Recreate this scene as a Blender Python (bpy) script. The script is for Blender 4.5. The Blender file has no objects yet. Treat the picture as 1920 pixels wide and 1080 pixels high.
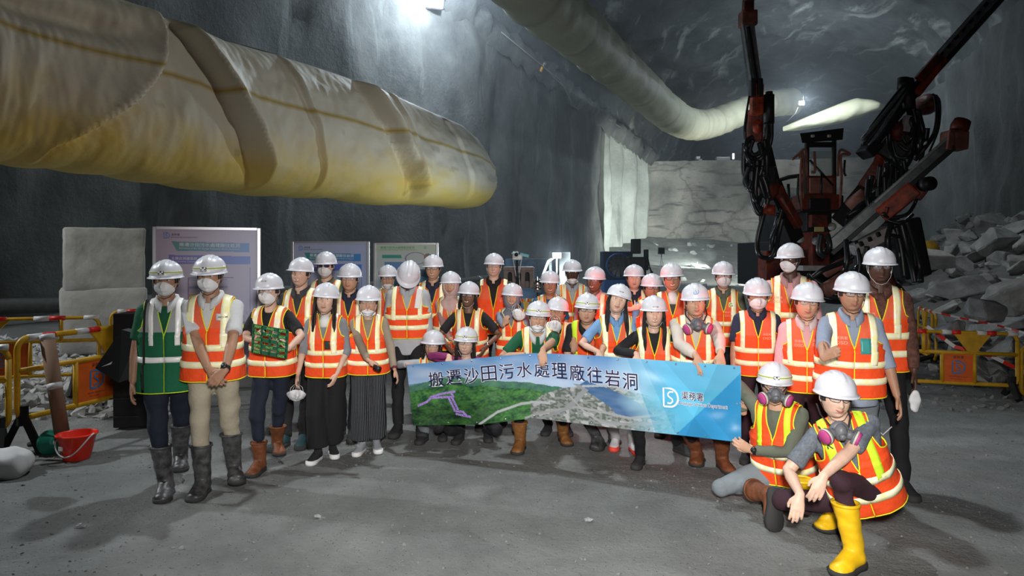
import bpy, bmesh, math, random
import numpy as np
from mathutils import Vector, Matrix, noise
C = bpy.context.scene
COL = C.collection
R = math.radians
PI = math.pi
F = 1280.0            # focal length in pixels of the 1920 wide frame (24 mm on 36 mm)
CAMZ, HOR = 1.83, 480.0
def at(px, py, Y):    # point at depth Y seen at that pixel
    return Vector(((px - 960) / F * Y, Y, CAMZ - (py - HOR) / F * Y))
def gnd(px, py):
    Y = CAMZ * F / (py - HOR)
    return Vector(((px - 960) / F * Y, Y, 0))
# ---------------------------------------------------------------- camera, world, lights, exposure
cam_d = bpy.data.cameras.new('camera'); cam_d.lens = 24; cam_d.sensor_width = 36
cam_d.shift_y = -(540 - HOR) / 1920.0; cam_d.clip_end = 400
cam = bpy.data.objects.new('camera', cam_d); COL.objects.link(cam)
cam.location = (0, 0, CAMZ); cam.rotation_euler = (R(90), 0, 0)
C.camera = cam
w = bpy.data.worlds.new('world'); C.world = w; w.use_nodes = True
w.node_tree.nodes['Background'].inputs[0].default_value = (.55, .75, 1, 1)
w.node_tree.nodes['Background'].inputs[1].default_value = .02
C.view_settings.view_transform = 'Standard'; C.view_settings.look = 'None'
C.view_settings.gamma = 1; C.view_settings.use_curve_mapping = False
C.view_settings.exposure = 0.0
def lamp(name, kind, loc, energy, col=(1, 1, 1), size=.3, target=None, angle=None, blend=.5):
    d = bpy.data.lights.new(name, kind); d.energy = energy; d.color = col
    if kind == 'AREA': d.size = size
    elif kind == 'SPOT': d.shadow_soft_size = size; d.spot_size = R(angle or 100); d.spot_blend = blend
    else: d.shadow_soft_size = size
    o = bpy.data.objects.new(name, d); COL.objects.link(o); o.location = loc
    if target is not None:
        o.rotation_euler = (Vector(target) - Vector(loc)).to_track_quat('-Z', 'Y').to_euler()
    return o
L_WALL = at(806, -6, 31)
L_FAR = at(1503, 193, 45)
L_STAND = at(1044, 479, 15)
COOL = (.76, .89, 1.0)
lamp('wall_floodlight_glow', 'POINT', L_WALL + Vector((1.6, -2.6, -.1)), 3500, COOL, .25)
lamp('far_floodlight_glow', 'POINT', L_FAR + Vector((-.2, -.8, 0)), 1700, COOL, .25)
lamp('stand_floodlight_glow', 'POINT', L_STAND + Vector((0, -.25, 0)), 260, COOL, .08)
lamp('roof_floodlight', 'SPOT', (.4, 8.9, 11.5), 3500, (.90, .97, 1), .25, (0.8, 5.2, 0), 66, .9)
lamp('left_floodlight', 'SPOT', (-9.5, 6.6, 6.4), 1800, (.92, .97, 1), .15, (-.5, 5.0, .3), 66)
lamp('camera_flash', 'SPOT', (.1, -.1, 2.2), 1650, (1, .965, .93), .12, (.55, 6, .35), 82, 1.0)
lamp('duct_fill', 'SPOT', (9.5, 7.5, 7.5), 1150, (1, .97, .9), .25, (-3.6, 11.5, 4.7), 56, .9)  # added lamp out of view, lights the duct from the right
lamp('block_fill', 'SPOT', (-11.5, 7.0, 5.5), 1300, (.95, .98, 1), .2, (-7.2, 11.5, .6), 85, .8)  # unseen fill added to brighten the stacked blocks at left
lamp('rubble_fill', 'SPOT', (5.5, 17, 10.5), 1100, (.92, .97, 1), .2, (12.5, 15.5, 1), 70, .8)  # extra unseen lamp, put in to lift the dark rubble heap
lamp('face_floodlight', 'SPOT', (15.5, 38, 2.6), 5500, (.95, 1, .93), .3, (14.0, 55, 3.2), 100)
lamp('corner_floodlight', 'SPOT', (14.5, 48.5, 1.6), 3600, (.9, 1, .95), .3, (8.2, 55, 4.5), 105)
lamp('heading_floodlight', 'POINT', (23, 68, 13.5), 1000, COOL, .4)
lamp('red_beacon_light', 'POINT', at(1150, 560, 6.9), 11, (1, .02, .03), .04)
lamp('red_beacon_light', 'POINT', at(1408, 612, 5.35), 4.5, (1, .03, .04), .04)
# ---------------------------------------------------------------- materials
MATS = {}
def mat(name, col, rough=.7, metal=0, var=0, vscale=8, bump=0, bscale=30, spec=.4, emit=None, es=1, alpha=1, col2=None, coat=0, stretch=None):
    if name in MATS: return MATS[name]
    m = bpy.data.materials.new(name); m.use_nodes = True; MATS[name] = m
    nt = m.node_tree; b = nt.nodes['Principled BSDF']; L = nt.links
    b.inputs['Base Color'].default_value = (*col, 1); b.inputs['Roughness'].default_value = rough
    b.inputs['Metallic'].default_value = metal; b.inputs['Specular IOR Level'].default_value = spec
    b.inputs['Coat Weight'].default_value = coat
    if alpha < 1: b.inputs['Alpha'].default_value = alpha
    if emit: b.inputs['Emission Color'].default_value = (*emit, 1); b.inputs['Emission Strength'].default_value = es
    if var or bump:
        tc = nt.nodes.new('ShaderNodeTexCoord'); src = tc.outputs['Object']
        if stretch:
            mp = nt.nodes.new('ShaderNodeMapping'); mp.inputs['Scale'].default_value = stretch
            L.new(src, mp.inputs[0]); src = mp.outputs[0]
    if var:
        n = nt.nodes.new('ShaderNodeTexNoise'); n.inputs['Scale'].default_value = vscale; n.inputs['Detail'].default_value = 6
        n.inputs['Roughness'].default_value = .62
        L.new(src, n.inputs['Vector'])
        r = nt.nodes.new('ShaderNodeValToRGB')
        c2 = col2 or tuple(c * (1 - var) for c in col)
        r.color_ramp.elements[0].position = .36; r.color_ramp.elements[1].position = .64
        r.color_ramp.elements[0].color = (*c2, 1); r.color_ramp.elements[1].color = (*col, 1)
        L.new(n.outputs['Fac'], r.inputs[0]); L.new(r.outputs[0], b.inputs['Base Color'])
    if bump:
        n2 = nt.nodes.new('ShaderNodeTexNoise'); n2.inputs['Scale'].default_value = bscale; n2.inputs['Detail'].default_value = 5
        L.new(src, n2.inputs['Vector'])
        bp = nt.nodes.new('ShaderNodeBump'); bp.inputs['Strength'].default_value = bump; bp.inputs['Distance'].default_value = .05
        L.new(n2.outputs['Fac'], bp.inputs['Height']); L.new(bp.outputs[0], b.inputs['Normal'])
    return m
# ---------------------------------------------------------------- mesh helper
class MB:
    def __init__(s): s.v = []; s.f = []; s.m = []; s.n = 0
    def add(s, vs, fs, mi=0):
        k = len(s.v); s.v.extend([tuple(p) for p in vs]); s.f.extend([tuple(i + k for i in f) for f in fs]); s.m.extend([mi] * len(fs)); return s
    def box(s, c, size, rot=None, mi=0, taper=1.0, bev=0):
        sx, sy, sz = [a / 2 for a in size]
        bm = bmesh.new(); bmesh.ops.create_cube(bm, size=1)
        for v in bm.verts:
            t = taper if v.co.z > 0 else 1
            v.co = Vector((v.co.x * 2 * sx * t, v.co.y * 2 * sy * t, v.co.z * 2 * sz))
        if bev: bmesh.ops.bevel(bm, geom=list(bm.edges), offset=bev, segments=2, affect='EDGES', profile=.6)
        M = Matrix.Translation(Vector(c)) @ (rot.to_4x4() if rot is not None else Matrix.Identity(4))
        bm.verts.index_update()
        s.add([M @ v.co for v in bm.verts], [[v.index for v in f.verts] for f in bm.faces], mi); bm.free(); return s
    def loft(s, rings, closed=True, cap=True, mi=0):
        n = len(rings[0]); vs = [p for r in rings for p in r]; fs = []
        for i in range(len(rings) - 1):
            for j in range(n if closed else n - 1):
                a = i * n + j; b = i * n + (j + 1) % n
                fs.append((a, b, b + n, a + n))
        if cap and closed:
            fs.append(tuple(reversed(range(n)))); fs.append(tuple(range((len(rings) - 1) * n, len(rings) * n)))
        return s.add(vs, fs, mi)
    def tube(s, pts, r, n=8, mi=0, flat=None, up=None, cap=True):
        pts = [Vector(p) for p in pts]; k = len(pts)
        rs = r if isinstance(r, (list, tuple)) else [r] * k
        rings = []; prev = None
        for i in range(k):
            t = (pts[min(i + 1, k - 1)] - pts[max(i - 1, 0)])
            t = t.normalized() if t.length > 1e-9 else Vector((0, 0, 1))
            if prev is None:
                u = Vector(up) if up is not None else (Vector((0, 0, 1)) if abs(t.z) < .9 else Vector((1, 0, 0)))
            else: u = prev
            u = (u - t * u.dot(t))
            u = u.normalized() if u.length > 1e-6 else t.orthogonal().normalized()
            prev = u; wv = t.cross(u)
            ri = rs[i]; ra, rb = (ri if isinstance(ri, (list, tuple)) else (ri, ri * (flat or 1)))
            rings.append([pts[i] + wv * (math.cos(2 * PI * j / n) * ra) + u * (math.sin(2 * PI * j / n) * rb) for j in range(n)])
        return s.loft(rings, mi=mi, cap=cap)
    def cyl(s, a, b, r, n=12, r2=None, mi=0): return s.tube([a, b], [r, r if r2 is None else r2], n, mi)
    def ell(s, c, rad, rot=None, nu=14, nv=9, mi=0):
        rings = []
        for i in range(1, nv):
            ph = PI * i / nv - PI / 2
            rings.append([Vector((math.cos(ph) * math.cos(2 * PI * j / nu) * rad[0], math.cos(ph) * math.sin(2 * PI * j / nu) * rad[1], math.sin(ph) * rad[2])) for j in range(nu)])
        M = Matrix.Translation(Vector(c)) @ (rot.to_4x4() if rot is not None else Matrix.Identity(4))
        vs = [M @ p for r_ in rings for p in r_]; k = len(rings)
        fs = [(i * nu + j, i * nu + (j + 1) % nu, (i + 1) * nu + (j + 1) % nu, (i + 1) * nu + j) for i in range(k - 1) for j in range(nu)]
        vs += [M @ Vector((0, 0, -rad[2])), M @ Vector((0, 0, rad[2]))]; a = k * nu
        fs += [(a, (j + 1) % nu, j) for j in range(nu)] + [(a + 1, (k - 1) * nu + j, (k - 1) * nu + (j + 1) % nu) for j in range(nu)]
        return s.add(vs, fs, mi)
    def lathe(s, prof, c=(0, 0, 0), n=24, rot=None, mi=0, cap=False):
        M = Matrix.Translation(Vector(c)) @ (rot.to_4x4() if rot is not None else Matrix.Identity(4))
        return s.loft([[M @ Vector((r_ * math.cos(2 * PI * j / n), r_ * math.sin(2 * PI * j / n), z)) for j in range(n)] for r_, z in prof], mi=mi, cap=cap)
    def grid(s, P, mi=0, mifn=None, skip=None):     # P: rows of points
        n = len(P[0]); k = len(s.v)
        s.v.extend([tuple(p) for r_ in P for p in r_])
        for i in range(len(P) - 1):
            for j in range(n - 1):
                if skip and skip(i, j): continue
                s.f.append((k + i * n + j, k + i * n + j + 1, k + (i + 1) * n + j + 1, k + (i + 1) * n + j)); s.m.append(mifn(i, j) if mifn else mi)
        return s
    def mesh(s, name, mats, smooth=True):
        me = bpy.data.meshes.new(name); me.from_pydata(s.v, [], s.f)
        for m_ in (mats if isinstance(mats, (list, tuple)) else [mats]): me.materials.append(m_)
        if any(s.m): me.polygons.foreach_set('material_index', s.m)
        if smooth: me.polygons.foreach_set('use_smooth', [True] * len(me.polygons))
        me.update(); return me
    def build(s, name, mats, parent=None, smooth=True, sharp=None, origin=None, fix=False):
        if origin is not None or parent is not None:
            o_ = Vector(origin) if origin is not None else wloc(parent)
            s.v = [(p[0] - o_[0], p[1] - o_[1], p[2] - o_[2]) for p in s.v]
        me = s.mesh(name, mats, smooth)
        if fix:
            bm = bmesh.new(); bm.from_mesh(me); bmesh.ops.recalc_face_normals(bm, faces=bm.faces); bm.to_mesh(me); bm.free()
        if sharp: me.set_sharp_from_angle(angle=R(sharp))
        o = link(name, me, parent)
        if origin is not None and parent is None: o.location = origin
        return o
def wloc(o):
    p = Vector((0, 0, 0))
    while o is not None: p += o.location; o = o.parent
    return p
def link(name, data, parent=None, M=None):
    o = bpy.data.objects.new(name, data); COL.objects.link(o)
    if parent is not None: o.parent = parent
    if M is not None: o.matrix_local = M
    return o
def tag(o, label=None, cat=None, group=None, kind=None):
    if label: o['label'] = label
    if cat: o['category'] = cat
    if group: o['group'] = group
    if kind: o['kind'] = kind
    return o
def thing(name, loc, label, cat, group=None):
    o = bpy.data.objects.new(name, None); o.empty_display_size = .1; COL.objects.link(o); o.location = loc
    return tag(o, label, cat, group)
def solid(o, t=.004, off=0):
    m = o.modifiers.new('thickness', 'SOLIDIFY'); m.thickness = t; m.offset = off; return o
def remesh(mb, voxel, smooth=2, name='tmp'):
    me = bpy.data.meshes.new(name); me.from_pydata(mb.v, [], mb.f); me.update()
    bm = bmesh.new(); bm.from_mesh(me); bmesh.ops.recalc_face_normals(bm, faces=bm.faces); bm.to_mesh(me); bm.free()
    o = bpy.data.objects.new('tmp', me); COL.objects.link(o)
    r = o.modifiers.new('r', 'REMESH'); r.mode = 'VOXEL'; r.voxel_size = voxel; r.use_smooth_shade = True
    if smooth: sm = o.modifiers.new('s', 'SMOOTH'); sm.iterations = smooth; sm.factor = .5
    dg = bpy.context.evaluated_depsgraph_get()
    out = bpy.data.meshes.new_from_object(o.evaluated_get(dg)); out.name = name
    bpy.data.objects.remove(o); bpy.data.meshes.remove(me)
    return out
def wrinkle(me, amp, scale, stretch=(1, 1, 1), seed=0):
    n = len(me.vertices); co = np.empty(n * 3); me.vertices.foreach_get('co', co); co = co.reshape(-1, 3)
    no = np.empty(n * 3); me.vertices.foreach_get('normal', no); no = no.reshape(-1, 3)
    st = np.array(stretch) * scale; off = np.array([seed * 7.3, seed * 3.1, seed * 1.7])
    q = co * st + off
    d = np.array([noise.noise(Vector(p)) for p in q])
    d = 1 - 2 * np.abs(d) if False else d
    co += no * (d * amp)[:, None]
    me.vertices.foreach_set('co', co.ravel()); me.update()
CURVE_CACHE = {}
def text_geo(txt, size=1.0, bold=0.0):    # flat glyph mesh in xy, origin at the centre; returns verts, faces, width
    key = (txt, bold)
    if key not in CURVE_CACHE:
        cu = bpy.data.curves.new('t', 'FONT'); cu.body = txt; cu.size = 1; cu.align_x = 'CENTER'; cu.align_y = 'CENTER'; cu.offset = bold
        cu.resolution_u = 3
        o = bpy.data.objects.new('t', cu); COL.objects.link(o)
        dg = bpy.context.evaluated_depsgraph_get()
        me = bpy.data.meshes.new_from_object(o.evaluated_get(dg))
        vs = [tuple(v.co) for v in me.vertices]; fs = [tuple(p.vertices) for p in me.polygons]
        bpy.data.objects.remove(o); bpy.data.meshes.remove(me); bpy.data.curves.remove(cu)
        CURVE_CACHE[key] = (vs, fs)
    vs, fs = CURVE_CACHE[key]
    return [(x * size, y * size) for x, y, _ in vs], fs
def text_on(mb, fn, txt, cx, cy, width, height=None, mi=0, bold=0.0, size=None):
    """lay text with fn(x, y) -> world point; width/height of its box in fn's units"""
    vs, fs = text_geo(txt, 1, bold)
    if not vs: return
    xs = [v[0] for v in vs]; ys = [v[1] for v in vs]; w_ = max(xs) - min(xs); h_ = max(ys) - min(ys)
    sx = width / w_; sy = (height / h_) if height else sx; mx = (max(xs) + min(xs)) / 2; my = (max(ys) + min(ys)) / 2
    mb.add([fn(cx + (x - mx) * sx, cy + (y - my) * sy) for x, y in vs], fs, mi)
def logo_ds(mb, fn, cx, cy, h, mi=0):      # the D with an S band inside
    def band(pts, w_):
        n = len(pts); L_, R_ = [], []
        for i in range(n):
            a = pts[max(i - 1, 0)]; b = pts[min(i + 1, n - 1)]; dx, dy = b[0] - a[0], b[1] - a[1]; l = math.hypot(dx, dy) or 1
            nx, ny = -dy / l * w_ / 2, dx / l * w_ / 2
            L_.append(fn(cx + (pts[i][0] + nx) * h, cy + (pts[i][1] + ny) * h)); R_.append(fn(cx + (pts[i][0] - nx) * h, cy + (pts[i][1] - ny) * h))
        mb.grid([L_, R_], mi)
    D = [(-.42, -.5), (-.42, .5), (-.05, .5)] + [(-.05 + .5 * math.sin(t), .5 * math.cos(t)) for t in np.linspace(0.1, PI - .1, 14)] + [(-.05, -.5), (-.42, -.5)]
    band(D, .10)
    S = [(-.2, -.3), (-.02, -.32), (.12, -.2), (.1, -.08), (-.02, 0), (-.14, .08), (-.16, .2), (-.05, .32), (.16, .32)]
    band(S, .09)
# ---------------------------------------------------------------- people
SKIN = {'a': (.56, .33, .22), 'b': (.42, .23, .145), 'c': (.19, .10, .065), 'd': (.085, .045, .032), 'e': (.68, .44, .33)}
def skin_mat(k):
    m = mat('skin_' + k, SKIN[k], .5, var=.14, vscale=14, bump=.05, bscale=60, spec=.4)
    m.node_tree.nodes['Principled BSDF'].inputs['Subsurface Weight'].default_value = .06
    return m
M_eye = mat('eye_white', (.72, .70, .68), .25); M_iris = mat('iris_dark', (.015, .01, .008), .15)
M_hair = mat('black_hair', (.012, .010, .010), .38, bump=.5, bscale=90, stretch=(6, 6, 1))
M_lip = mat('lips', (.36, .10, .085), .4); M_lipd = mat('dark_lips', (.13, .045, .04), .4); M_teeth = mat('teeth', (.8, .78, .72), .25)
M_helmet = mat('white_helmet_shell', (.64, .65, .70), .38, spec=.45, coat=.12)
M_black = mat('black_plastic', (.014, .014, .015), .45); M_blackm = mat('black_strap', (.02, .02, .02), .8)
M_white_strap = mat('white_strap', (.6, .6, .6), .7)
M_lens = mat('clear_lens', (.55, .6, .65), .05, alpha=.22); M_frame = mat('spectacle_frame', (.02, .018, .018), .25)
M_wire = mat('thin_wire_frame', (.12, .09, .07), .25, metal=.6)
M_darklens = mat('tinted_lens', (.03, .02, .05), .06, spec=.8)
M_mask = mat('white_mask', (.74, .75, .77), .85, bump=.05, bscale=60)
M_resp = mat('grey_respirator_rubber', (.13, .135, .15), .45); M_resp2 = mat('pale_filter_rim', (.52, .54, .44), .6)
M_magenta = mat('magenta_filter', (.42, .05, .20), .6); M_chrome = mat('chrome', (.6, .62, .65), .18, metal=1)
M_lampglass = mat('headlamp_glass', (.75, .78, .8), .12, spec=.9)
M_orange = mat('orange_vest_cloth', (.93, .085, .012), .75, var=.12, vscale=5, bump=.3, bscale=14)
M_orange2 = mat('orange_vest_mesh', (.80, .13, .055), .8, var=.15, vscale=5, bump=.2, bscale=120)
M_yellow = mat('lime_yellow_tape', (.88, .80, .02), .6)
M_lime = mat('lime_tape', (.62, .86, .03), .6)
M_refl = mat('silver_reflective_tape', (.98, .97, .82), .38, var=.3, vscale=30, col2=(.99, .93, .38), spec=.6)
M_silver = mat('silver_tape', (.95, .95, .92), .35, spec=.7)
M_soleM = mat('dark_rubber_sole', (.03, .03, .03), .8); M_sole_w = mat('white_rubber_sole', (.7, .7, .7), .7)
M_lace = mat('white_lace', (.7, .7, .7), .8)

HRX, HRY, HRZ = .0795, .098, .118
def head_dims(c):        # half width and half depth at height c (-1..1)
    if c < 0:
        k = (-c) ** 1.4
        return HRX * (1 - .13 * k), HRY * (1 - .05 * k)
    return HRX, HRY
def face_bumps(x, z):
    ax = abs(x)
    y = .027 * math.exp(-(x / .0105) ** 2) * (max(0, 1 - abs((z + .030) / .047)) ** .8 if z < .02 else 0)   # nose bridge
    y += .011 * math.exp(-((ax - .010) / .008) ** 2 - ((z + .034) / .010) ** 2)
    y -= .013 * math.exp(-((ax - .031) / .017) ** 2 - ((z - .012) / .013) ** 2)
    y += .006 * math.exp(-((ax - .028) / .024) ** 2 - ((z - .036) / .009) ** 2)
    y += .007 * math.exp(-((ax - .045) / .02) ** 2 - ((z + .022) / .02) ** 2)
    y += .006 * math.exp(-(x / .024) ** 2 - ((z + .064) / .010) ** 2)
    y -= .004 * math.exp(-(x / .03) ** 2 - ((z + .083) / .007) ** 2)
    y += .012 * math.exp(-(x / .024) ** 2 - ((z + .103) / .016) ** 2)
    return y
def face_y(x, z, off=0):   # forward distance of the face surface
    c = max(-.97, min(.97, z / (HRZ + off))); rx, ry = head_dims(c); rx += off; ry += off
    q = 1 - (x / rx) ** 2 - c * c
    p = 2.35
    q = max(.0, 1 - abs(x / rx) ** p - abs(c) ** 2.5)
    return ry * q ** (1 / 2.2) + face_bumps(x, z)
def head_grid(mb, M, nu=72, nv=50, off=0):
    rings = []
    for i in range(1, nv):
        c = math.cos(PI * i / nv); sc = (1 - abs(c) ** 2.5) ** (1 / 2.35)
        rx, ry = head_dims(c); rx += off; ry += off; ring = []
        for j in range(nu):
            t = 2 * PI * j / nu
            a, b = math.sin(t), math.cos(t)
            x = rx * sc * a * (abs(a) ** -.06 if a else 1); yb = ry * (1 - abs(c) ** 2.5) ** (1 / 2.2) * b
            z = c * (HRZ + off)
            if b > 0: yb += face_bumps(x, z) * min(1, b * 3)
            elif c < -.15: yb *= 1 - .55 * min(1, (-c - .15) / .6)
            ring.append(M @ Vector((x, -yb, z)))
        rings.append(ring)
    mb.loft(rings)
def eye_mesh():
    mb = MB(); mb.ell((0, 0, 0), (.0160, .009, .0075), nu=16, nv=8, mi=0); mb.ell((0, -.0048, -.0002), (.0066, .0046, .0066), nu=12, nv=8, mi=1)
    return mb.mesh('eye', [M_eye, M_iris])
def brow_mesh():
    mb = MB(); mb.tube([(-.017, .004, -.003), (-.008, -.001, .001), (.004, -.003, .0025), (.017, .003, -.002)], [.0016, .003, .0034, .0012], 6)
    return mb.mesh('eyebrow', M_hair)
def mouth_mesh(smile, dark):
    mb = MB(); n = 9; w_ = .027 if smile else .022; k = .009 if smile else .001
    def row(zo, r_):
        pts = []; rr = []
        for i in range(n):
            u = -1 + 2 * i / (n - 1); x = u * w_
            pts.append((x, -(face_y(x, -.064) + .0005), -.064 + k * u * u * 1.2 + zo * (1 - u * u))); rr.append(r_ * (1 - .75 * u * u))
        return pts, rr
    gap = .0065 if smile == 2 else .0023
    a, r1 = row(gap * .6, .0034); mb.tube(a, r1, 6); b, r2 = row(-gap, .0040); mb.tube(b, r2, 6)
    if smile == 2:
        P = []
        for zo in (.0055, -.0045):
            P.append([( -1 * w_ * .85 + 2 * w_ * .85 * i / 8, -(face_y(0, -.064) - .0015 - 0.006 * (abs(-1 + i / 4)) ** 2), -.064 + k * (-1 + i / 4) ** 2 + zo * (1 - (-1 + i / 4) ** 2 * .8)) for i in range(9)])
        mb.grid(P, 1)
    return mb.mesh('mouth', [M_lipd if dark else M_lip, M_teeth])
ME_eye, ME_brow = eye_mesh(), brow_mesh()
ME_mouth = {(s, d): mouth_mesh(s, d) for s in (0, 1, 2) for d in (0, 1)}
# helmet --------------------------------------------------------------
HZ = .046   # rim height above the head centre
def helmet_meshes():
    mb = MB(); nu, nv = 72, 22; P = []
    ax, ay, az = .114, .136, .110
    for i in range(nv + 1):
        ph = (PI / 2) * i / nv; row = []
        for j in range(nu + 1):
            t = 2 * PI * j / nu; s_, c_ = math.sin(ph), math.cos(ph)
            rr = s_ ** .86
            x = ax * rr * math.sin(t); y = -ay * rr * math.cos(t); z = HZ + az * c_ ** .92
            r3 = 0
            if abs(x) < .06 and c_ > .35:
                for cx_ in (0,):
                    r3 += .0085 * (1 / (1 + math.exp((abs(x) - .024) / .0022))) * min(1, (c_ - .35) * 4) * (1 if y < .02 else 1)
                for cx_ in (-.043, .043):
                    r3 += .005 * math.exp(-((x - cx_) / .006) ** 2) * (1 / (1 + math.exp(-(y + .045) / .01))) * min(1, (c_ - .35) * 4)
            z += r3; row.append((x, y, z))
        P.append(row)
    # brim: down a little, then out
    for k, (e, dz) in enumerate(((.004, -.010), (.010, -.014), (.012, -.018), (.008, -.019))):
        row = []
        for j in range(nu + 1):
            t = 2 * PI * j / nu; fr = max(0, math.cos(t)) ** 1.5
            ex = e * (1 + (3.0 * fr if k else 0))
            row.append(((ax + ex * .8) * math.sin(t), -(ay + ex) * math.cos(t), HZ + dz - .004 * fr * (k > 0)))
        P.append(row)
    mb.grid(P)
    # inside
    Q = [[(p[0] * .955, p[1] * .955, p[2] - .006) for p in P[i]] for i in (3, 10, 16, nv)] + [P[-1]]
    mb.grid([list(reversed(r_)) for r_ in Q])
    shell = mb.mesh('helmet', M_helmet)
    vm = MB()
    for i in range(4):
        x = -.0165 + i * .011; z = HZ + .074
        y = -ay * math.sqrt(max(0, 1 - ((z - HZ) / az) ** 2)) * .985 - .0115
        vm.ell((x, y, z), (.0028, .003, .0016), nu=8, nv=5)
    vents = vm.mesh('vent_mark', mat('vent_grey', (.25, .26, .28), .6))
    hm = MB()  # headlamp strap
    def ringp(t, z, o=.0035):
        c_ = min(1, (z - HZ) / az); rr = math.cos(math.asin(max(0, c_))) ** .95
        return Vector(((ax * rr + o) * math.sin(t), -(ay * rr + o) * math.cos(t), z))
    N = 48
    for zc, hw, mi in ((.025, .0105, 0), (.025, .0045, 1)):
        rows = []
        for z in (HZ + zc - hw, HZ + zc + hw):
            rows.append([ringp(2 * PI * j / N, z, .003 + .002 * mi) for j in range(N + 1)])
        hm.grid(rows, 0, mifn=(lambda i, j: 1 if (j < 13 or j > N - 14) else 0) if mi == 0 else (lambda i, j: 2 if (j < 13 or j > N - 14) else 0))
    strap = hm.mesh('headlamp_strap', [M_blackm, mat('pale_strap', (.8, .82, .72), .6), mat('olive_strap', (.35, .40, .08), .6)])
    lm = MB(); p = ringp(0, HZ + .027, .010)
    lm.box(p, (.040, .018, .020), mi=0, bev=.004)
    for dx, dz, r_ in ((-.012, .003, .007), (.012, .003, .007), (0, -.008, .008)):
        lm.cyl(p + Vector((dx, -.004, dz)), p + Vector((dx, -.014, dz)), r_, 12, mi=1)
    lampm = lm.mesh('headlamp', [M_black, M_lampglass], smooth=False)
    st = MB()
    for sx in (-1, 1):
        st.tube([(sx * .088, -.02, HZ + .0), (sx * .083, -.02, -.03), (sx * .070, -.035, -.075), (sx * .036, -.062, -.118), (0, -.072, -.130)], .0035, 6, flat=.45)
        st.tube([(sx * .086, .05, HZ + .0), (sx * .084, .015, -.02), (sx * .080, -.015, -.045)], .0035, 6, flat=.45)
    return shell, vents, strap, lampm, st
ME_helmet, ME_vents, ME_strap, ME_lamp, _st = helmet_meshes()
ME_chin_b = _st.mesh('chin_strap', M_blackm); ME_chin_w = _st.mesh('chin_strap', M_white_strap)
def mask_mesh(kind):
    mb = MB(); P = []; nu, nv = 24, 16
    for i in range(nv + 1):
        v = -1 + 2 * i / nv; row = []
        for j in range(nu + 1):
            u = -1 + 2 * j / nu
            zc, hz = (-.056, .056) if kind == 'full' else (-.100, .036)
            wx = (.070 if kind != 'full' else .072) * (1 - .42 * abs(v) ** 2.2)
            x = u * wx; z = zc + hz * v * (1 - .22 * u * u)
            y = face_y(x * .86, max(z, -.108), 0) * (1 if z > -.108 else 1) + .004
            fold = .022 * (1 - abs(u) ** 1.6) * (1 - abs(v) ** 2.5) + (.008 * math.exp(-(u / .12) ** 2) * (1 - v * v) if kind == 'full' else 0)
            row.append((x, -(y + fold * (1 if kind == 'full' else .8)), z))
        P.append(row)
    mb.grid(P)
    me = mb.mesh('face_mask', M_mask); loops = []
    for sx in (-1, 1):
        ms = MB()
        for v in (-.5, .6):
            zc, hz = (-.056, .056) if kind == 'full' else (-.100, .036)
            ms.tube([(sx * .062, -(face_y(.05, zc + hz * v * .7) + .003), zc + hz * v * .7), (sx * .078, -.03, -.02), (sx * .082, .002, .0)], .0013, 5)
        loops.append(ms.mesh('ear_loop', M_mask))
    return me, loops
ME_mask = {k: mask_mesh(k) for k in ('full', 'chin')}
def glasses_mesh(kind):
    mb = MB(); lens = MB()
    w_, h_ = (.0255, .017) if kind != 'safety' else (.031, .020)
    r_ = .0019 if kind == 'thick' else (.0010 if kind == 'wire' else .0014)
    for sx in (-1, 1):
        pts = []
        for i in range(21):
            t = 2 * PI * i / 20; c_, s_ = math.cos(t), math.sin(t)
            x = sx * .032 + w_ * math.copysign(abs(c_) ** .75, c_); z = .008 + h_ * math.copysign(abs(s_) ** .75, s_)
            pts.append((x, -(.098 - 1.2 * max(0, abs(x) - .02) ** 1.4 * 3), z))
        mb.tube(pts, r_, 6)
        lens.add(pts[:20], [tuple(range(20))])
        mb.tube([(sx * .059, -.084, .013), (sx * .080, -.04, .012), (sx * .084, .005, .004)], r_ * 1.1, 6)
    mb.tube([(-.007, -.098, .011), (0, -.1, .014), (.007, -.098, .011)], r_, 6)
    return mb.mesh('glasses', M_wire if kind == 'wire' else M_frame), lens.mesh('lens', M_darklens if kind == 'dark' else M_lens, smooth=False)
ME_glass = {k: glasses_mesh(k) for k in ('thick', 'wire', 'safety', 'dark')}
def respirator_parts():
    mb = MB()
    mb.ell((0, -.125, -.055), (.036, .040, .050), nu=20, nv=12); mb.ell((0, -.098, -.055), (.055, .03, .055), nu=20, nv=12)
    mb.cyl((0, -.15, -.062), (0, -.176, -.070), .020, 16, .017)
    for sx in (-1, 1): mb.cyl((sx * .03, -.12, -.06), (sx * .068, -.128, -.075), .026, 16)
    body = mb.mesh('respirator_body', M_resp)
    filt = []
    for sx in (-1, 1):
        fm = MB(); d = Vector((sx * .80, -.50, -.22)).normalized(); c = Vector((sx * .066, -.130, -.076))
        fm.cyl(c, c + d * .014, .044, 24, .046, mi=0); fm.cyl(c + d * .014, c + d * .024, .046, 24, .045, mi=1); fm.cyl(c + d * .024, c + d * .040, .044, 24, .036, mi=2)
        filt.append(fm.mesh('respirator_filter', [M_resp, M_resp2, M_magenta]))
    straps = []
    for sx in (-1, 1):
        sm = MB()
        sm.tube([(sx * .05, -.10, -.03), (sx * .082, -.03, .0), (sx * .08, .06, .03)], .006, 6, flat=.3)
        sm.tube([(sx * .05, -.10, -.075), (sx * .075, -.02, -.09), (sx * .06, .07, -.1)], .006, 6, flat=.3)
        straps.append(sm.mesh('respirator_strap', M_blackm))
    return body, filt, straps
ME_resp = respirator_parts()
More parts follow.
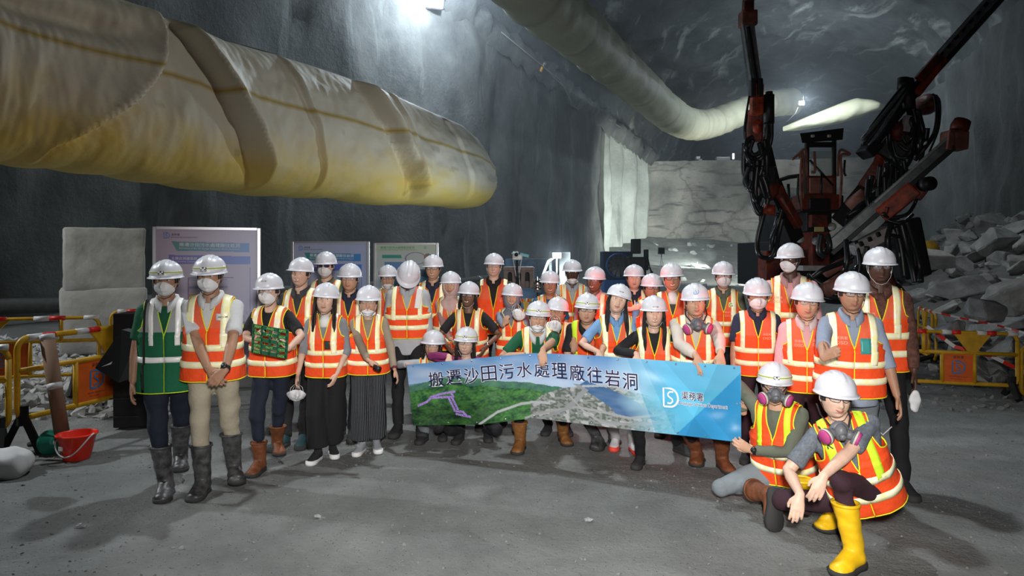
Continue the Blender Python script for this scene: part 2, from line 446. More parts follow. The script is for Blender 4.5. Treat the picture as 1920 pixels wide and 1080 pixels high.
# ------------------------------------------------------------ body frame
class Torso:
    L = .56
    def __init__(s, sc, girth, fem, a0, a1, roll, yaw, neck):
        s.sc, s.g, s.fem, s.a0, s.a1 = sc, girth, fem, a0, a1
        s.R = Matrix.Rotation(yaw, 3, 'Z') @ Matrix.Rotation(roll, 3, 'Y')
        s.P0 = Vector((0, 0, 0)); s.P0 = neck - s.pt(0, 0, s.L)
    def ang(s, z):
        t = max(0, min(1, z / s.L)); return s.a0 + (s.a1 - s.a0) * t
    def spine(s, z):
        L, a0, a1 = s.L, s.a0, s.a1
        zz = max(0, min(L, z)); k = (a1 - a0) / L; a = a0 + k * zz
        if abs(k) < 1e-5: p = Vector((0, -math.sin(a0) * zz, math.cos(a0) * zz))
        else: p = Vector((0, -(math.cos(a0) - math.cos(a)) / k, (math.sin(a) - math.sin(a0)) / k))
        e = z - zz
        return p + Vector((0, -math.sin(a), math.cos(a))) * e
    def pt(s, x, y, z):    # local (right, back, up) in units of body scale -> world
        a = s.ang(z)
        q = s.spine(z) + Vector((x, y * math.cos(a), y * math.sin(a)))
        return s.P0 + s.R @ (q * s.sc)
    def dirv(s, v, z):
        return s.R @ (Matrix.Rotation(s.ang(z), 3, 'X') @ Vector(v))
    ZC = .40
    def W(s, z, off, vest=False):
        if vest: xs, ys = [-.14, 0, .12, .28, .40, .56], [.200, .196, .184, .184, .192, .196]
        elif s.fem: xs, ys = [-.16, 0, .14, .28, .40, .56], [.172, .168, .135, .150, .172, .178]
        else: xs, ys = [-.16, 0, .14, .28, .40, .56], [.165, .166, .152, .168, .192, .198]
        return float(np.interp(z, xs, ys)) * (s.g if z < .3 else (1 + (s.g - 1) * .5)) * (.94 if s.fem else 1) + off
    def D(s, z, off, back, vest=False):
        if vest: xs, yf, yb = [-.14, 0, .14, .30, .42, .56], [.135, .132, .126, .126, .108, .085], [.12, .118, .105, .108, .10, .08]
        else: xs, yf, yb = [-.16, 0, .14, .30, .42, .56], [.112, .115, .106, .118, .104, .08], [.125, .115, .088, .102, .098, .08]
        return float(np.interp(z, xs, yb if back else yf)) * (s.g if z < .34 else (1 + (s.g - 1) * .4)) + off
    def ridge(s, x, off):
        ax = abs(x)
        return .545 - max(0, ax - .05) * .30 + off
    def surf(s, th, v, side, off=0, zhem=-.12, vest=False, xabs=None, raw=False):
        """side -1 front, +1 back; th in [-pi/2, pi/2]; v 0..1"""
        vc = .74
        if v <= vc: z = zhem + (s.ZC - zhem) * v / vc
        else: z = s.ZC
        Wz = s.W(z if v <= vc else s.ZC, off, vest)
        x = Wz * math.sin(th) if xabs is None else max(-Wz * .9999, min(Wz * .9999, xabs))
        ro = 1
        if v > vc:
            t = (v - vc) / (1 - vc); z = s.ZC + (s.ridge(x, off) - s.ZC) * t
            ro = max(0, 1 - t ** 2.6) ** .55
        dep = s.D(z, off, side > 0, vest) * max(0, 1 - abs(x / Wz) ** 2.6) ** (1 / 2.2) * ro
        if s.fem and side < 0: dep += .028 * math.exp(-((abs(x) - .075) / .055) ** 2 - ((z - .335) / .055) ** 2) * ro
        yc = .012 if z > .3 else 0
        return (x, side * dep + yc, z) if raw else s.pt(x, side * dep + yc, z)
    def solid(s, mb, off=0, zhem=-.10):
        nv, nu = 26, 40; rings = []
        for i in range(nv):
            v = min(.9995, i / (nv - 1)); ring = []
            for j in range(nu):
                a = 2 * PI * j / nu; side = -1 if math.cos(a) > 0 else 1; th = math.asin(max(-1, min(1, math.sin(a))))
                ring.append(s.surf(th, v, side, off, zhem))
            rings.append(ring)
        mb.loft(rings)
def ik(S, T, l1, l2, pole):
    d = T - S; D_ = d.length; mx = (l1 + l2) * .998
    if D_ > mx: d = d * (mx / D_); T = S + d; D_ = mx
    D_ = max(D_, abs(l1 - l2) * 1.02 + 1e-4)
    a = (l1 * l1 - l2 * l2 + D_ * D_) / (2 * D_); h = math.sqrt(max(0, l1 * l1 - a * a))
    u = d.normalized(); p = pole - u * pole.dot(u); p = p.normalized() if p.length > 1e-6 else u.orthogonal().normalized()
    return S + u * a + p * h, T
def hand(mb, wrist, d, n, sd, sc, curl=22, thumb='side', spread=1.0, thick=1.0):
    """d: wrist->fingers, n: palm normal, sd*: thumb side sign along d x n"""
    d = d.normalized(); n = (n - d * n.dot(d)).normalized(); l = d.cross(n).normalized() * sd
    k = sc * thick
    def P(a, b, c): return wrist + d * a * sc + l * b * sc + n * c * sc
    mb.tube([P(-.02, 0, 0), P(.015, 0, 0), P(.05, .001, 0), P(.085, 0, .001), P(.096, 0, .003)],
            [(.027 * k, .020 * k), (.030 * k, .019 * k), (.039 * k, .017 * k), (.042 * k, .014 * k), (.036 * k, .009 * k)], 12, up=n)
    base = [(.031, .088), (.0105, .094), (-.0105, .090), (-.031, .080)]; ln = [.076, .085, .079, .063]
    for (b, a), L_ in zip(base, ln):
        b *= spread
        pts = [P(a - .02, b * .93, 0), P(a, b, .0)]; ang = R(curl * .45); r_ = [.0092 * k, .0090 * k]
        cur = pts[-1]
        for q, f_ in enumerate((.46, .30, .24)):
            dd = d * math.cos(ang) + n * math.sin(ang) + l * (b * 1.2)
            cur = cur + dd.normalized() * (L_ * f_ * sc); pts.append(cur); r_.append((.0086, .0082, .0070)[q] * k)
            ang += R(curl * (1.15 if q == 0 else .9))
        mb.tube(pts, r_, 8, up=n)
    if thumb == 'up': tp = [P(.018, .020, .004), P(.045, .040, .006), P(.052, .068, .002), P(.050, .096, -.002)]
    elif thumb == 'grip': tp = [P(.018, .022, .004), P(.045, .042, .016), P(.068, .040, .032), P(.088, .030, .040)]
    else: tp = [P(.018, .022, .004), P(.040, .042, .014), P(.064, .050, .022), P(.086, .047, .026)]
    mb.tube(tp, [.014 * k, .0122 * k, .0105 * k, .0078 * k], 8, up=n)

PEOPLE = []
def foot_mesh(kind, me_name='boot'):
    """foot pointing to -Y, ankle joint above the origin at z .09"""
    mb = MB(); n = 16
    def ring(y, zc, rx, rz, flat=True):
        o = []
        for j in range(n):
            t = 2 * PI * j / n; x = rx * math.cos(t); z = zc + rz * math.sin(t)
            if flat: z = max(z, .012)
            o.append((x, y, z))
        return o
    bulk = 1.18 if kind in ('rubber', 'leather', 'yellow') else 1.0
    k = bulk
    mb.loft([ring(.075, .05, .012 * k, .025), ring(.068, .055, .034 * k, .045), ring(.035, .060, .040 * k, .055 * k), ring(-.01, .060, .041 * k, .058 * k),
             ring(-.06, .048, .044 * k, .046 * k), ring(-.11, .036, .050 * k, .036 * k), ring(-.150, .030, .048 * k, .030 * k), ring(-.178, .025, .034 * k, .022 * k), ring(-.190, .022, .012, .010)])
    sh = {'rubber': .36, 'leather': .27, 'yellow': .36}.get(kind, .115)
    if sh > .15:
        mb.tube([(0, .028, .04), (0, .024, .10), (0, .022, .16), (0, .024, sh - .04), (0, .026, sh)], [.044 * k, .046 * k, .049 * k, .058 * k, .060 * k], 18)
        me = remesh(mb, .009, 2, me_name); wrinkle(me, .006, 16, (1, 1, 1.6))
        tr = MB(); tr.lathe([(.0615 * k, sh - .012), (.066 * k, sh - .010), (.066 * k, sh + .006), (.058 * k, sh + .006), (.050 * k, sh - .02)], (0, .026, 0), 20)
    else:
        mb.tube([(0, .028, .04), (0, .026, .08), (0, .024, sh)], [.042, .040, .042], 16)
        me = remesh(mb, .008, 2, me_name)
        tr = MB()
        for i in range(5):
            y = -.035 - i * .018; z = .098 - i * .009
            tr.tube([(-.026, y, z - .012), (0, y - .006 * (-1) ** i, z), (.026, y, z - .012)], .0035, 5)
        if me_name == 'shoe' and False: tr.lathe([(.0, 0), (.045, .0)], (0, -.1, .02), 8)
    so = MB(); r1, r2, r3 = [], [], []
    out = [(.0, .080), (.028, .072), (.041, .035), (.038, -.02), (.047, -.08), (.053, -.125), (.046, -.170), (.026, -.194), (0, -.200)]
    out = out + [(-x, y) for x, y in reversed(out[1:-1])]
    for x, y in out: r1.append((x * k * 1.0, y, 0)); r2.append((x * k * 1.04, y * 1.02, .014)); r3.append((x * k * 1.02, y * 1.01, .032 if y > -.11 or bulk > 1 else .044))
    so.loft([r1, r2, r3])
    return me, so, tr
FOOT = {}
def foot_kind(kind, colour, sole, trim):
    key = (kind, colour.name, sole.name)
    if key not in FOOT:
        me, so, tr = foot_mesh(kind, 'boot' if kind in ('rubber', 'leather', 'yellow') else 'shoe'); me.materials.append(colour)
        FOOT[key] = (me, so.mesh('sole', sole), tr.mesh('boot_cuff' if kind in ('rubber', 'leather', 'yellow') else 'lace', trim))
    return FOOT[key]
M_rubber = mat('black_boot_rubber', (.022, .023, .026), .42, var=.5, vscale=14, col2=(.10, .10, .10), bump=.1)
M_leather = mat('brown_boot_leather', (.20, .065, .025), .6, var=.4, vscale=12, bump=.2)
M_tan = mat('tan_boot_leather', (.26, .11, .03), .6, var=.35, vscale=12, bump=.2)
M_yboot = mat('yellow_boot_rubber', (.86, .52, .01), .45, var=.15, vscale=10)
M_sneak = mat('black_canvas', (.025, .025, .028), .85, var=.3, vscale=30); M_wsneak = mat('pale_mesh_upper', (.62, .62, .64), .8)
M_greysh = mat('grey_suede', (.30, .32, .34), .85); M_teal = mat('dark_teal_upper', (.02, .06, .07), .7)
M_redsole = mat('red_sole', (.7, .06, .04), .6)
SHOES = {'rubber': ('rubber', M_rubber, M_soleM, M_rubber), 'leather': ('leather', M_leather, M_soleM, M_leather), 'tan': ('leather', M_tan, M_soleM, M_tan),
         'yellow': ('yellow', M_yboot, M_soleM, M_yboot), 'canvas': ('shoe', M_sneak, M_sole_w, M_lace), 'pale': ('shoe', M_wsneak, M_redsole, M_lace),
         'grey': ('shoe', M_greysh, M_sole_w, M_greysh), 'black': ('shoe', M_sneak, M_soleM, M_blackm), 'teal': ('shoe', M_teal, M_soleM, M_blackm)}
def shoe(root, kind, ankle, yaw, sc, pitch=0, roll=0, axes=None, lean=None):
    nm = 'boot' if kind in ('rubber', 'leather', 'tan', 'yellow') else 'shoe'
    a, b, c = foot_kind(*SHOES[kind])
    M = Matrix.Translation(ankle - wloc(root)) @ Matrix.Rotation(yaw, 4, 'Z') @ Matrix.Rotation(pitch, 4, 'X') @ Matrix.Rotation(roll, 4, 'Y') @ Matrix.Scale(sc, 4) @ Matrix.Translation((0, -.028, -.09))
    if lean and nm == 'boot' and not axes:
        kx, ky = max(-1, min(1, lean[0])), max(-1, min(1, lean[1]))
        M = Matrix.Translation(ankle - wloc(root)) @ Matrix(((1, 0, kx, 0), (0, 1, ky, 0), (0, 0, 1, 0), (0, 0, 0, 1))) @ Matrix.Translation(-(ankle - wloc(root))) @ M
        a, b, c = a.copy(), b.copy(), c.copy()
        for q_ in (a, b, c): q_.transform(M)
        M = Matrix.Identity(4)
    if axes:
        z_ = Vector(axes[0]).normalized(); y_ = -(Vector(axes[1]) - z_ * Vector(axes[1]).dot(z_)).normalized(); x_ = y_.cross(z_)
        M = Matrix.Translation(ankle - wloc(root)) @ Matrix((x_, y_, z_)).transposed().to_4x4() @ Matrix.Scale(sc, 4) @ Matrix.Translation((0, -.028, -.09))
    o = link(nm, a, root, M); s_ = link('sole', b, o); t = link('boot_cuff' if nm == 'boot' else 'lace', c, o)
    return o
def vest_build(T, root, kind, seed):
    """orange safety vest: panels, reflective tape, piping"""
    off = .026; zhem = kind.get('zhem', -.05); NV = 44
    g_or, g_or2, g_y = kind.get('cloth', M_orange), kind.get('cloth2', M_orange2), kind.get('edge', M_yellow)
    vV = kind.get('v', .60); gap = kind.get('open', 0.0)
    rnd = random.Random(seed)
    def fold(p, a=1.0):
        q = Vector((p.x * 5.5, p.y * 5.5, p.z * 2.6 + seed * 3.3))
        return (noise.noise(q) * .014 + (.5 - abs(noise.noise(q * 2.1))) * .012 - .004) * a
    def xin(v):
        lo = gap
        if v < vV: return lo
        t = (v - vV) / (1 - vV); return lo + (.066 - lo) * t ** .85
    def thout(v, Wz):
        if v < .60: return PI / 2
        t = (v - .60) / .40
        xo = .178 - .042 * math.sin(min(1, t * 1.25) * PI * .5) + .020 * max(0, t - .55) * 2
        if t < .22: 
            k = t / .22; k = k * k * (3 - 2 * k) ; xo = Wz * (1 - k) + xo * k
        return math.asin(min(.9999, xo / Wz))
    def S(th, v, side, o=off, xabs=None):
        p = T.surf(th, v, side, o, zhem, True, xabs)
        if xabs is not None: th = math.asin(max(-.99, min(.99, xabs / Wz(v))))
        pf = T.surf(th, v, side, off, zhem, True, xabs); a = fold(pf) * min(1, (1 - v) * 5)
        nrm = T.dirv((math.sin(th), side * math.cos(th), 0), .3)
        return p + nrm * a
    mb = MB(); vs = [i / NV for i in range(NV + 1)]
    def Wz(v):
        z = zhem + (T.ZC - zhem) * min(1, v / .74); return T.W(z, off, True)
    edges = {}
    for sx in (-1, 1):
        P = []
        for v in vs:
            w_ = Wz(v); ti = math.asin(min(.99, xin(v) / w_)); to = thout(v, w_)
            P.append([S(sx * (ti + (to - ti) * j / 12), v, -1) for j in range(13)])
        mb.grid(P, mifn=lambda i, j: 1 if i / NV > .62 else 0)
        edges[('in', sx)] = [r_[0] for r_ in P]; edges[('of', sx)] = [r_[-1] for r_ in P if True]; edges[('hem', sx)] = P[0]
    P = []
    for v in vs:
        to = thout(v, Wz(v)); P.append([S(-to + 2 * to * j / 20, v, 1) for j in range(21)])
    mb.grid(P)
    edges['ob0'] = [r_[0] for r_ in P]; edges['ob1'] = [r_[-1] for r_ in P]; edges['hb'] = P[0]
    o = mb.build('vest', [g_or, g_or2], root); solid(o, .003, 0)
    # piping
    pm = MB()
    na = int(.60 * NV)
    for sx in (-1, 1):
        pm.tube(edges[('in', sx)], .0042, 6); pm.tube(edges[('of', sx)][na:], .0045, 6); pm.tube(edges[('hem', sx)], .0045, 6)
    pm.tube(edges['ob0'][na:], .0045, 6); pm.tube(edges['ob1'][na:], .0045, 6); pm.tube(edges['hb'], .0045, 6)
    pp = pm.build('piping', g_y, o); pp.matrix_parent_inverse.identity()
    # tape
    def tape(pts_rows, name='reflective_tape', m=None):
        b = MB(); b.grid(pts_rows, mifn=None)
        t_ = b.build(name, m or [M_refl], o); solid(t_, .002, 0); return t_
    o2 = off + .008; vx0, vx1 = kind.get('vx', (.078, .128))
    tm = kind.get('tape', M_refl); tm2 = kind.get('tape_v', tm)
    vlow = kind.get('vlow', .40)
    for sx in (-1, 1):
        rows = []
        for v in [vlow + (1 - vlow) * i / 30 for i in range(31)]:
            rows.append([S(0, v, -1, o2, xabs=sx * (vx0 + (vx1 - vx0) * j / 3)) for j in range(4)])
        rows2 = []
        for v in [1 - (1 - vlow) * i / 30 for i in range(31)]:
            rows2.append([S(0, v, 1, o2, xabs=sx * (vx0 + (vx1 - vx0) * j / 3)) for j in range(4)])
        def fixn(rows_):   # surface directions for x-fixed rows
            return rows_
        tape(rows + rows2[1:], m=tm2)
    if kind.get('bands', True):
        hw = kind.get('hw', .048)
        for zb in kind.get('hz', (.172, .05)):
            rows = []
            for zz in (zb, zb + hw / 2, zb + hw):
                v = (zz - zhem) / (T.ZC - zhem) * .74
                row = [S(-PI / 2 + PI * j / 24, v, 1, o2) for j in range(25)]
                w_ = Wz(v); ti = math.asin(min(.99, (xin(v)) / w_))
                right = [S(PI / 2 - (PI / 2 - ti) * j / 14, v, -1, o2) for j in range(1, 15)]
                left = [S(-ti - (PI / 2 - ti) * j / 14, v, -1, o2) for j in range(0, 15)]
                rows.append(left + row[1:] + right)
            tape(rows, m=kind.get('tape_h', tm))
    zp = MB()
    if gap < .01 and kind.get('zip', True): zp.tube([S(0, v, -1, off + .004) for v in np.linspace(0, vV, 14)], .004, 6); zp.build('zip', g_y, o)
    def deco(x, z, dz=.0):     # point on the vest front at chest height
        v = (z - zhem) / (T.ZC - zhem) * .74 if z < T.ZC else .74 + .26 * (z - T.ZC) / max(.05, T.ridge(x, off) - T.ZC)
        return S(0, v, -1, off + .007 + dz, xabs=x)
    return o, deco
def person(label, x, top, Y, s=None, yaw=None, a0=4, a1=4, roll=0, hd=(0, 0, 0), girth=1.0, fem=False, skin='a',
           sleeve='short', shirt=None, collar=None, vest=None, tro=None, shoes='black', hands=(None, None), feet=(None, None), feetyaw=(None, None),
           mask=None, glass=None, lamp_=False, smile=1, hair='short', chin='b', helmet=True, wide=False, hijab=None, knee_out=.25, neckd=0, footpitch=(0, 0),
           knees=(None, None), neckpart=None, kneeh=None, seed=0, hips=None, vis_leg=True, face='norm', hscale=1.0, shoeaxes=(None, None), hem=-.03):
    hs = 1.0 * hscale * (0.965 if fem else 1.0)
    top_z = at(x, top, Y).z
    Cz = top_z - (.110 + HZ + .010) * hs * math.cos(R(hd[1]) * .8)
    base = at(x, top, Y)
    Cc = Vector((base.x, Y, Cz))
    if s is None: s = (Cz) / (.93 + .56 * math.cos(R(4)) + .148)    # standing upright
    yw = R(yaw) if yaw is not None else math.atan2(base.x, Y) * -.6
    hyaw, hpit, hrol = yw + R(hd[0]), R(hd[1]), R(hd[2])
    A0, A1, RO = R(a0), R(a1), R(roll)
    nr = Matrix.Rotation(yw, 3, 'Z') @ Matrix.Rotation(RO * .6 + hrol * .4, 3, 'Y') @ Matrix.Rotation(A1 * .6 + hpit * .5, 3, 'X')
    neckb = Cc - nr @ Vector((0, -.028, .140)) * s - (nr @ Vector((0, 0, 0)))
    T = Torso(s, girth, fem, A0, A1, RO, yw, neckb)
    pel = T.P0
    rootloc = (Vector((hips[0], hips[1], 0)) if hips else Vector((pel.x, pel.y, 0)))
    root = thing('person', rootloc, label, 'person', None)
    HM = Matrix.Translation(Cc) @ (Matrix.Rotation(hyaw, 4, 'Z') @ Matrix.Rotation(hrol, 4, 'Y') @ Matrix.Rotation(hpit, 4, 'X')) @ Matrix.Scale(hs, 4)
    HL = Matrix.Translation(-rootloc) @ HM
    sk = skin_mat(skin)
    body = MB(); head_grid(body, HM)
    for sx in (-1, 1):
        body.ell(HM @ Vector((sx * .080, .008, -.006)), (.007 * hs, .018 * hs, .030 * hs), (Matrix.Rotation(hyaw, 3, 'Z') @ Matrix.Rotation(R(-18 * sx), 3, 'Z') @ Matrix.Rotation(R(-10), 3, 'X')), 10, 8)
    nk = .052 * s * (.88 if fem else 1)
    body.tube([neckb - nr @ Vector((0, -.0, .05 * s)), neckb + nr @ Vector((0, .0, .02 * s)), neckb + nr @ Vector((0, -.012, .07 * s)), Cc + (HM.to_3x3() @ Vector((0, .022, -.05)))],
              [nk * 1.35, nk * 1.1, nk, nk * .95], 14)
    T.solid(body, -.012, -.06)
    # arms
    fwd = T.dirv((0, -1, 0), .45); up = T.dirv((0, 0, 1), .5); rt = T.dirv((1, 0, 0), .5)
    l1, l2 = .285 * s, .250 * s
    shw = .165 * (1 if not fem else .93)
    sleeve_mb = MB(); T.solid(sleeve_mb, .007, hem)
    arms = []
    for k, sx in enumerate((-1, 1)):
        S_ = T.pt(sx * shw, .012, .472)
        spec = hands[k] or {}
        sag = spec.get('sag', 0)
        if 'w' in spec: Tg = spec['w'] if isinstance(spec['w'], Vector) else at(*spec['w'])
        else: Tg = S_ + Vector((0, 0, -1)) * (.525 * s) + rt * (sx * .055 * s) + fwd * (.06 * s)
        pole = spec.get('pole')
        pole = T.R @ Vector(pole) if pole else (-fwd * .5 + rt * sx * .9 - up * .25)
        E, Wr = ik(S_, Tg, l1, l2, pole)
        E0 = S_ + (E - S_) * .5
        body.tube([S_ + (S_ - E).normalized() * .0, E0, E, E + (Wr - E) * .3, E + (Wr - E) * .65, Wr],
                  [.047 * s * girth ** .5, .044 * s, .038 * s, .039 * s, .032 * s, .0255 * s] if not fem else [.042 * s, .038 * s, .032 * s, .033 * s, .027 * s, .022 * s], 12)
        body.ell(S_, (.044 * s,) * 3)
        fa = (Wr - E).normalized()
        dv = spec.get('d'); dv = Vector(dv).normalized() if dv else (fa * .8 + Vector((0, 0, -1)) * .2 if 'w' not in spec else fa)
        nv = spec.get('n'); nv = Vector(nv) if nv else (-rt * sx + fwd * -.15)
        # thumb side: forward for a hanging arm
        l = dv.cross(nv.normalized()); sd = spec.get('sd')
        if sd is None: sd = 1 if (l.z > 0 if spec.get('thumb') == 'up' else l.dot(fwd + up * .3) > 0) else -1
        if spec.get('show', True): hand(body, Wr + dv * .01, dv, nv, sd, s * (.98 if not fem else .90), spec.get('curl', 24), spec.get('thumb', 'side'))
        # sleeve
        rs = 1.0 if not fem else .9
        if sleeve == 'short':
            e1 = S_ + (E - S_) * .80
            sleeve_mb.tube([S_ + (S_ - E) * .05, S_ + (E - S_) * .35, e1], [.055 * s * rs * girth ** .5, .057 * s * rs * girth ** .4, .060 * s * rs], 14)
        elif sleeve == 'half':
            sleeve_mb.tube([S_, S_ + (E - S_) * .4, E, E + (Wr - E) * .22], [.060 * s * rs, .056 * s * rs, .052 * s * rs, .052 * s * rs], 14)
        else:
            q = spec.get('cuff', .93)
            sleeve_mb.tube([S_, S_ + (E - S_) * .45, E, E + (Wr - E) * .4, E + (Wr - E) * q], [.061 * s * rs, .055 * s * rs, .051 * s * rs, .047 * s * rs, .038 * s * rs], 14)
        sleeve_mb.ell(S_, (.056 * s * rs,) * 3)
        arms.append((S_, E, Wr, dv, nv))
    bm_ = remesh(body, .0046 if Y < 5.0 else .0054 if Y < 6.2 else .0066, 1, 'body'); bm_.materials.append(sk)
    for i_ in range(1): pass
    def addm(name, me, mtl=None):
        if mtl: me.materials.append(mtl)
        co = np.empty(len(me.vertices) * 3); me.vertices.foreach_get('co', co); co = co.reshape(-1, 3) - np.array(rootloc); me.vertices.foreach_set('co', co.ravel()); me.update()
        me.polygons.foreach_set('use_smooth', [True] * len(me.polygons))
        return link(name, me, root)
    addm('body', bm_)
    sm_ = remesh(sleeve_mb, .011, 2, 'shirt'); wrinkle(sm_, .008, 11, (1, 1, .8), seed)
    addm('shirt', sm_, shirt)
    # collar
    if collar:
        for sx in (-1, 1):
            P = []
            for zz, ex, fo in ((.0, .0, 0), (.030, .004, .0), (.034, .012, .004), (-.012, .030, .030)):
                row = []
                for j in range(13):
                    t = PI * j / 12.0 * .93         # back -> front
                    r_ = (.064 + ex) * (1 if not fem else .92)
                    fr = max(0, -math.cos(t))
                    dz = -.040 * fr ** 2 - (.018 * fr if fo else 0) - (.02 * fr ** 6 if fo else 0)
                    row.append(T.pt(sx * r_ * math.sin(t) * (1 + .1 * fr), r_ * math.cos(t) * 1.12 + .008 - .02 * fr - (.012 * fr if fo else 0), .553 + zz + dz))
                P.append(row)
            cm = MB(); cm.grid(P); co_ = cm.build('collar', collar, root); solid(co_, .004)
    if neckpart == 'white_tee':
        mb = MB(); mb.tube([T.pt(0, -.045, .44), T.pt(0, -.04, .50), T.pt(0, -.02, .545)], [.064 * s, .058 * s, .048 * s], 14); mb.build('undershirt', mat('white_cotton', (.75, .75, .75), .8), root)
    # legs
    hipo = .088 * s * (1.0)
    lt, ls = .435 * s, .415 * s
    tm = MB(); g2 = girth ** .5
    tm.loft([[T.pt(math.sin(2 * PI * j / 24) * w_ * girth, -math.cos(2 * PI * j / 24) * d_ * girth, z) for j in range(24)] for z, w_, d_ in ((-.10, .10, .07), (-.06, .155, .105), (0, .168, .118), (.08, .152, .108), (.13, .138, .10))])
    legs = []
    tstyle = 'wide' if wide else 'norm'
    for k, sx in enumerate((-1, 1)):
        H_ = T.pt(sx * .088, 0, -.01)
        fy = feetyaw[k]; fy = yw + R(10 * sx) if fy is None else R(fy)
        if feet[k] is not None:
            f_ = feet[k]; A_ = f_ if isinstance(f_, Vector) else (gnd(f_[0], f_[1]) if len(f_) == 2 else at(*f_))
            A_ = A_ + Vector((0, 0, .09 * s)) if not isinstance(f_, Vector) else A_
            if not isinstance(f_, Vector): A_ = A_ - Vector((math.sin(fy), -math.cos(fy), 0)) * .10 if len(f_) == 2 else A_
        else:
            c_ = Vector((pel.x, pel.y + math.sin(A0) * .15, 0)); A_ = c_ + (T.R @ Vector((sx * .10 * s, 0, 0))); A_.z = .09 * s
        pole = knees[k]
        pole = Vector(pole) if pole else (Vector((math.sin(yw), -math.cos(yw), 0)) + rt * sx * knee_out)
        K, A2 = ik(H_, A_, lt, ls, pole)
        bulge = .95 if fem else 1.0
        if wide:
            tm.tube([H_ + Vector((0, 0, .02)), H_ + (K - H_) * .5, K, K + (A2 - K) * .5, A2 + (K - A2) * .16], [.100 * s, .100 * s, .102 * s, .108 * s, .112 * s], 16)
        else:
            boot = shoes in ('rubber', 'leather', 'tan', 'yellow')
            e = .48 if boot else -.02
            r_ = [.092 * g2, .084 * g2, .066, .062, .056 if not boot else .046]
            if boot: r_[3] = .054
            tm.tube([H_ + Vector((0, 0, .02)) * s, H_ + (K - H_) * .4, K, K + (A2 - K) * .45, A2 + (K - A2) * e], [q * s * bulge for q in r_], 16)
            tm.ell(K, (.068 * s,) * 3)
        legs.append((K, A2, fy))
        bend = (K - A2).normalized()
        pitch = R(footpitch[k]); lc = .6 if pel.z > .6 else 1.0
        shoe(root, shoes, A2, fy, s * (1.0 if fem else 1.06), pitch, axes=(shoeaxes[k] if isinstance(shoeaxes[k][0], tuple) else (K - A2, shoeaxes[k])) if shoeaxes[k] else None, lean=tuple(max(-lc, min(lc, q_ / max(.12, (K - A2).z))) for q_ in ((K - A2).x, (K - A2).y)))
    lm_ = remesh(tm, .012, 2, 'trousers'); wrinkle(lm_, .014 if not wide else .010, 9, (1, 1, 1.1 if not wide else .35), seed + 5)
    addm('trousers', lm_, tro)
    # face
    if face == 'norm':
        dark = skin in ('c', 'd')
        for sx in (-1, 1):
            if not (glass == 'dark'):
                link('eye', ME_eye, root, HL @ Matrix.Translation((sx * .0315, -(face_y(.0315, .011) - .0035), .011)) @ Matrix.Rotation(R(-14 * sx), 4, 'Z') @ (Matrix.Scale(.55, 4, (0, 0, 1)) if smile == 2 else Matrix.Scale(.8, 4, (0, 0, 1))))
            link('eyebrow', ME_brow, root, HL @ Matrix.Translation((sx * .031, -(face_y(.031, .0335) + .0005), .0335)) @ Matrix.Rotation(R(-12 * sx), 4, 'Z') @ Matrix.Scale(sx, 4, (1, 0, 0)))
        if mask != 'full' and mask != 'resp': link('mouth', ME_mouth[(smile, 1 if dark else 0)], root, HL)
    if mask in ('full', 'chin'):
        o = link('face_mask', ME_mask[mask][0], root, HL)
        for q_ in ME_mask[mask][1]: link('ear_loop', q_, o)
    if mask in ('resp', 'respneck'):
        M2 = HL if mask == 'resp' else HL @ Matrix.Translation((0, .012, -.098)) @ Matrix.Rotation(R(12), 4, 'X') @ Matrix.Scale(1.05, 4)
        if mask == 'resp': M2 = HL @ Matrix.Translation((0, .0, .004))
        o = link('respirator', ME_resp[0], root, M2); 
        for q_ in ME_resp[1]: link('respirator_filter', q_, o)
        for q_ in ME_resp[2]: link('respirator_strap', q_, o)
    if glass:
        o = link('glasses', ME_glass[glass][0], root, HL @ Matrix.Translation((0, -.010, 0))); link('lens', ME_glass[glass][1], o)
    if helmet:
        o = link('helmet', ME_helmet, root, HL); link('vent_mark', ME_vents, o)
        if lamp_: q = link('headlamp_strap', ME_strap, o); link('headlamp', ME_lamp, o)
        if chin: link('chin_strap', ME_chin_b if chin == 'b' else ME_chin_w, o)
    # hair
    if hijab is None:
        hm = MB(); P = []
        for i in range(13):
            c = .55 - 1.0 * i / 12; row = []
            for j in range(25):
                t = R(62) + R(236) * j / 24
                rx, ry = head_dims(c); sc2 = (1 - abs(c) ** 2.5) ** .43
                kk = 1 if c > -.1 else (1 - .5 * min(1, (-c - .1) / .6))
                row.append(Vector((math.sin(t) * (rx + .004) * sc2, -math.cos(t) * (ry + .005) * sc2 * (kk if math.cos(t) < 0 else 1), c * HRZ)))
            P.append(row)
        if hair == 'short': P = [[p for p in r_] for r_ in P[:9]]
        hm.grid(P); hm.v = [tuple(HM @ Vector(p)) for p in hm.v]
        h_ = hm.build('hair', M_hair, root); solid(h_, .006, 0)
        if hair != 'short':
            for sx in (-1, 1):
                hb = MB(); ln = {'bob': .11, 'long': .27, 'tails': .30}[hair]
                c0 = HM @ Vector((sx * .070, -.030, .030)); c1 = HM @ Vector((sx * .086, -.022, -.04)); 
                dn = Vector((0, 0, -1))
                c2 = c1 + dn * ln * .45 * s + rt * sx * .004 + fwd * .018; c3 = c1 + dn * ln * s + rt * sx * (-.006 if hair == 'tails' else .01) + fwd * (.05 if hair != 'bob' else .0)
                wv = .034 if hair != 'tails' else .030
                hb.tube([c0, c1, (c1 + c2) / 2, c2, (c2 + c3) / 2, c3], [(.020, wv * .6), (.016, wv), (.018, wv * 1.1), (.019, wv * 1.15), (.017, wv), (.006, wv * .4)], 12, up=fwd)
                me = remesh(hb, .006, 1, 'hair_lock'); wrinkle(me, .008, 60, (1, 1, .1), seed); addm('hair_lock', me, M_hair)
            hb = MB(); cb = HM @ Vector((0, .05, -.02))
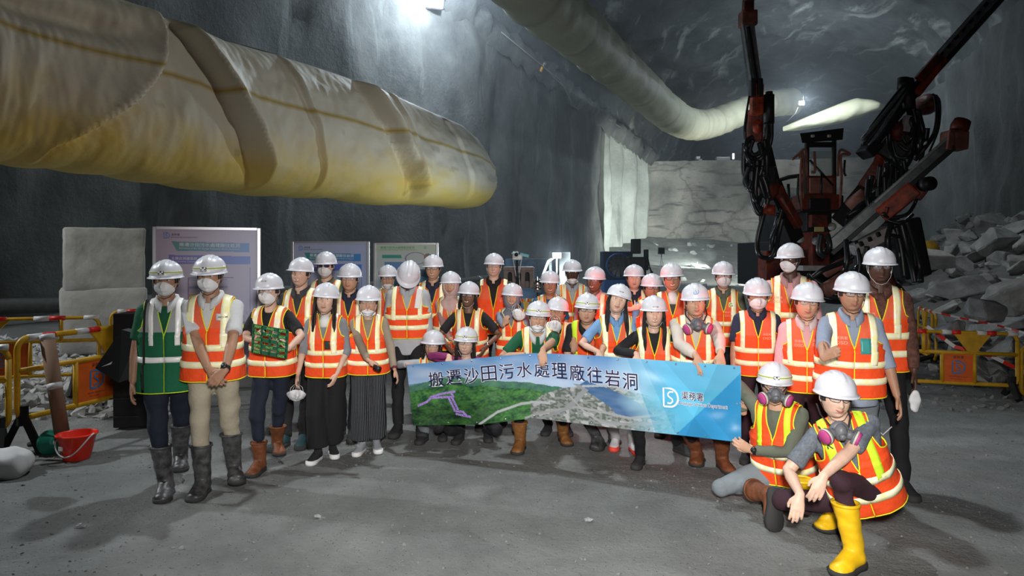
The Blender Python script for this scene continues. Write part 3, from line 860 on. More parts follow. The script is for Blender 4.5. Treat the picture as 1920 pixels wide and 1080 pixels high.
            hb.tube([HM @ Vector((0, .055, .03)), cb, cb + Vector((0, 0, -.12)) - fwd * .01, cb + Vector((0, 0, -.2)) - fwd * .02], [(.075, .03), (.085, .035), (.082, .035), (.05, .02)], 14, up=fwd)
            me = remesh(hb, .009, 1, 'hair_back'); addm('hair_back', me, M_hair)
    else:
        hm = MB(); P = []
        for i in range(22):
            c = .62 - 1.62 * i / 21; row = []
            for j in range(33):
                t = R(38) + R(284) * j / 32
                cc = max(-.985, c); rx, ry = head_dims(cc); sc2 = (1 - abs(cc) ** 2.5) ** .38
                if cc < -.35: t = R(38 - 38 * min(1, (-cc - .35) / .4)) + R(284 + 76 * min(1, (-cc - .35) / .4)) * j / 32
                row.append(Vector((math.sin(t) * (rx + .013) * sc2, -math.cos(t) * (ry + .012) * max(sc2, .5), c * (HRZ + .012))))
            P.append(row)
        hm.grid(P); hm.v = [tuple(HM @ Vector(p)) for p in hm.v]
        h_ = hm.build('headscarf', hijab, root); solid(h_, .010, 0)
        sb = MB(); 
        sb.tube([T.pt(0, -.02, .60), T.pt(0, -.02, .555), T.pt(0, -.035, .50), T.pt(0, -.06, .43), T.pt(0, -.075, .35)], [(.066 * s, .062 * s), (.078 * s, .078 * s), (.125 * s, .098 * s), (.12 * s, .085 * s), (.05 * s, .05 * s)], 18, up=fwd)
        me = remesh(sb, .010, 2, 'scarf_drape'); wrinkle(me, .016, 14, (1, 1, 1), seed); addm('scarf_drape', me, hijab)
    deco = None; vo = None
    if vest is not None: vo, deco = vest_build(T, root, vest, seed)
    d = dict(root=root, T=T, HM=HM, HL=HL, deco=deco, vest=vo, arms=arms, legs=legs, s=s, fwd=fwd, rt=rt, up=up)
    PEOPLE.append(d)
    print('person', len(PEOPLE), 'px', x, 's=%.2f' % s, 'pelvis z=%.2f' % pel.z)
    return d
# ---------------------------------------------------------------- cavern
def nz(x, y, z=0, s=1.0): return noise.noise(Vector((x * s, y * s, z * s)))
def fbm(x, y, z=0, s=1.0, o=4): return noise.fractal(Vector((x * s, y * s, z * s)), 1.0, 2.0, o)
def rock_mat(name, c_lo, c_hi, c_streak, stretch, sscale, crack=0, streak_pos=(.55, .72), rough=.9, bump=.6, scale=.35):
    m = bpy.data.materials.new(name); m.use_nodes = True; nt = m.node_tree; L = nt.links; b = nt.nodes['Principled BSDF']
    b.inputs['Roughness'].default_value = rough; b.inputs['Specular IOR Level'].default_value = .3
    tc = nt.nodes.new('ShaderNodeTexCoord')
    n1 = nt.nodes.new('ShaderNodeTexNoise'); n1.inputs['Scale'].default_value = scale; n1.inputs['Detail'].default_value = 9; n1.inputs['Roughness'].default_value = .65
    L.new(tc.outputs['Object'], n1.inputs['Vector'])
    r1 = nt.nodes.new('ShaderNodeValToRGB'); r1.color_ramp.elements[0].position = .35; r1.color_ramp.elements[1].position = .66
    r1.color_ramp.elements[0].color = (*c_lo, 1); r1.color_ramp.elements[1].color = (*c_hi, 1); L.new(n1.outputs['Fac'], r1.inputs[0])
    mp = nt.nodes.new('ShaderNodeMapping'); mp.inputs['Scale'].default_value = stretch; L.new(tc.outputs['Object'], mp.inputs[0])
    n2 = nt.nodes.new('ShaderNodeTexNoise'); n2.inputs['Scale'].default_value = sscale; n2.inputs['Detail'].default_value = 8; n2.inputs['Roughness'].default_value = .6
    n2.inputs['Distortion'].default_value = .6
    L.new(mp.outputs[0], n2.inputs['Vector'])
    r2 = nt.nodes.new('ShaderNodeValToRGB'); r2.color_ramp.elements[0].position = streak_pos[0]; r2.color_ramp.elements[1].position = streak_pos[1]
    r2.color_ramp.elements[0].color = (0, 0, 0, 1); r2.color_ramp.elements[1].color = (1, 1, 1, 1); L.new(n2.outputs['Fac'], r2.inputs[0])
    mx = nt.nodes.new('ShaderNodeMix'); mx.data_type = 'RGBA'; L.new(r2.outputs[0], mx.inputs[0]); L.new(r1.outputs[0], mx.inputs[6]); mx.inputs[7].default_value = (*c_streak, 1)
    out = mx.outputs[2]
    if crack:
        v = nt.nodes.new('ShaderNodeTexVoronoi'); v.feature = 'DISTANCE_TO_EDGE'; v.inputs['Scale'].default_value = crack
        w_ = nt.nodes.new('ShaderNodeMix'); w_.data_type = 'RGBA'; w_.inputs[0].default_value = .75; L.new(tc.outputs['Object'], w_.inputs[6]); L.new(n1.outputs['Color'], w_.inputs[7])
        L.new(w_.outputs[2], v.inputs['Vector'])
        r3 = nt.nodes.new('ShaderNodeValToRGB'); r3.color_ramp.elements[0].position = 0; r3.color_ramp.elements[1].position = .03
        r3.color_ramp.elements[0].color = (.62, .61, .6, 1); r3.color_ramp.elements[1].color = (1, 1, 1, 1); L.new(v.outputs['Distance'], r3.inputs[0])
        m3 = nt.nodes.new('ShaderNodeMix'); m3.data_type = 'RGBA'; m3.blend_type = 'MULTIPLY'; m3.inputs[0].default_value = 1; L.new(out, m3.inputs[6]); L.new(r3.outputs[0], m3.inputs[7]); out = m3.outputs[2]
    L.new(out, b.inputs['Base Color'])
    n4 = nt.nodes.new('ShaderNodeTexNoise'); n4.inputs['Scale'].default_value = 3.5; n4.inputs['Detail'].default_value = 10; n4.inputs['Roughness'].default_value = .7; L.new(tc.outputs['Object'], n4.inputs['Vector'])
    bp = nt.nodes.new('ShaderNodeBump'); bp.inputs['Strength'].default_value = bump; bp.inputs['Distance'].default_value = .12; L.new(n4.outputs['Fac'], bp.inputs['Height']); L.new(bp.outputs[0], b.inputs['Normal'])
    return m
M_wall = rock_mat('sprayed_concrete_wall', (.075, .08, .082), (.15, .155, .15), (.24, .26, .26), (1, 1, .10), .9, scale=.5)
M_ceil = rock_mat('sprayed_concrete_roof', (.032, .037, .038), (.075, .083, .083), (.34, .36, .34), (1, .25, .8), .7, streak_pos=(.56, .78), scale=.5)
M_white = rock_mat('lamplit_pale_wall', (.38, .41, .38), (.66, .70, .66), (.24, .26, .24), (1, 1, .12), 1.2, streak_pos=(.6, .7))  # lamp brightness on the far left wall put into a paler base colour
M_bench = rock_mat('bare_rock_face', (.16, .16, .15), (.40, .38, .345), (.12, .12, .115), (.4, .4, 2.2), .8, crack=.75, streak_pos=(.56, .64), scale=.35)
M_dark = rock_mat('dark_rock', (.05, .055, .06), (.10, .11, .115), (.14, .15, .15), (1, 1, .3), .6)
def wl(Y): return -12 + .55 * (Y - 16)
def wr(Y): return 21 + .385 * (Y - 28)
def spr(Y): return 18.4 - .129 * Y
def wall_strip(name, path, z0, z1, nzn, m, amp=.5, seed=0, flute=0):
    """path: list of (X,Y); wall rows from z0 to z1 (numbers or fn of Y)"""
    mb = MB(); rows = []
    P2 = []; step = .5
    for (a, b) in zip(path[:-1], path[1:]):
        n = max(1, int(math.hypot(b[0] - a[0], b[1] - a[1]) / step))
        for i in range(n): P2.append((a[0] + (b[0] - a[0]) * i / n, a[1] + (b[1] - a[1]) * i / n))
    P2.append(path[-1])
    for k in range(nzn + 1):
        row = []
        for i, (x, y) in enumerate(P2):
            a = P2[max(i - 1, 0)]; b = P2[min(i + 1, len(P2) - 1)]; dx, dy = b[0] - a[0], b[1] - a[1]; l = math.hypot(dx, dy); nx, ny = -dy / l, dx / l
            za = z0(y) if callable(z0) else z0; zb = z1(y) if callable(z1) else z1
            z = za + (zb - za) * k / nzn
            d = fbm(x * .35 + seed, y * .35, z * .12) * amp + fbm(x * 1.1, y * 1.1 + seed, z * .5) * amp * .3
            if flute: d += flute * math.sin((x + y) * 2.1 + nz(x, y, z * .2, .6) * 2) * .5
            row.append((x + nx * d, y + ny * d, z))
        rows.append(row)
    mb.grid(rows); return tag(mb.build(name, m), kind='structure')
PL = [(wl(-8), -8), (wl(50.4), 50.4)]
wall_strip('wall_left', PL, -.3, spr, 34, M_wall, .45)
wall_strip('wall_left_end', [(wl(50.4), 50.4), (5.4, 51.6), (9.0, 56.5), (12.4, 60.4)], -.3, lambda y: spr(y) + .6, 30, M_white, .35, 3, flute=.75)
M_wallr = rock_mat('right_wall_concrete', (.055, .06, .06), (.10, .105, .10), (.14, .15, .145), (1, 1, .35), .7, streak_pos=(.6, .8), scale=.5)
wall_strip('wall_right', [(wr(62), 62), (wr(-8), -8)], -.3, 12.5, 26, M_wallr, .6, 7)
BT = 10.15
wall_strip('wall_back', [(11.6, 60.2), (34.5, 57.2)], 0, lambda y: BT, 26, M_bench, .7, 11)
# ragged springing ledge along the left wall
def ledge():
    mb = MB(); rows = []
    for k, (dx, dz) in enumerate(((0, -.9), (.35, -.5), (.55, 0), (.2, .5), (-.6, .7))):
        row = []
        for i in range(150):
            Y = 22 + i * .26; n_ = fbm(Y * 1.3, k * .7, 0) * .55 + nz(Y * 3, k) * .2
            row.append((wl(Y) + .84 * (dx * (1 + n_ * 1.6)), Y - .48 * dx, spr(Y) + dz + n_ * .7))
        rows.append(row)
    mb.grid(rows); tag(mb.build('trim_1', M_wall), kind='structure')
ledge()
# roof
def roof():
    mb = MB(); rows = []
    ys = [-8 + 1.1 * i for i in range(97)]
    for Y in ys:
        Yc = min(Y, 62); xl, xr = wl(min(Yc, 60)) - .2, wr(Yc) + .4; zl, zr = spr(Yc), 12.2
        if Y > 62: xl += (Y - 62) * .35; xr += (Y - 62) * .3
        cz = max(zl, zr) + (5.2 if Y < 58 else 5.0)
        row = []
        for j in range(81):
            t = j / 80; a = PI * t; x = (xl + xr) / 2 - (xr - xl) / 2 * math.cos(a)
            s_ = math.sin(a) ** .85
            z = zl + (zr - zl) * t + (cz - max(zl, zr)) * s_
            d = fbm(x * .3, Y * .3, 5) * .55 + fbm(x * .9, Y * .9, 2) * .18
            row.append((x, Y, z + d * min(1, s_ * 2 + .1)))
        rows.append(row)
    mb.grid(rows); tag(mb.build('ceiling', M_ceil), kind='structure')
roof()
# upper heading behind the bench
mb = MB(); mb.grid([[(10 + i * .8, y, BT + fbm(i * .5, y * .4) * .25) for i in range(42)] for y in (60.0, 60.6, 63, 70, 80, 98)])
tag(mb.build('floor_2', M_dark), kind='structure')
wall_strip('wall_far', [(8, 97), (52, 94)], 8, 24, 12, M_dark, 1.2, 5)
wall_strip('wall_heading_left', [(12.0, 60.3), (24.5, 98)], BT - .5, lambda y: 12.5, 8, M_dark, .5, 9)
wall_strip('wall_heading_right', [(46, 98), (34.2, 60.5)], BT - .5, lambda y: 13, 8, M_dark, .5, 13)
# floor
def ground_h(x, y):
    h = 0
    if y > 9: h += fbm(x * .4, y * .4, 3) * .10 * min(1, (y - 9) / 8)
    # muck slope under the rock face
    d = (y - 41) / 19
    if d > 0: h += 3.2 * min(1, d) ** 1.5 * (1 if x > 6 else max(0, min(1, (x - 2) / 4)))
    # rubble heap by the right wall
    q = (x - (9.0 + max(0, 13 - y) * .5)) / 5.0
    if q > 0 and y > 9.5: h += 2.6 * min(1, q) ** 1.0 * min(1, (y - 9.5) / 5.5) * max(0, min(1, (30 - y) / 9)) * (1 + .25 * nz(x, y, 1, .5))
    # crushed stone bank below the left wall
    e = (wl(y) + 7 - x) / 6
    if y > 7.5 and e > 0: h += .35 * min(1, e) * min(1, (y - 7.5) / 3)
    return h
def floor_mat():
    m = rock_mat('dusty_concrete_floor', (.19, .195, .19), (.28, .29, .28), (.35, .36, .35), (1, 1, 1), .7, streak_pos=(.5, .75), bump=.0, scale=1.3)
    nt = m.node_tree; L = nt.links; b = nt.nodes['Principled BSDF']; tc = [n for n in nt.nodes if n.type == 'TEX_COORD'][0]
    hs = []
    for sc, lo, hi, w_ in ((9, .40, .72, 1.0), (34, .42, .70, .6), (3, .3, .8, 1.2)):
        n = nt.nodes.new('ShaderNodeTexNoise'); n.inputs['Scale'].default_value = sc; n.inputs['Detail'].default_value = 8; n.inputs['Roughness'].default_value = .7; L.new(tc.outputs['Object'], n.inputs['Vector'])
        mm = nt.nodes.new('ShaderNodeMath'); mm.operation = 'MULTIPLY'; mm.inputs[1].default_value = w_; L.new(n.outputs['Fac'], mm.inputs[0]); hs.append(mm.outputs[0])
    a = nt.nodes.new('ShaderNodeMath'); L.new(hs[0], a.inputs[0]); L.new(hs[1], a.inputs[1]); a2 = nt.nodes.new('ShaderNodeMath'); L.new(a.outputs[0], a2.inputs[0]); L.new(hs[2], a2.inputs[1])
    bp = [n for n in nt.nodes if n.type == 'BUMP'][0]; L.new(a2.outputs[0], bp.inputs['Height']); bp.inputs['Strength'].default_value = 1.0; bp.inputs['Distance'].default_value = .06
    # dark grit specks
    v = nt.nodes.new('ShaderNodeTexVoronoi'); v.inputs['Scale'].default_value = 26; L.new(tc.outputs['Object'], v.inputs['Vector'])
    r = nt.nodes.new('ShaderNodeValToRGB'); r.color_ramp.elements[0].position = .07; r.color_ramp.elements[1].position = .15; r.color_ramp.elements[0].color = (.25, .25, .25, 1); r.color_ramp.elements[1].color = (1, 1, 1, 1); L.new(v.outputs['Distance'], r.inputs[0])
    old = b.inputs['Base Color'].links[0].from_socket
    mx = nt.nodes.new('ShaderNodeMix'); mx.data_type = 'RGBA'; mx.blend_type = 'MULTIPLY'; mx.inputs[0].default_value = 1; L.new(old, mx.inputs[6]); L.new(r.outputs[0], mx.inputs[7]); L.new(mx.outputs[2], b.inputs['Base Color'])
    return m
M_floor = floor_mat()
mb = MB(); xs = list(np.arange(-24, 46.1, .5)); ys = list(np.arange(-8, 64.1, .5))
mb.grid([[(x, y, ground_h(x, y)) for x in xs] for y in ys]); tag(mb.build('floor', M_floor), kind='structure')
# ---------------------------------------------------------------- ventilation ducts
def interp(x, xs_, ys_): return float(np.interp(x, xs_, ys_))
M_duct = bpy.data.materials.new('faded_yellow_duct_cloth'); M_duct.use_nodes = True
def duct_mat(m):
    nt = m.node_tree; L = nt.links; b = nt.nodes['Principled BSDF']; b.inputs['Roughness'].default_value = .62; b.inputs['Specular IOR Level'].default_value = .3
    at_ = nt.nodes.new('ShaderNodeAttribute'); at_.attribute_name = 'print'; L.new(at_.outputs['Color'], b.inputs['Base Color'])
    tc = nt.nodes.new('ShaderNodeTexCoord'); n = nt.nodes.new('ShaderNodeTexNoise'); n.inputs['Scale'].default_value = 2.2; n.inputs['Detail'].default_value = 6; L.new(tc.outputs['Object'], n.inputs['Vector'])
    bp = nt.nodes.new('ShaderNodeBump'); bp.inputs['Strength'].default_value = .35; bp.inputs['Distance'].default_value = .08; L.new(n.outputs['Fac'], bp.inputs['Height']); L.new(bp.outputs[0], b.inputs['Normal'])
duct_mat(M_duct)
def paint(o, cols):     # cols per vertex (linear rgb)
    me = o.data; at_ = me.color_attributes.new('print', 'FLOAT_COLOR', 'POINT')
    a = np.ones((len(me.vertices), 4)); a[:, :3] = np.array(cols); at_.data.foreach_set('color', a.ravel())
def near_duct():
    root = thing('ventilation_duct', (-3.7, 13, 4.3), 'huge sagging cream and yellow cloth ventilation duct hanging along the left wall', 'ventilation duct')
    xt = [-260, 0, 200, 250, 400, 500, 620, 700, 790, 850, 870, 884]; yt = [-190, -72, -2, 16, 76, 102, 140, 168, 208, 233, 250, 284]
    xb = [-260, 0, 180, 340, 500, 620, 720, 780, 860, 876, 884]; yb = [270, 303, 323, 348, 366, 370, 384, 381, 390, 388, 372]
    cols = []; mb = MB(); rows = []; NU, NV = 520, 110
    for i in range(NU + 1):
        px = -260 + (884 + 260) * (i / NU) ** .93
        k = (px - 960) / F; Y = 10.08 / (.467 - k) ; Y = max(Y, 5.5)
        ty, by = interp(px, xt, yt), interp(px, xb, yb)
        zt, zb = CAMZ - (ty - HOR) / F * Y, CAMZ - (by - HOR) / F * Y
        X = k * Y; row = []
        endt = max(0, (px - 850) / 34)
        for j in range(NV + 1):
            a = 2 * PI * j / NV          # 0 top, increasing toward the camera side
            v = (1 - math.cos(a)) / 2; side = math.sin(a)
            zz = zt + (zb - zt) * v
            dep = (abs(side) ** .8) * math.copysign(1, side) * 1.0
            # heavier belly low down
            dep *= (.72 + .45 * v) * (1 - .12 * endt)
            d = 0
            if side > 0:
                for x0, x1, A, w_, pw in ((248, 40, .26, 60, 2.6), (298, 436, .30, 75, 1.1), (500, 545, .07, 26, 1.3), (648, 738, .30, 60, 1.5), (690, 716, .05, 26, 1.2), (800, 835, .04, 28, 1.1)):
                    u = min(1, v * 1.06); xf = x0 + (x1 - x0) * u ** pw; q = (px - xf) / w_
                    if pw > 2: q = -q
                    fade = min(1, v * 9 + .25) * (1 - .6 * max(0, v - .85) / .15)
                    hi = math.exp(-max(q, 0) * 1.25) * .75; lo = -math.exp(min(q, 0) * 2.2) * .45; k_ = max(0, min(1, (q + .09) / .18)); k_ = k_ * k_ * (3 - 2 * k_)
                    d += 1.7 * A * fade * (lo + (hi - lo) * k_)
                d += .05 * nz(px * .02, v * 5, 1) + .022 * nz(px * .07, v * 16, 4)
                d += .018 * math.sin(px * .11 + v * 5) * math.exp(-((v - .62) / .12) ** 2)
                if px < 250: d -= .35 * math.exp(-((v - .27) / .07) ** 2) * min(1, (250 - px) / 120)
            dep += d * (1 if side > 0 else 0) * min(1, abs(side) * 2)
            sagz = -.03 * math.exp(-((v - .98) / .05) ** 2) * abs(math.sin(px * .03)) * 1.2
            row.append((X + dep * .86, Y - dep * .50, zz + sagz))
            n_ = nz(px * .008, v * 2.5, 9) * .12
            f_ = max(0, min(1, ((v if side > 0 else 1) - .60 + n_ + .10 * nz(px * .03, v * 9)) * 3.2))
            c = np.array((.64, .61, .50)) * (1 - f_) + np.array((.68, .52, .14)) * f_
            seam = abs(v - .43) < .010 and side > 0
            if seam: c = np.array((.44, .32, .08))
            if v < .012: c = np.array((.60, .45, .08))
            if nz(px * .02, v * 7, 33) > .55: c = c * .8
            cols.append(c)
        rows.append(row)
    # end cap, gathered
    cx = sum(p[0] for p in rows[-1]) / (NV + 1); cy = sum(p[1] for p in rows[-1]) / (NV + 1); cz = sum(p[2] for p in rows[-1]) / (NV + 1)
    rows.append([(cx + (p[0] - cx) * .5 + .05, cy + (p[1] - cy) * .5 + .1, cz + (p[2] - cz) * .5) for p in rows[-1]]); cols += [cols[-1]] * (NV + 1)
    rows.append([(cx + .04, cy + .1, cz)] * (NV + 1)); cols += [cols[-1]] * (NV + 1)
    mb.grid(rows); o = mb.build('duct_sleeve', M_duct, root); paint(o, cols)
    # suspension rope
    mb = MB()
    tops = [rows[i][0] for i in range(20, NU, 12)]
    mb.tube([(p[0] - .05, p[1], p[2] + .05) for p in tops], .02, 6); mb.build('suspension_wire', mat('steel_wire', (.12, .12, .12), .5, metal=.8), root)
near_duct()
def far_duct(name, label, pts, dia, colr, ripple=.055):
    P = [Vector(at(x, y, Y)) for x, y, Y in pts]; root = thing(name, P[len(P) // 2], label, 'ventilation duct')
    # resample
    seg = []; 
    for i in range(len(P) - 1):
        p0 = P[max(i - 1, 0)]; p1, p2 = P[i], P[i + 1]; p3 = P[min(i + 2, len(P) - 1)]
        for k in range(14):
            t = k / 14; seg.append(((2 * p1) + (p2 - p0) * t + (2 * p0 - 5 * p1 + 4 * p2 - p3) * t * t + (3 * p1 - p0 - 3 * p2 + p3) * t ** 3) * .5)
    seg.append(P[-1]); mb = MB(); rows = []; cols = []; prevu = Vector((0, 0, 1)); n = len(seg)
    for i, p in enumerate(seg):
        t = (seg[min(i + 1, n - 1)] - seg[max(i - 1, 0)]).normalized(); u = (Vector((0, 0, 1)) - t * t.z).normalized(); wv = t.cross(u)
        d_ = dia[0] + (dia[1] - dia[0]) * i / (n - 1); row = []
        for j in range(33):
            a = 2 * PI * j / 32
            wr_ = ripple * (abs(math.sin(i * .55 + .5 * math.sin(a * 2 + i))) - .5) + ripple * 1.2 * nz(i * .4, math.cos(a) * 2, math.sin(a) * 2)
            r_ = d_ / 2 * (1 + wr_); row.append(p + wv * (math.cos(a) * r_) + u * (math.sin(a) * r_ * 1.02))
            c = np.array(colr) * (1 + .12 * nz(i * .15, math.cos(a), math.sin(a)))
            if i % 14 == 0: c = c * .8
            cols.append(c)
        rows.append(row)
    rows.append([seg[-1]] * 33); cols += [cols[-1]] * 33
    mb.grid(rows); o = mb.build('duct_sleeve', M_duct, root); paint(o, cols); return root
far_duct('ventilation_duct', 'long round cream ventilation duct running under the roof and bending right', [(900, -120, 21), (1000, -12, 24.5), (1075, 52, 28), (1140, 112, 33), (1198, 162, 38), (1245, 205, 43), (1275, 226, 46), (1305, 234, 48.5), (1340, 229, 50), (1385, 211, 51), (1440, 195, 52), (1488, 190, 53)], (2.25, 2.0), (.52, .51, .38))
def flat_duct():
    root = thing('ventilation_duct', at(1590, 215, 50), 'brightly lit flattened end of a cream duct behind the drill rig', 'ventilation duct')
    xs_ = [1468, 1500, 1540, 1580, 1604, 1630, 1660]; yt = [238, 224, 208, 192, 184, 188, 198]; yb = [246, 244, 238, 230, 222, 212, 203]
    mb = MB(); rows = []; cols = []
    for i in range(50):
        px = 1468 + 192 * i / 49; t_, b_ = interp(px, xs_, yt), interp(px, xs_, yb); row = []
        for j in range(25):
            a = 2 * PI * j / 24; v = (1 - math.cos(a)) / 2
            p = at(px, t_ + (b_ - t_) * v, 48 - (px - 1468) / 192 * 3); p.y -= math.sin(a) * .8 * min(1, i / 6, (49 - i) / 6 + .1) + .08 * nz(px * .05, v * 4)
            row.append(p); cols.append(np.array((.55, .53, .36)))
        rows.append(row)
    mb.grid(rows); o = mb.build('duct_sleeve', M_duct, root); paint(o, cols)
flat_duct()
# ---------------------------------------------------------------- floodlights that are seen
M_glow = mat('lit_lamp_glass', (1, 1, 1), .4, emit=(.88, .95, 1), es=90); M_steel = mat('dull_steel', (.30, .31, .32), .5, metal=.6, var=.3, vscale=8)
M_dsteel = mat('dark_steel', (.05, .05, .055), .55, metal=.4, var=.4, vscale=9)
def flood(label, p, r, tgt, wire=None):
    root = thing('floodlight', p, label, 'floodlight'); d = (Vector(tgt) - p).normalized(); rot = d.to_track_quat('-Y', 'Z').to_matrix()
    mb = MB(); mb.box(p - d * r * .5, (r * 2.2, r * .9, r * 1.7), rot, bev=r * .1); mb.build('housing', M_dsteel, root, smooth=False)
    mb = MB(); mb.box(p + d * r * .0, (r * 1.9, r * .12, r * 1.4), rot); mb.build('lamp_glass', M_glow, root, smooth=False)
    mb = MB(); mb.tube([p + rot @ Vector((-r * 1.25, r * .4, 0)), p + rot @ Vector((-r * 1.25, r * 1.2, 0)), p + rot @ Vector((r * 1.25, r * 1.2, 0)), p + rot @ Vector((r * 1.25, r * .4, 0))], r * .08, 6); mb.build('bracket', M_steel, root)
    return root
flood('bright white floodlight high on the left wall at the top of the view', L_WALL, .62, (3, 0, 2))
q = flood('bright white floodlight hanging below the far roof beside the duct', L_FAR, .17, (5, 0, 6))
mb = MB(); mb.tube([L_FAR + Vector((0, .3, 0)), L_FAR + Vector((-.2, .5, -.6)), L_FAR + Vector((-.9, .6, -1.3))], .04, 6); mb.build('cable', M_dsteel, q)

# dusty air around the lamps
mb = MB(); mb.box((6, 40, 9), (66, 52, 26)); hz = mb.build('haze', bpy.data.materials.new('dusty_air'), smooth=False); tag(hz, 'thin dusty air glowing around the lamps deep in the cavern', 'haze', kind='stuff')
_m = hz.data.materials[0]; _m.use_nodes = True; _nt = _m.node_tree; _nt.nodes.remove(_nt.nodes['Principled BSDF']); _v = _nt.nodes.new('ShaderNodeVolumeScatter'); _v.inputs['Density'].default_value = .0045; _v.inputs['Anisotropy'].default_value = .35
_v.inputs['Color'].default_value = (.85, .93, 1, 1); _nt.links.new(_v.outputs[0], _nt.nodes['Material Output'].inputs['Volume'])
# ---------------------------------------------------------------- stones
def rock_mesh(seed, flat=.75):
    rnd = random.Random(seed); bm = bmesh.new()
    pts = [Vector((rnd.gauss(0, 1), rnd.gauss(0, 1), rnd.gauss(0, 1))).normalized() for _ in range(14)]
    for p in pts: bm.verts.new(Vector((p.x * .5, p.y * .42, p.z * .5 * flat)) * rnd.uniform(.78, 1.05))
    bmesh.ops.convex_hull(bm, input=list(bm.verts))
    for v in [v for v in bm.verts if not v.link_faces]: bm.verts.remove(v)
    bmesh.ops.bevel(bm, geom=list(bm.edges), offset=.02, segments=1, affect='EDGES')
    bmesh.ops.triangulate(bm, faces=list(bm.faces)); bmesh.ops.subdivide_edges(bm, edges=list(bm.edges), cuts=2, use_grid_fill=True)
    for v in bm.verts: q = v.co * 4 + Vector((seed * 3.1, 0, 0)); v.co *= 1 + .07 * noise.noise(q) + .05 * abs(noise.noise(q * 2.3)) 
    me = bpy.data.meshes.new('rock'); bm.to_mesh(me); bm.free(); return me
M_rock = mat('broken_grey_rock', (.40, .41, .41), .9, var=.45, vscale=2.5, bump=.5, bscale=6)
M_rock2 = mat('pale_broken_rock', (.50, .51, .49), .9, var=.35, vscale=3, bump=.5, bscale=8)
ROCKS = [rock_mesh(i) for i in range(12)]
for i, m_ in enumerate(ROCKS): m_.materials.append(M_rock if i % 3 else M_rock2)
def put_rock(me, p, size, rnd, label, group, squash=1.0):
    o = link('rock', me); o.location = p; o.scale = (size * rnd.uniform(.8, 1.3), size * rnd.uniform(.8, 1.2), size * rnd.uniform(.6, 1.0) * squash)
    o.rotation_euler = (rnd.uniform(-.5, .5), rnd.uniform(-.5, .5), rnd.uniform(0, 6.28)); return tag(o, label, 'rock', group)
rnd = random.Random(5)
cnt = 0
while cnt < 285:
    y = rnd.uniform(9.8, 26) if rnd.random() < .75 else rnd.uniform(9.8, 15); x = rnd.uniform(6.5, 20)
    px = 960 + x / y * F
    h = ground_h(x, y)
    if x > wr(y) - 1.2 or px > 2000 or px < 1640 or (h < .12 and rnd.random() < .8): continue
    sz = rnd.choice((.25, .35, .45, .5, .6, .75, .9)) * (y / 14) ** .5
    put_rock(rnd.choice(ROCKS), (x, y, h + sz * .10), sz, rnd, 'angular broken grey rock in the rubble heap by the right wall', 'rocks in the right rubble heap'); cnt += 1
SL = ['long pale slab crowning the rubble heap near the right edge', 'big tilted slab in the middle of the rubble heap', 'slab just above the pale end-on barrier at the rubble foot', 'broad slab at the left toe of the rubble heap beside the yellow machine', 'pale slab lying against the yellow machine drum',
      'slab behind the right end of the yellow barrier', 'smaller pale boulder seen through the yellow barrier', 'dark slab low on the left flank of the rubble heap', 'slab against the right edge, halfway up the rubble heap']
for (px, py, Y, sz) in ((1872, 435, 17.5, 1.9), (1845, 570, 11.8, 1.4), (1780, 600, 11.2, 1.1), (1700, 498, 15.5, 1.5), (1755, 470, 16.5, 1.3), (1890, 640, 10.6, 1.3), (1838, 665, 10.2, .8), (1800, 520, 13, 1.5), (1900, 540, 12.2, 1.6)):
    put_rock(rnd.choice(ROCKS), at(px, py + 18, Y), sz * .68, rnd, SL.pop(0), 'large slabs in the right rubble heap')
# low muck at the foot of the rock face
cnt = 0
while cnt < 70:
    y = rnd.uniform(36, 58); x = y * (rnd.uniform(1230, 1640) - 960) / F
    put_rock(rnd.choice(ROCKS), (x, y, ground_h(x, y) + .05), rnd.choice((.4, .6, .9)), rnd, 'blasted rock lying below the pale rock face', 'blasted rocks below the rock face'); cnt += 1
# crushed stone behind the left barriers
mb = MB()
def chip(mb, p, s_, rnd, mi=0):
    k = rnd.choice(CH); M = Matrix.Rotation(rnd.uniform(0, 6.28), 3, 'Z') @ Matrix.Rotation(rnd.uniform(-1, 1), 3, 'X')
    mb.add([M @ Vector((v[0] * s_, v[1] * s_, v[2] * s_ * .7)) + Vector(p) for v in k[0]], k[1], mi)
CH = []
for i in range(6):
    bm = bmesh.new(); r_ = random.Random(90 + i)
    for _ in range(9): bm.verts.new(Vector((r_.gauss(0, 1), r_.gauss(0, 1), r_.gauss(0, 1))).normalized() * .5)
    bmesh.ops.convex_hull(bm, input=list(bm.verts)); bm.verts.index_update(); CH.append(([tuple(v.co) for v in bm.verts], [[v.index for v in f.verts] for f in bm.faces])); bm.free()
for _ in range(2600):
    y = rnd.uniform(7.6, 13.5); x = y * (rnd.uniform(-60, 330) - 960) / F
    if y < 8.6 and rnd.random() < .5: continue
    chip(mb, (x, y, ground_h(x, y) + .01), rnd.choice((.05, .07, .09, .14, .22)), rnd)
tag(mb.build('crushed_stone', mat('pale_crushed_stone', (.55, .57, .56), .9, var=.3, vscale=9), smooth=False), 'pale crushed stone spread behind the left yellow barriers', 'crushed stone', kind='stuff')
mb = MB()
for _ in range(3200):
    y = rnd.uniform(3.7, 9) ** 1; x = rnd.uniform(-.78, .78) * y
    chip(mb, (x, y, .001), rnd.choice((.008, .010, .014, .022)) * rnd.uniform(.8, 1.5), rnd)
for _ in range(500):
    y = rnd.uniform(8, 12); x = y * (rnd.uniform(1480, 1950) - 960) / F
    chip(mb, (x, y, ground_h(x, y)), rnd.choice((.03, .05, .09, .12)), rnd)
tag(mb.build('gravel', mat('floor_grit', (.20, .20, .195), .9, var=.3, vscale=20), smooth=False), 'loose grit scattered over the dusty floor', 'gravel', kind='stuff')
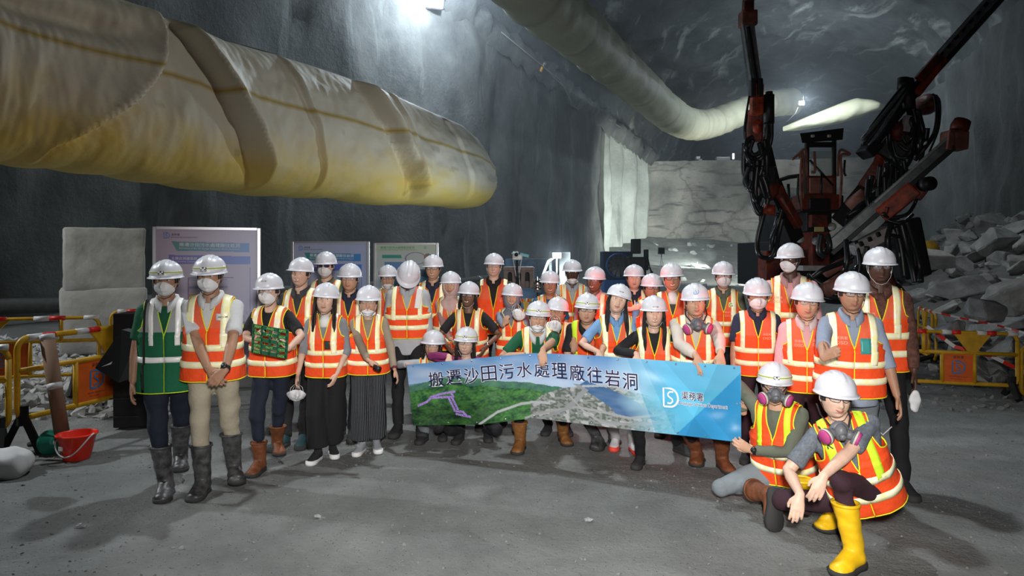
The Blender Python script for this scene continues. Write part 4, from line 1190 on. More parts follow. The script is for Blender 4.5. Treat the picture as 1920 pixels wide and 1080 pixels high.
for (px, py, sz, lb) in ((1103, 978, .06, 'small dark stone on the floor right of centre foreground'), (596, 972, .055, 'small brown stone on the bare floor below the left shadow'), (148, 990, .06, 'flat pale stone on the floor at lower left'), (340, 1030, .04, 'tiny stone nearest the bottom left of the floor')):
    o = link('stone', ROCKS[int(px) % 12]); p = gnd(px, py); o.location = p + Vector((0, 0, sz * .2)); o.scale = (sz * 1.2, sz, sz); tag(o, lb, 'stone')
# ---------------------------------------------------------------- concrete blocks
M_conc = mat('cast_concrete', (.42, .42, .40), .9, var=.25, vscale=2.2, bump=.45, bscale=5)
def block(px, pyt, pyb, Y, label, rotz, wx, wy, seed):
    zt, zb = CAMZ - (pyt - HOR) / F * Y, CAMZ - (pyb - HOR) / F * Y; c = at(px, 0, Y); bm = bmesh.new()
    bmesh.ops.create_grid(bm, x_segments=1, y_segments=1, size=1); bm.free()
    bm = bmesh.new(); bmesh.ops.create_cube(bm, size=1)
    for v in bm.verts: v.co = Vector((v.co.x * wx, v.co.y * wy, v.co.z * (zt - zb)))
    bmesh.ops.bevel(bm, geom=list(bm.edges), offset=.035, segments=2, affect='EDGES', profile=.4)
    bmesh.ops.subdivide_edges(bm, edges=list(bm.edges), cuts=7, use_grid_fill=True)
    for v in bm.verts:
        q = v.co * 2.2 + Vector((seed, 0, 0)); e = max(abs(v.co.x) / wx, abs(v.co.y) / wy, abs(v.co.z) / (zt - zb))
        v.co += v.co.normalized() * (noise.noise(q) * .035 + noise.noise(q * 3) * .018)
    me = bpy.data.meshes.new('concrete_block'); bm.to_mesh(me); bm.free(); me.polygons.foreach_set('use_smooth', [True] * len(me.polygons)); me.set_sharp_from_angle(angle=R(35)); me.materials.append(M_conc)
    o = link('concrete_block', me); o.location = (c.x, Y + .6, (zt + zb) / 2); o.rotation_euler = (0, 0, rotz); tag(o, label, 'concrete block')
block(157, 427, 546, 12.3, 'rough pale concrete block, the upper of the two stacked at left', R(33), 1.28, 1.30, 1)
block(158, 541, 664, 12.3, 'cleaner cast concrete block, the lower of the two stacked at left', R(31), 1.36, 1.32, 9)
# pipe along the foot of the left wall
pr = thing('pipe', (-9, 18, .8), 'thick dull grey pipe lying along the foot of the left wall', 'pipe')
mb = MB(); mb.tube([(wl(y) + 1.6, y, .70 + .05 * math.sin(y)) for y in np.arange(6, 34, .8)], .17, 16); mb.build('pipe_run', mat('dusty_grey_pipe', (.09, .09, .088), .7, var=.3), pr)
mb = MB()
for y in np.arange(8, 34, 4): mb.tube([(wl(y) + 1.6, y, .70), (wl(y + .12) + 1.6, y + .12, .70)], .21, 16)
tag(mb.build('flange', M_steel, pr), kind=None)
# ---------------------------------------------------------------- display boards
M_print = bpy.data.materials.new('printed_surface'); M_print.use_nodes = True
_a = M_print.node_tree.nodes.new('ShaderNodeAttribute'); _a.attribute_name = 'print'; _b = M_print.node_tree.nodes['Principled BSDF']; _b.inputs['Roughness'].default_value = .38
M_print.node_tree.links.new(_a.outputs['Color'], _b.inputs['Base Color'])
M_ink_w = mat('white_print', (.85, .85, .88), .5); M_ink_b = mat('blue_print', (.03, .22, .55), .5); M_ink_k = mat('dark_print', (.02, .02, .05), .5); M_ink_g = mat('green_print', (.02, .25, .10), .5)
M_alu = mat('aluminium_frame', (.40, .40, .42), .35, metal=.7)
TITLE = '搬遷沙田污水處理廠往岩洞'
def board(x0, x1, yt0, yt1, Y0, Y1, label, kind):
    a = at(x0, yt0, Y0); b = at(x1, yt1, Y1); W_ = (Vector((b.x, b.y)) - Vector((a.x, a.y))).length; zt = (a.z + b.z) / 2; zb = .55 if kind == 1 else .6; H_ = zt - zb
    ux = Vector((b.x - a.x, b.y - a.y, 0)).normalized(); n_ = Vector((ux.y, -ux.x, 0))
    def fn(u, v, o=0): return Vector((a.x, a.y, zt)) + ux * u - Vector((0, 0, v)) + n_ * o    # u metres right, v metres down
    root = thing('display_board', (Vector((a.x, a.y, 0)) + ux * W_ / 2), label, 'display board')
    NX, NY = 180, int(180 * H_ / W_); cols = []; rows = []
    for i in range(NY + 1):
        row = []
        for j in range(NX + 1):
            u, v = j / NX, i / NY * H_ / W_; row.append(fn(u * W_, v * W_, .012))
            if kind == 1: c = np.array((.58, .46, .60)) * (1 - u) + np.array((.46, .47, .70)) * u
            elif kind == 2: c = np.array((.46, .50, .70)) * (1 - u) + np.array((.40, .48, .74)) * u
            else: c = np.array((.60, .68, .66)) * (1 - v / 1.2) + np.array((.50, .60, .74)) * v / 1.2
            if kind in (1, 2):
                if .14 + (v - .13) * .5 < u < .92 and .135 + u * .02 < v < .235 + u * .02: c = np.array((.05, .30, .22)) * (1 - u) + np.array((.05, .25, .72)) * u
                if .12 < u < .93 and .28 + u * .02 < v < .375 + u * .015: c = np.array((.20, .10, .50)) * (1 - u) + np.array((.05, .22, .72)) * u
                if .30 < u < .70 and .55 < v < .75 and int(v * 34) % 3 == 0: c = np.array((.25, .28, .55) if v < .64 else (.55, .33, .06))
                if .30 < u < .315 and .53 < v < 1.0: c = np.array((.28, .08, .38))
                if .30 < u < .76 and .525 < v < .535: c = np.array((.12, .12, .2))
                if .925 < u < .93 and .42 < v < 1.2: c = np.array((.08, .10, .35))
                if .15 < u < .90 and .82 < v < 1.15 and nz(u * 9, v * 9) > .12: c = c * .6
            else:
                if v < .13: c = np.array((.56, .68, .55))
                if .10 < u < .42 + (v - .2) * .3 and .18 < v < .235: c = np.array((.02, .36, .28))
                if .14 < u < .60 and .30 < v < .42: c = np.array((.12, .30, .62))
                if .30 < u < .95 and .42 < v < .75: c = np.array((.05, .14, .22)) if nz(u * 7, v * 9) > 0 else np.array((.12, .34, .55))
                d = math.hypot((u - .66) / .17, (v - .24) / .10)
                if .93 < d < 1.05: c = np.array((.25, .2, .4))
                if (u - .86) ** 2 + (v - .22) ** 2 < .004: c = np.array((.30, .16, .10))
            if .02 < v < .03 and kind < 3: c = c * .92
            cols.append(c * .82)
        rows.append(row)
    mb = MB(); mb.grid(rows); o = mb.build('printed_sheet', M_print, root); paint(o, cols)
    mb = MB(); mb.box(fn(W_ / 2, H_ / 2, 0), (W_, .02, H_), Matrix((ux, -n_, Vector((0, 0, 1)))).transposed()); mb.build('backing_panel', mat('board_core', (.7, .7, .7), .7), root, smooth=False)
    rot = Matrix((ux, -n_, Vector((0, 0, 1)))).transposed()
    for u in (-.02, W_ + .02):
        mb = MB(); mb.box(fn(u, (zt) / 2 - .01, 0), (.045, .045, zt + .02), rot, bev=.006); mb.build('post', M_alu, root, smooth=False)
    for v in (-.005, H_):
        mb = MB(); mb.box(fn(W_ / 2, v, 0), (W_, .03, .03), rot); mb.build('rail', M_alu, root, smooth=False)
    for u in (-.02, W_ + .02):
        mb = MB(); mb.box(fn(u, zt - .02, 0), (.05, .5, .03), rot, bev=.005); mb.build('foot', M_alu, root, smooth=False)
    t = MB(); w1 = MB(); f2 = lambda u, v: fn(u * W_, v * W_, .016); up_ = lambda u, v: fn(u * W_, -v * W_, .016)
    if kind < 3:
        lm = MB(); logo_ds(lm, up_, .10, -.075, .06); lm.build('logo', M_ink_b, root, smooth=False); text_on(t, up_, '渠務署', .185, -.066, .08, mi=1); text_on(t, up_, 'DRAINAGE SERVICES DEPARTMENT', .27, -.095, .26, .012, mi=1)
        text_on(t, lambda u, v: up_(u, v - u * .02), TITLE, .52, -.165, .60, .042, mi=2); text_on(t, lambda u, v: up_(u, v - u * .02), 'Relocation of Sha Tin Sewage Treatment Works to Caverns', .52, -.207, .60, .018, mi=2)
        text_on(t, lambda u, v: up_(u, v - u * .02), '主體岩洞建築群', .27, -.315, .25, .032, mi=2); text_on(t, lambda u, v: up_(u, v - u * .02), 'Main Caverns Complex', .27, -.350, .24, .018, mi=2)
    else:
        text_on(t, up_, TITLE, .36, -.06, .56, .040, mi=3); text_on(t, up_, 'Relocation of Sha Tin Sewage Treatment Works to Caverns', .38, -.10, .60, .02, mi=3); lm = MB(); logo_ds(lm, up_, .82, -.06, .04); lm.build('logo', M_ink_b, root, smooth=False)
    t.build('printed_text', [M_ink_b, M_ink_k, M_ink_w, M_ink_g], root, smooth=False)
board(293, 482, 424, 434, 8.0, 8.4, 'tall pale violet display board behind the two masked men at left', 1)
board(551, 688, 453, 457, 10.6, 10.6, 'pale blue display board, middle of the three, behind the masked man in sunglasses', 2)
board(705, 818, 456, 459, 12.4, 12.4, 'small greenish display board, rightmost of the three by the wall', 3)
# ---------------------------------------------------------------- yellow barriers
M_by = mat('yellow_plastic', (.72, .40, .015), .5, var=.3, vscale=6); M_bo = mat('orange_plate', (.80, .14, .015), .6, var=.2, vscale=5); M_rub = mat('black_rubber_foot', (.015, .015, .015), .8)
M_red = mat('red_reflector', (.75, .03, .02), .4); M_wh = mat('white_reflector', (.75, .75, .75), .4)
def barrier(A, B, zb, zt, label, plate=.34, flip=False, feet=(.12, .88), seed=0):
    A, B = Vector(A), Vector(B); L_ = (B - A).length; ux = (B - A).normalized(); n_ = Vector((ux.y, -ux.x, 0)); H_ = zt - zb
    P = lambda u, v, o=0: A + ux * (u * L_) + Vector((0, 0, zb + v * H_)) + n_ * o
    root = thing('safety_barrier', A + ux * L_ / 2, label, 'barrier'); r_ = .028
    mb = MB(); c = .10
    def rr(u0, v0, u1, v1, c_=.09):
        cu = c_ * H_ / L_ * 1.6; pts = []
        for (cx, cy, a0) in ((u1 - cu, v1 - c_ * 1.6, 0), (u0 + cu, v1 - c_ * 1.6, 90), (u0 + cu, v0 + c_ * 1.6, 180), (u1 - cu, v0 + c_ * 1.6, 270)):
            for k in range(6): a = R(a0 + 90 * k / 5); pts.append(P(cx + cu * math.cos(a), cy + c_ * 1.6 * math.sin(a)))
        pts.append(pts[0]); return pts
    mb.tube(rr(0, 0, 1, 1), r_, 10, flat=.8); mb.build('barrier_frame', M_by, root)
    for v in (.62, .30) if False else (.60,):
        mb = MB(); mb.tube([P(0, v), P(1, v)], r_ * .9, 10); mb.build('cross_rail', M_by, root)
    for u in (.36, .64):
        mb = MB(); mb.tube([P(u, 0), P(u, .6)], r_ * .9, 10); mb.build('upright', M_by, root)
    mb = MB(); mb.tube([P(.2 if not flip else .8, .6), P(.2 if not flip else .8, 1)], r_ * .9, 10); mb.build('upright', M_by, root)
    mb = MB(); k = .62 if not flip else .38      # gusset plate under the top rail
    tri = [(k - .16, .98), (k + .16, .98), (k + .03, .60), (k - .03, .60)]
    mb.loft([[P(a, b, -.018) for a, b in tri], [P(a, b, .018) for a, b in tri]]); mb.build('gusset', M_by, root, smooth=False, fix=True)
    mb = MB(); u0, u1 = (.37, .63)
    q = [(u0, .03), (u1, .03), (u1, .58), (u0, .58)]
    mb.loft([[P(a, b, -.012) for a, b in q], [P(a, b, .012) for a, b in q]]); pl = mb.build('sign_plate', M_bo, root, smooth=False, fix=True)
    t = MB(); cu, cv = .5, .30
    fn = lambda x, y: P(cu + x / L_, cv + y / H_, .016)
    logo_ds(t, fn, 0, .01, .17 * H_ / .7); text_on(t, fn, '渠務署', 0, .15 * H_ / .7, .12, mi=1); text_on(t, fn, 'AECOM  Black & Veatch', 0, -.12 * H_ / .7, .22, mi=1); text_on(t, fn, 'DSD Contract', -.03, -.15 * H_ / .7, .12, mi=1)
    t.build('plate_print', [M_ink_b, M_ink_k], root, smooth=False)
    for i, u in enumerate((.06, .14, .36, .44, .66, .74, .92)):
        mb = MB(); mb.tube([P(u, 1.0), P(u + .08, 1.0)], r_ * 1.12, 10); mb.build('reflective_band', M_red if i % 2 else M_wh, root)
    for u in feet:
        p = P(u, 0); mb = MB()
        for s_ in (-1, 1): mb.tube([p + Vector((0, 0, .05)), Vector((p.x, p.y, .03)) + n_ * s_ * .22 + ux * .0], [.045, .05], 4, flat=.8)
        mb.tube([p + Vector((0, 0, .12)), p + Vector((0, 0, -.06))], .05, 8)
        mb.build('foot', M_rub, root, smooth=False)
    return root
def bar_px(px0, py0t, px1, py1t, Y0, Y1, h, label, **k):
    a, b = at(px0, py0t, Y0), at(px1, py1t, Y1); zt = (a.z + b.z) / 2; return barrier((a.x, a.y, 0), (b.x, b.y, 0), zt - h, zt, label, **k)
bar_px(32, 630, 296, 608, 6.25, 7.9, .74, 'yellow plastic barrier with orange plate standing behind the brown cardboard tube', feet=(.03, .80))
bar_px(-190, 606, 186, 592, 8.4, 9.0, .74, 'yellow plastic barrier farthest back in front of the concrete blocks', flip=True)
bar_px(-240, 668, 16, 648, 5.7, 6.15, .74, 'yellow plastic barrier cut off by the left edge of the view', feet=(.2, .93))
bar_px(208, 585, 420, 580, 9.0, 9.3, .72, 'yellow plastic barrier mostly hidden behind the man in green', flip=True)
bar_px(1690, 611, 1908, 636, 9.1, 8.7, .66, 'yellow plastic barrier with orange plate in front of the rubble heap', feet=(.06, .95))
bar_px(1915, 646, 2080, 655, 8.7, 8.7, .62, 'yellow plastic barrier end cut off by the right edge of the view', flip=True, feet=(.1, .9))
bar_px(972, 563, 1010, 563, 11.5, 11.5, .75, 'yellow barrier glimpsed between helmets below the light stand', flip=True)
bar_px(1722, 565, 1755, 600, 12.8, 11.6, .8, 'pale yellow barrier seen end-on between the brown shirt and the rubble', flip=True)
# barrier tape
def tape_strip(pts, label, w_=.05):
    root = thing('barrier_tape', pts[0], label, 'barrier tape'); P_ = [Vector(p) for p in pts]; k = 0
    for a, b in zip(P_[:-1], P_[1:]):
        n = max(2, int((b - a).length / .12))
        for i in range(n):
            q0, q1 = a.lerp(b, i / n), a.lerp(b, (i + 1) / n); mb = MB(); mb.box((q0 + q1) / 2, ((q1 - q0).length, .003, w_), (q1 - q0).to_track_quat('X', 'Z').to_matrix())
            mb.build('tape_length', M_red if k % 2 else M_wh, root, smooth=False); k += 1
tape_strip([at(1738, 612, 9.6), at(1790, 650, 9.3), at(1860, 668, 9.1), at(1925, 700, 9.0)], 'red and white barrier tape sagging across the yellow barrier at right')
tape_strip([at(1748, 584, 11.3), at(1800, 596, 11), at(1870, 610, 10.5), at(1925, 625, 10)], 'red and white barrier tape strung along the foot of the rubble', .03)
# ---------------------------------------------------------------- left foreground
rt_ = thing('cardboard_tube', gnd(117, 822), 'long brown cardboard tube with white tape leaning on the yellow barrier', 'cardboard tube')
a, b = at(88, 628, 6.45), at(118, 824, 6.3); mb = MB(); rr_ = .062
d_ = (b - a).normalized()
mb.tube([a, b], rr_, 24); mb.build('tube_body', mat('brown_cardboard', (.22, .125, .075), .8, var=.1), rt_)
for k0, k1 in ((.0, .055), (.47, .53)):
    mb = MB(); mb.tube([a.lerp(b, k0) - d_ * .001, a.lerp(b, k1)], rr_ * 1.03, 24); mb.build('white_tape', mat('white_tape_wrap', (.55, .55, .55), .5), rt_)
p = gnd(128, 868) + Vector((0, .12, 0)); bk = thing('bucket', p, 'red plastic bucket with white handle on the dusty floor', 'bucket')
mb = MB(); mb.lathe([(.0, .004), (.105, .004), (.108, .01), (.155, .215), (.168, .22), (.170, .232), (.158, .235), (.150, .225), (.104, .012), (0, .010)], p, 36); mb.build('bucket_body', mat('red_plastic', (.75, .03, .012), .35, coat=.2), bk)
mb = MB(); mb.tube([p + Vector((.165 * math.cos(t), -.165 * abs(math.sin(t)) * .75 - .02, .205 - .15 * math.sin(t) ** 2 + .03 * math.cos(t))) for t in np.linspace(0, PI, 22)], .0065, 8); mb.build('handle', M_white_strap, bk)
mb = MB(); mb.box(p + Vector((-.05, -.148, .13)), (.05, .004, .035), Matrix.Rotation(R(-20), 3, 'Z')); mb.build('label_sticker', mat('paper_label', (.65, .62, .6), .6), bk, smooth=False)
p = gnd(78, 858); cn = thing('traffic_wand_cone', p, 'green plastic hand sign lying on its side left of the red bucket', 'plastic cone')
rot = Matrix.Rotation(R(-25), 3, 'Z') @ Matrix.Rotation(R(80), 3, 'Y'); c = p + Vector((.0, .1, .11))
mb = MB(); mb.lathe([(.11, .0), (.115, .01), (.10, .02), (.06, .09), (.035, .12), (.03, .03), (.05, .01), (.10, .0)], c, 28, rot); mb.build('cone_cup', mat('green_plastic', (.02, .22, .15), .4), cn)
mb = MB(); mb.tube([c + rot @ Vector((0, 0, -.02)), c + rot @ Vector((0, 0, -.14))], .03, 12); mb.build('red_grip', M_red, cn)
mb = MB(); mb.tube([c + rot @ Vector((0, 0, -.14)), c + rot @ Vector((0, 0, -.30))], .025, 12); mb.build('dark_shaft', M_rub, cn)
mb = MB(); p = gnd(-15, 900); mb.ell(p + Vector((0, .12, .09)), (.22, .20, .14), nu=28, nv=16); me = remesh(mb, .014, 1, 'sack'); wrinkle(me, .03, 9); me.materials.append(mat('white_woven_sack', (.5, .5, .5), .7)); o = link('sack', me); tag(o, 'white plastic sack at the left edge of the floor', 'sack')
bx = thing('black_cabinet', gnd(240, 806), 'tall black metal cabinet standing behind the man in green', 'cabinet')
p = gnd(238, 806); mb = MB(); mb.box(p + Vector((0, .2, .62)), (.34, .38, 1.2), Matrix.Rotation(R(8), 3, 'Z'), bev=.012); mb.build('cabinet_body', mat('black_metal', (.012, .012, .014), .5), bx, smooth=False)
for z in (.14, .33, .52):
    mb = MB(); mb.box(p + Vector((-.02, -.0, z)), (.30, .02, .012), Matrix.Rotation(R(8), 3, 'Z')); mb.build('shelf_edge', M_dsteel, bx, smooth=False)
# ---------------------------------------------------------------- middle distance
def tripod(p0, h, label, name='survey_tripod', w_=.35):
    root = thing(name, p0, label, 'tripod'); top = p0 + Vector((0, 0, h))
    for k in range(3):
        a = R(90 + 120 * k); mb = MB(); mb.tube([top, p0 + Vector((math.cos(a) * w_, math.sin(a) * w_, 0))], .02, 8); mb.build('leg', M_dsteel, root)
    return root, top
p = at(971, 500, 11.5); p.z = 0
root, top = tripod(p, 1.55, 'black survey stand with white and teal instrument beyond the group', w_=.12)
top = at(970, 487, 11.5)
mb = MB(); mb.tube([Vector((top.x, top.y, 1.2)), top], .022, 8); mb.build('mast', M_dsteel, root)
mb = MB(); mb.box(top + Vector((0, 0, .04)), (.17, .14, .09), bev=.02); mb.box(top + Vector((-.03, -.08, .09)), (.09, .12, .08), Matrix.Rotation(R(15), 3, 'X'), bev=.01); mb.build('instrument_body', mat('white_casing', (.65, .68, .7), .4), root, smooth=False)
mb = MB(); mb.box(top + Vector((.12, 0, .075)), (.16, .05, .06), Matrix.Rotation(R(14), 3, 'Y'), bev=.01); mb.box(top + Vector((-.05, -.02, .12)), (.10, .1, .03), Matrix.Rotation(R(-20), 3, 'Y')); mb.build('teal_arm', mat('teal_plastic', (.08, .38, .45), .4), root, smooth=False)
mb = MB(); mb.cyl(top + Vector((-.02, -.13, .09)), top + Vector((-.02, -.16, .085)), .032, 16); mb.build('dark_lens', M_black, root)
for s_ in (-1, 1):
    mb = MB(); mb.tube([top + Vector((s_ * .07, 0, 0)), top + Vector((s_ * .02, 0, -.28))], .01, 6); mb.build('support_rod', M_white_strap, root)
p = at(1008, 560, 9.5); root = thing('sensor_canister', (p.x, p.y, 0), 'silver cylindrical sensor on a thin stand left of the red-lit men', 'sensor')
mb = MB(); c = at(1008, 548, 9.5); mb.lathe([(0, .0), (.055, 0), (.055, .07), (.05, .075), (.055, .09), (.06, .11), (.055, .16), (.03, .185), (.012, .19), (.012, .215), (0, .215)], c, 24); mb.build('canister', M_chrome, root)
mb = MB(); mb.tube([(c.x, c.y, 0), c], .012, 8); mb.build('stand_pole', M_dsteel, root)
mb = MB(); mb.cyl(Vector((c.x, c.y, 0)), Vector((c.x, c.y, .02)), .14, 20); mb.build('base', M_dsteel, root)
# precast culvert pieces with arched holes
def precast(px0, px1, pyt, pyb, Y, label, holes, col):
    a, b = at(px0, pyt, Y), at(px1, pyb, Y); W_ = b.x - a.x; H_ = a.z - b.z; root = thing('precast_block', (a.x + W_ / 2, Y, max(0, b.z)), label, 'precast concrete')
    rotz = Matrix.Identity(3); mb = MB(); dz = .7
    mb.box((a.x + W_ / 2, Y + dz / 2, a.z - .05 * H_), (W_ * 1.03, dz, H_ * .16), bev=.015)
    n = holes; pw = W_ / (n * 2 + 1)
    for i in range(n + 1): mb.box((a.x + pw * (.5 + 2 * i), Y + dz / 2, (a.z + b.z) / 2), (pw * 1.02, dz * .9, H_), bev=.02)
    mb.build('precast_frame', col, root, smooth=False)
    for i in range(n):
        cx = a.x + pw * (1.5 + 2 * i); m2 = MB(); pts = []
        arch = [(cx - pw / 2, a.z - .1 * H_)] + [(cx - pw / 2 * math.cos(t), a.z - .35 * H_ + .14 * H_ * math.sin(t)) for t in np.linspace(0, PI, 9)] + [(cx + pw / 2, a.z - .1 * H_)]
        m2.loft([[Vector((x, Y + .05, z)) for x, z in arch], [Vector((x, Y + .5, z)) for x, z in arch]]); m2.build('arch_head', col, root, smooth=False, fix=True)
        m3 = MB(); m3.box((cx, Y + .4, b.z + H_ * .18), (pw, .4, H_ * .36), bev=.03); m3.build('sill_infill', col, root, smooth=False)
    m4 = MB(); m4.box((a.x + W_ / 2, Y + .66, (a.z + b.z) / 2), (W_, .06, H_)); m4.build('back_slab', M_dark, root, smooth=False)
precast(944, 1001, 502, 541, 13.2, 'dusty pinkish precast concrete unit with arched openings beyond the group', 3, mat('pink_grey_concrete', (.30, .24, .225), .85, var=.3, vscale=6))
mb = MB(); cc = at(1010, 505, 17); rb = thing('site_container', (cc.x, 17.5, 0), 'dark blue steel panel skip behind the light stand', 'skip container')
mb.box((cc.x, 17.8, .98), (1.65, 1.2, 1.55), bev=.02); mb.build('container_body', mat('blue_painted_steel', (.05, .11, .18), .6, var=.4, vscale=4), rb, smooth=False)
for i in range(5):
    mb = MB(); mb.box((cc.x - .8 + .4 * i, 17.17, .98), (.06, .06, 1.55)); mb.build('rib', mat('blue_painted_steel', (.05, .11, .18)), rb, smooth=False)
# light stand
p = L_STAND.copy(); p.z = 0
root, top = tripod(p, 1.25, 'portable work light glaring on a stand behind the group', 'work_light', .45)
mb = MB(); mb.tube([top, L_STAND - Vector((0, 0, .08))], .02, 8); mb.build('mast', M_steel, root)
mb = MB(); mb.box(L_STAND, (.20, .08, .13), bev=.01); mb.build('housing', M_dsteel, root, smooth=False)
mb = MB(); mb.box(L_STAND + Vector((0, -.045, 0)), (.17, .012, .10)); mb.build('lamp_glass', M_glow, root, smooth=False)
mb = MB(); mb.tube([at(1040, 482, 15.1), at(1028, 490, 15.1), at(1018, 515, 15.1), at(1010, 548, 15.1)], .03, 8); mb.build('cable', mat('pale_hose', (.4, .4, .42), .6), root)
bt = thing('timber_bracing', at(1062, 545, 15.6), 'pale upright plank frame beside the portable work light', 'timber frame')
for px in (1032, 1046, 1056): mb = MB(); mb.box(at(px, 520, 15.6), (.06 if px < 1056 else .32, .06, 1.15)); mb.build('plank', mat('pale_timber', (.34, .36, .34), .8, var=.3), bt, smooth=False)
# blue ventilation fan
c = at(1160, 498, 24); fr = thing('ventilation_fan', (c.x, c.y, 0), 'blue round ventilation fan with wire guard near the left wall', 'fan')
M_blue = mat('blue_paint', (.03, .13, .42), .5); rotY = Matrix.Rotation(R(90), 3, 'X')
mb = MB(); mb.lathe([(.40, -.04), (.43, -.04), (.44, .0), (.44, .5), (.42, .5), (.39, .0), (.40, -.04)], c, 40, Matrix.Rotation(R(-90), 3, 'X')); mb.build('fan_ring', M_blue, fr)
mb = MB(); 
for i in range(12): a = 2 * PI * i / 12; mb.box(c + Vector((math.cos(a) * .21, .12, math.sin(a) * .21)), (.36, .02, .13), Matrix.Rotation(-a, 3, 'Y') @ Matrix.Rotation(R(30), 3, 'X'))
mb.build('fan_blade', M_steel, fr, smooth=False)
mb = MB()
for r_ in (.1, .2, .3): mb.tube([c + Vector((math.cos(t) * r_, -.02, math.sin(t) * r_)) for t in np.linspace(0, 2 * PI, 33)], .006, 5)
for i in range(16): a = 2 * PI * i / 16; mb.tube([c + Vector((math.cos(a) * .05, -.02, math.sin(a) * .05)), c + Vector((math.cos(a) * .41, -.02, math.sin(a) * .41))], .005, 5)
mb.build('wire_guard', M_steel, fr)
mb = MB(); mb.box(c + Vector((0, .6, -.0)), (1.05, .9, 1.0), bev=.03); mb.build('fan_housing', mat('dark_blue_paint', (.012, .035, .08), .6), fr, smooth=False)
mb = MB(); mb.box((c.x, c.y + .4, (c.z - .5) / 2), (1.0, .8, max(.1, c.z - .5))); mb.build('fan_stand', M_blue, fr, smooth=False)
# dark machine beside the fan
c = at(1193, 480, 23); pm_ = thing('compressor', (c.x, c.y, 0), 'black upright machine standing right of the blue fan', 'machine')
mb = MB(); mb.box((c.x - .02, c.y, .9), (.62, .6, 1.8), bev=.05); mb.build('machine_body', M_black, pm_, smooth=False)
mb = MB(); mb.box(at(1192, 462, 23), (.3, .3, .5), bev=.03); mb.build('exhaust_stack', M_black, pm_, smooth=False)
mb = MB(); mb.box((c.x + .33, c.y, 1.7), (.12, .3, .7), bev=.02); mb.build('side_panel', M_dsteel, pm_, smooth=False)
for k in range(3): mb = MB(); mb.tube([(c.x + .3, c.y - .3, 1.9 - k * .2), (c.x + .42 + .03 * k, c.y - .35, 1.3), (c.x + .3, c.y - .3, .8)], .02, 6); mb.build('hose', M_black, pm_)
c = at(1240, 470, 30); pl = thing('tripod_lamp', (c.x, c.y, 0), 'small square unlit lamp on a white tripod in front of the rubble', 'lamp')
mb = MB(); mb.box(c, (.26, .12, .26), bev=.02); mb.build('lamp_head', M_black, pl, smooth=False)
mb = MB(); mb.box(c + Vector((0, .05, 0)), (.32, .06, .32)); mb.build('lamp_frame', mat('white_paint', (.7, .7, .7), .5), pl, smooth=False)
for k in (-1, 0, 1): mb = MB(); mb.tube([c - Vector((0, 0, .12)), (c.x + .25 * k, c.y + (.2 if k == 0 else -.1), 0)], .014, 6); mb.build('leg', mat('white_paint', (.7, .7, .7), .5), pl)
# yellow drum machine on the right
c = at(1710, 478, 19); yr = thing('yellow_roller', (c.x, c.y, 0), 'yellow machine with rounded drum beyond the rubble heap', 'machine')
M_yp = mat('yellow_machine_paint', (.62, .36, .02), .5, var=.3)
mb = MB(); mb.tube([at(1672, 480, 18.8), at(1702, 480, 18.8)], .40, 24); mb.build('drum', M_yp, yr)
mb = MB(); mb.tube([at(1706, 478, 19.2), at(1748, 476, 19.2)], .38, 24); mb.build('tank', M_yp, yr)
mb = MB(); mb.box(at(1690, 498, 19), (1.1, .6, .4), bev=.03); mb.box(at(1714, 500, 19), (1.6, .5, .3)); mb.build('underframe', M_dsteel, yr, smooth=False)
# small boxes and lamp on top of the bench
for (px, py, w_, h_, lb) in ((1308, 300, .35, .3, 'small grey box, leftmost on top of the rock bench'), (1355, 303, 1.2, .5, 'long white box on top of the rock bench'), (1312, 304, .3, .25, 'little box lying low at the bench edge')):
    o_ = MB(); o_.box(at(px, py - 3, 60.5) , (w_, .5, h_), bev=.03); tag(o_.build('box', mat('white_paint', (.7, .7, .7), .5), smooth=False), lb, 'box')
for px, py, lb in ((1375, 293, 'short lit tube lamp standing on the rock bench left of the boom'), (1636, 301, 'lit lamp on the rock bench beside the right boom')):
    o_ = MB(); o_.box(at(px, py, 60.3), (.16 if px < 1400 else .5, .1, .5 if px < 1400 else .16), bev=.02); tag(o_.build('lamp', mat('pale_lamp', (1, 1, 1), .5, emit=(.9, .95, 1), es=4), smooth=False), lb, 'lamp')
for i, (px, py, Y, w_, h_) in enumerate(((1267, 425, 59.0, .5, .35), (1274, 436, 59.0, .25, .2), (1690, 421, 56.6, .5, .35))):
    pass
# cable tray hardware on the left wall
M_cab = mat('grey_cable', (.2, .22, .22), .6)
cr = thing('wall_cable', at(1010, 120, 30), 'loose cables clipped along the upper left wall', 'cable')
for (pts, r_) in (([(940, 60), (1015, 122), (1060, 165), (1072, 195), (1085, 205), (1100, 190), (1130, 215), (1165, 240), (1200, 262)], .03), ([(1015, 122), (1050, 150), (1066, 180), (1078, 198), (1092, 186)], .025), ([(1700, 60), (1704, 61)], .01)):
    if len(pts) < 4: continue
    mb = MB(); P_ = []
    for x, y in pts:
        k = (x - 960) / F; Y = 20.8 / (.55 - k) - 1.2; P_.append(at(x, y, Y))
    mb.tube(P_, r_, 6); mb.build('cable_run', M_cab, cr)
Yp = 20.8 / (.55 - 60 / F) - 1.2
wp = thing('wall_lamp', at(1018, 125, Yp), 'small orange and grey fitting on the upper left wall', 'fitting')
mb = MB(); mb.tube([at(1013, 134, Yp), at(1018, 122, Yp)], .09, 10); mb.build('orange_cap', mat('orange_cap', (.75, .38, .05), .5), wp)
mb = MB(); mb.tube([at(1018, 122, Yp), at(1023, 117, Yp)], .10, 10); mb.build('grey_holder', M_steel, wp)
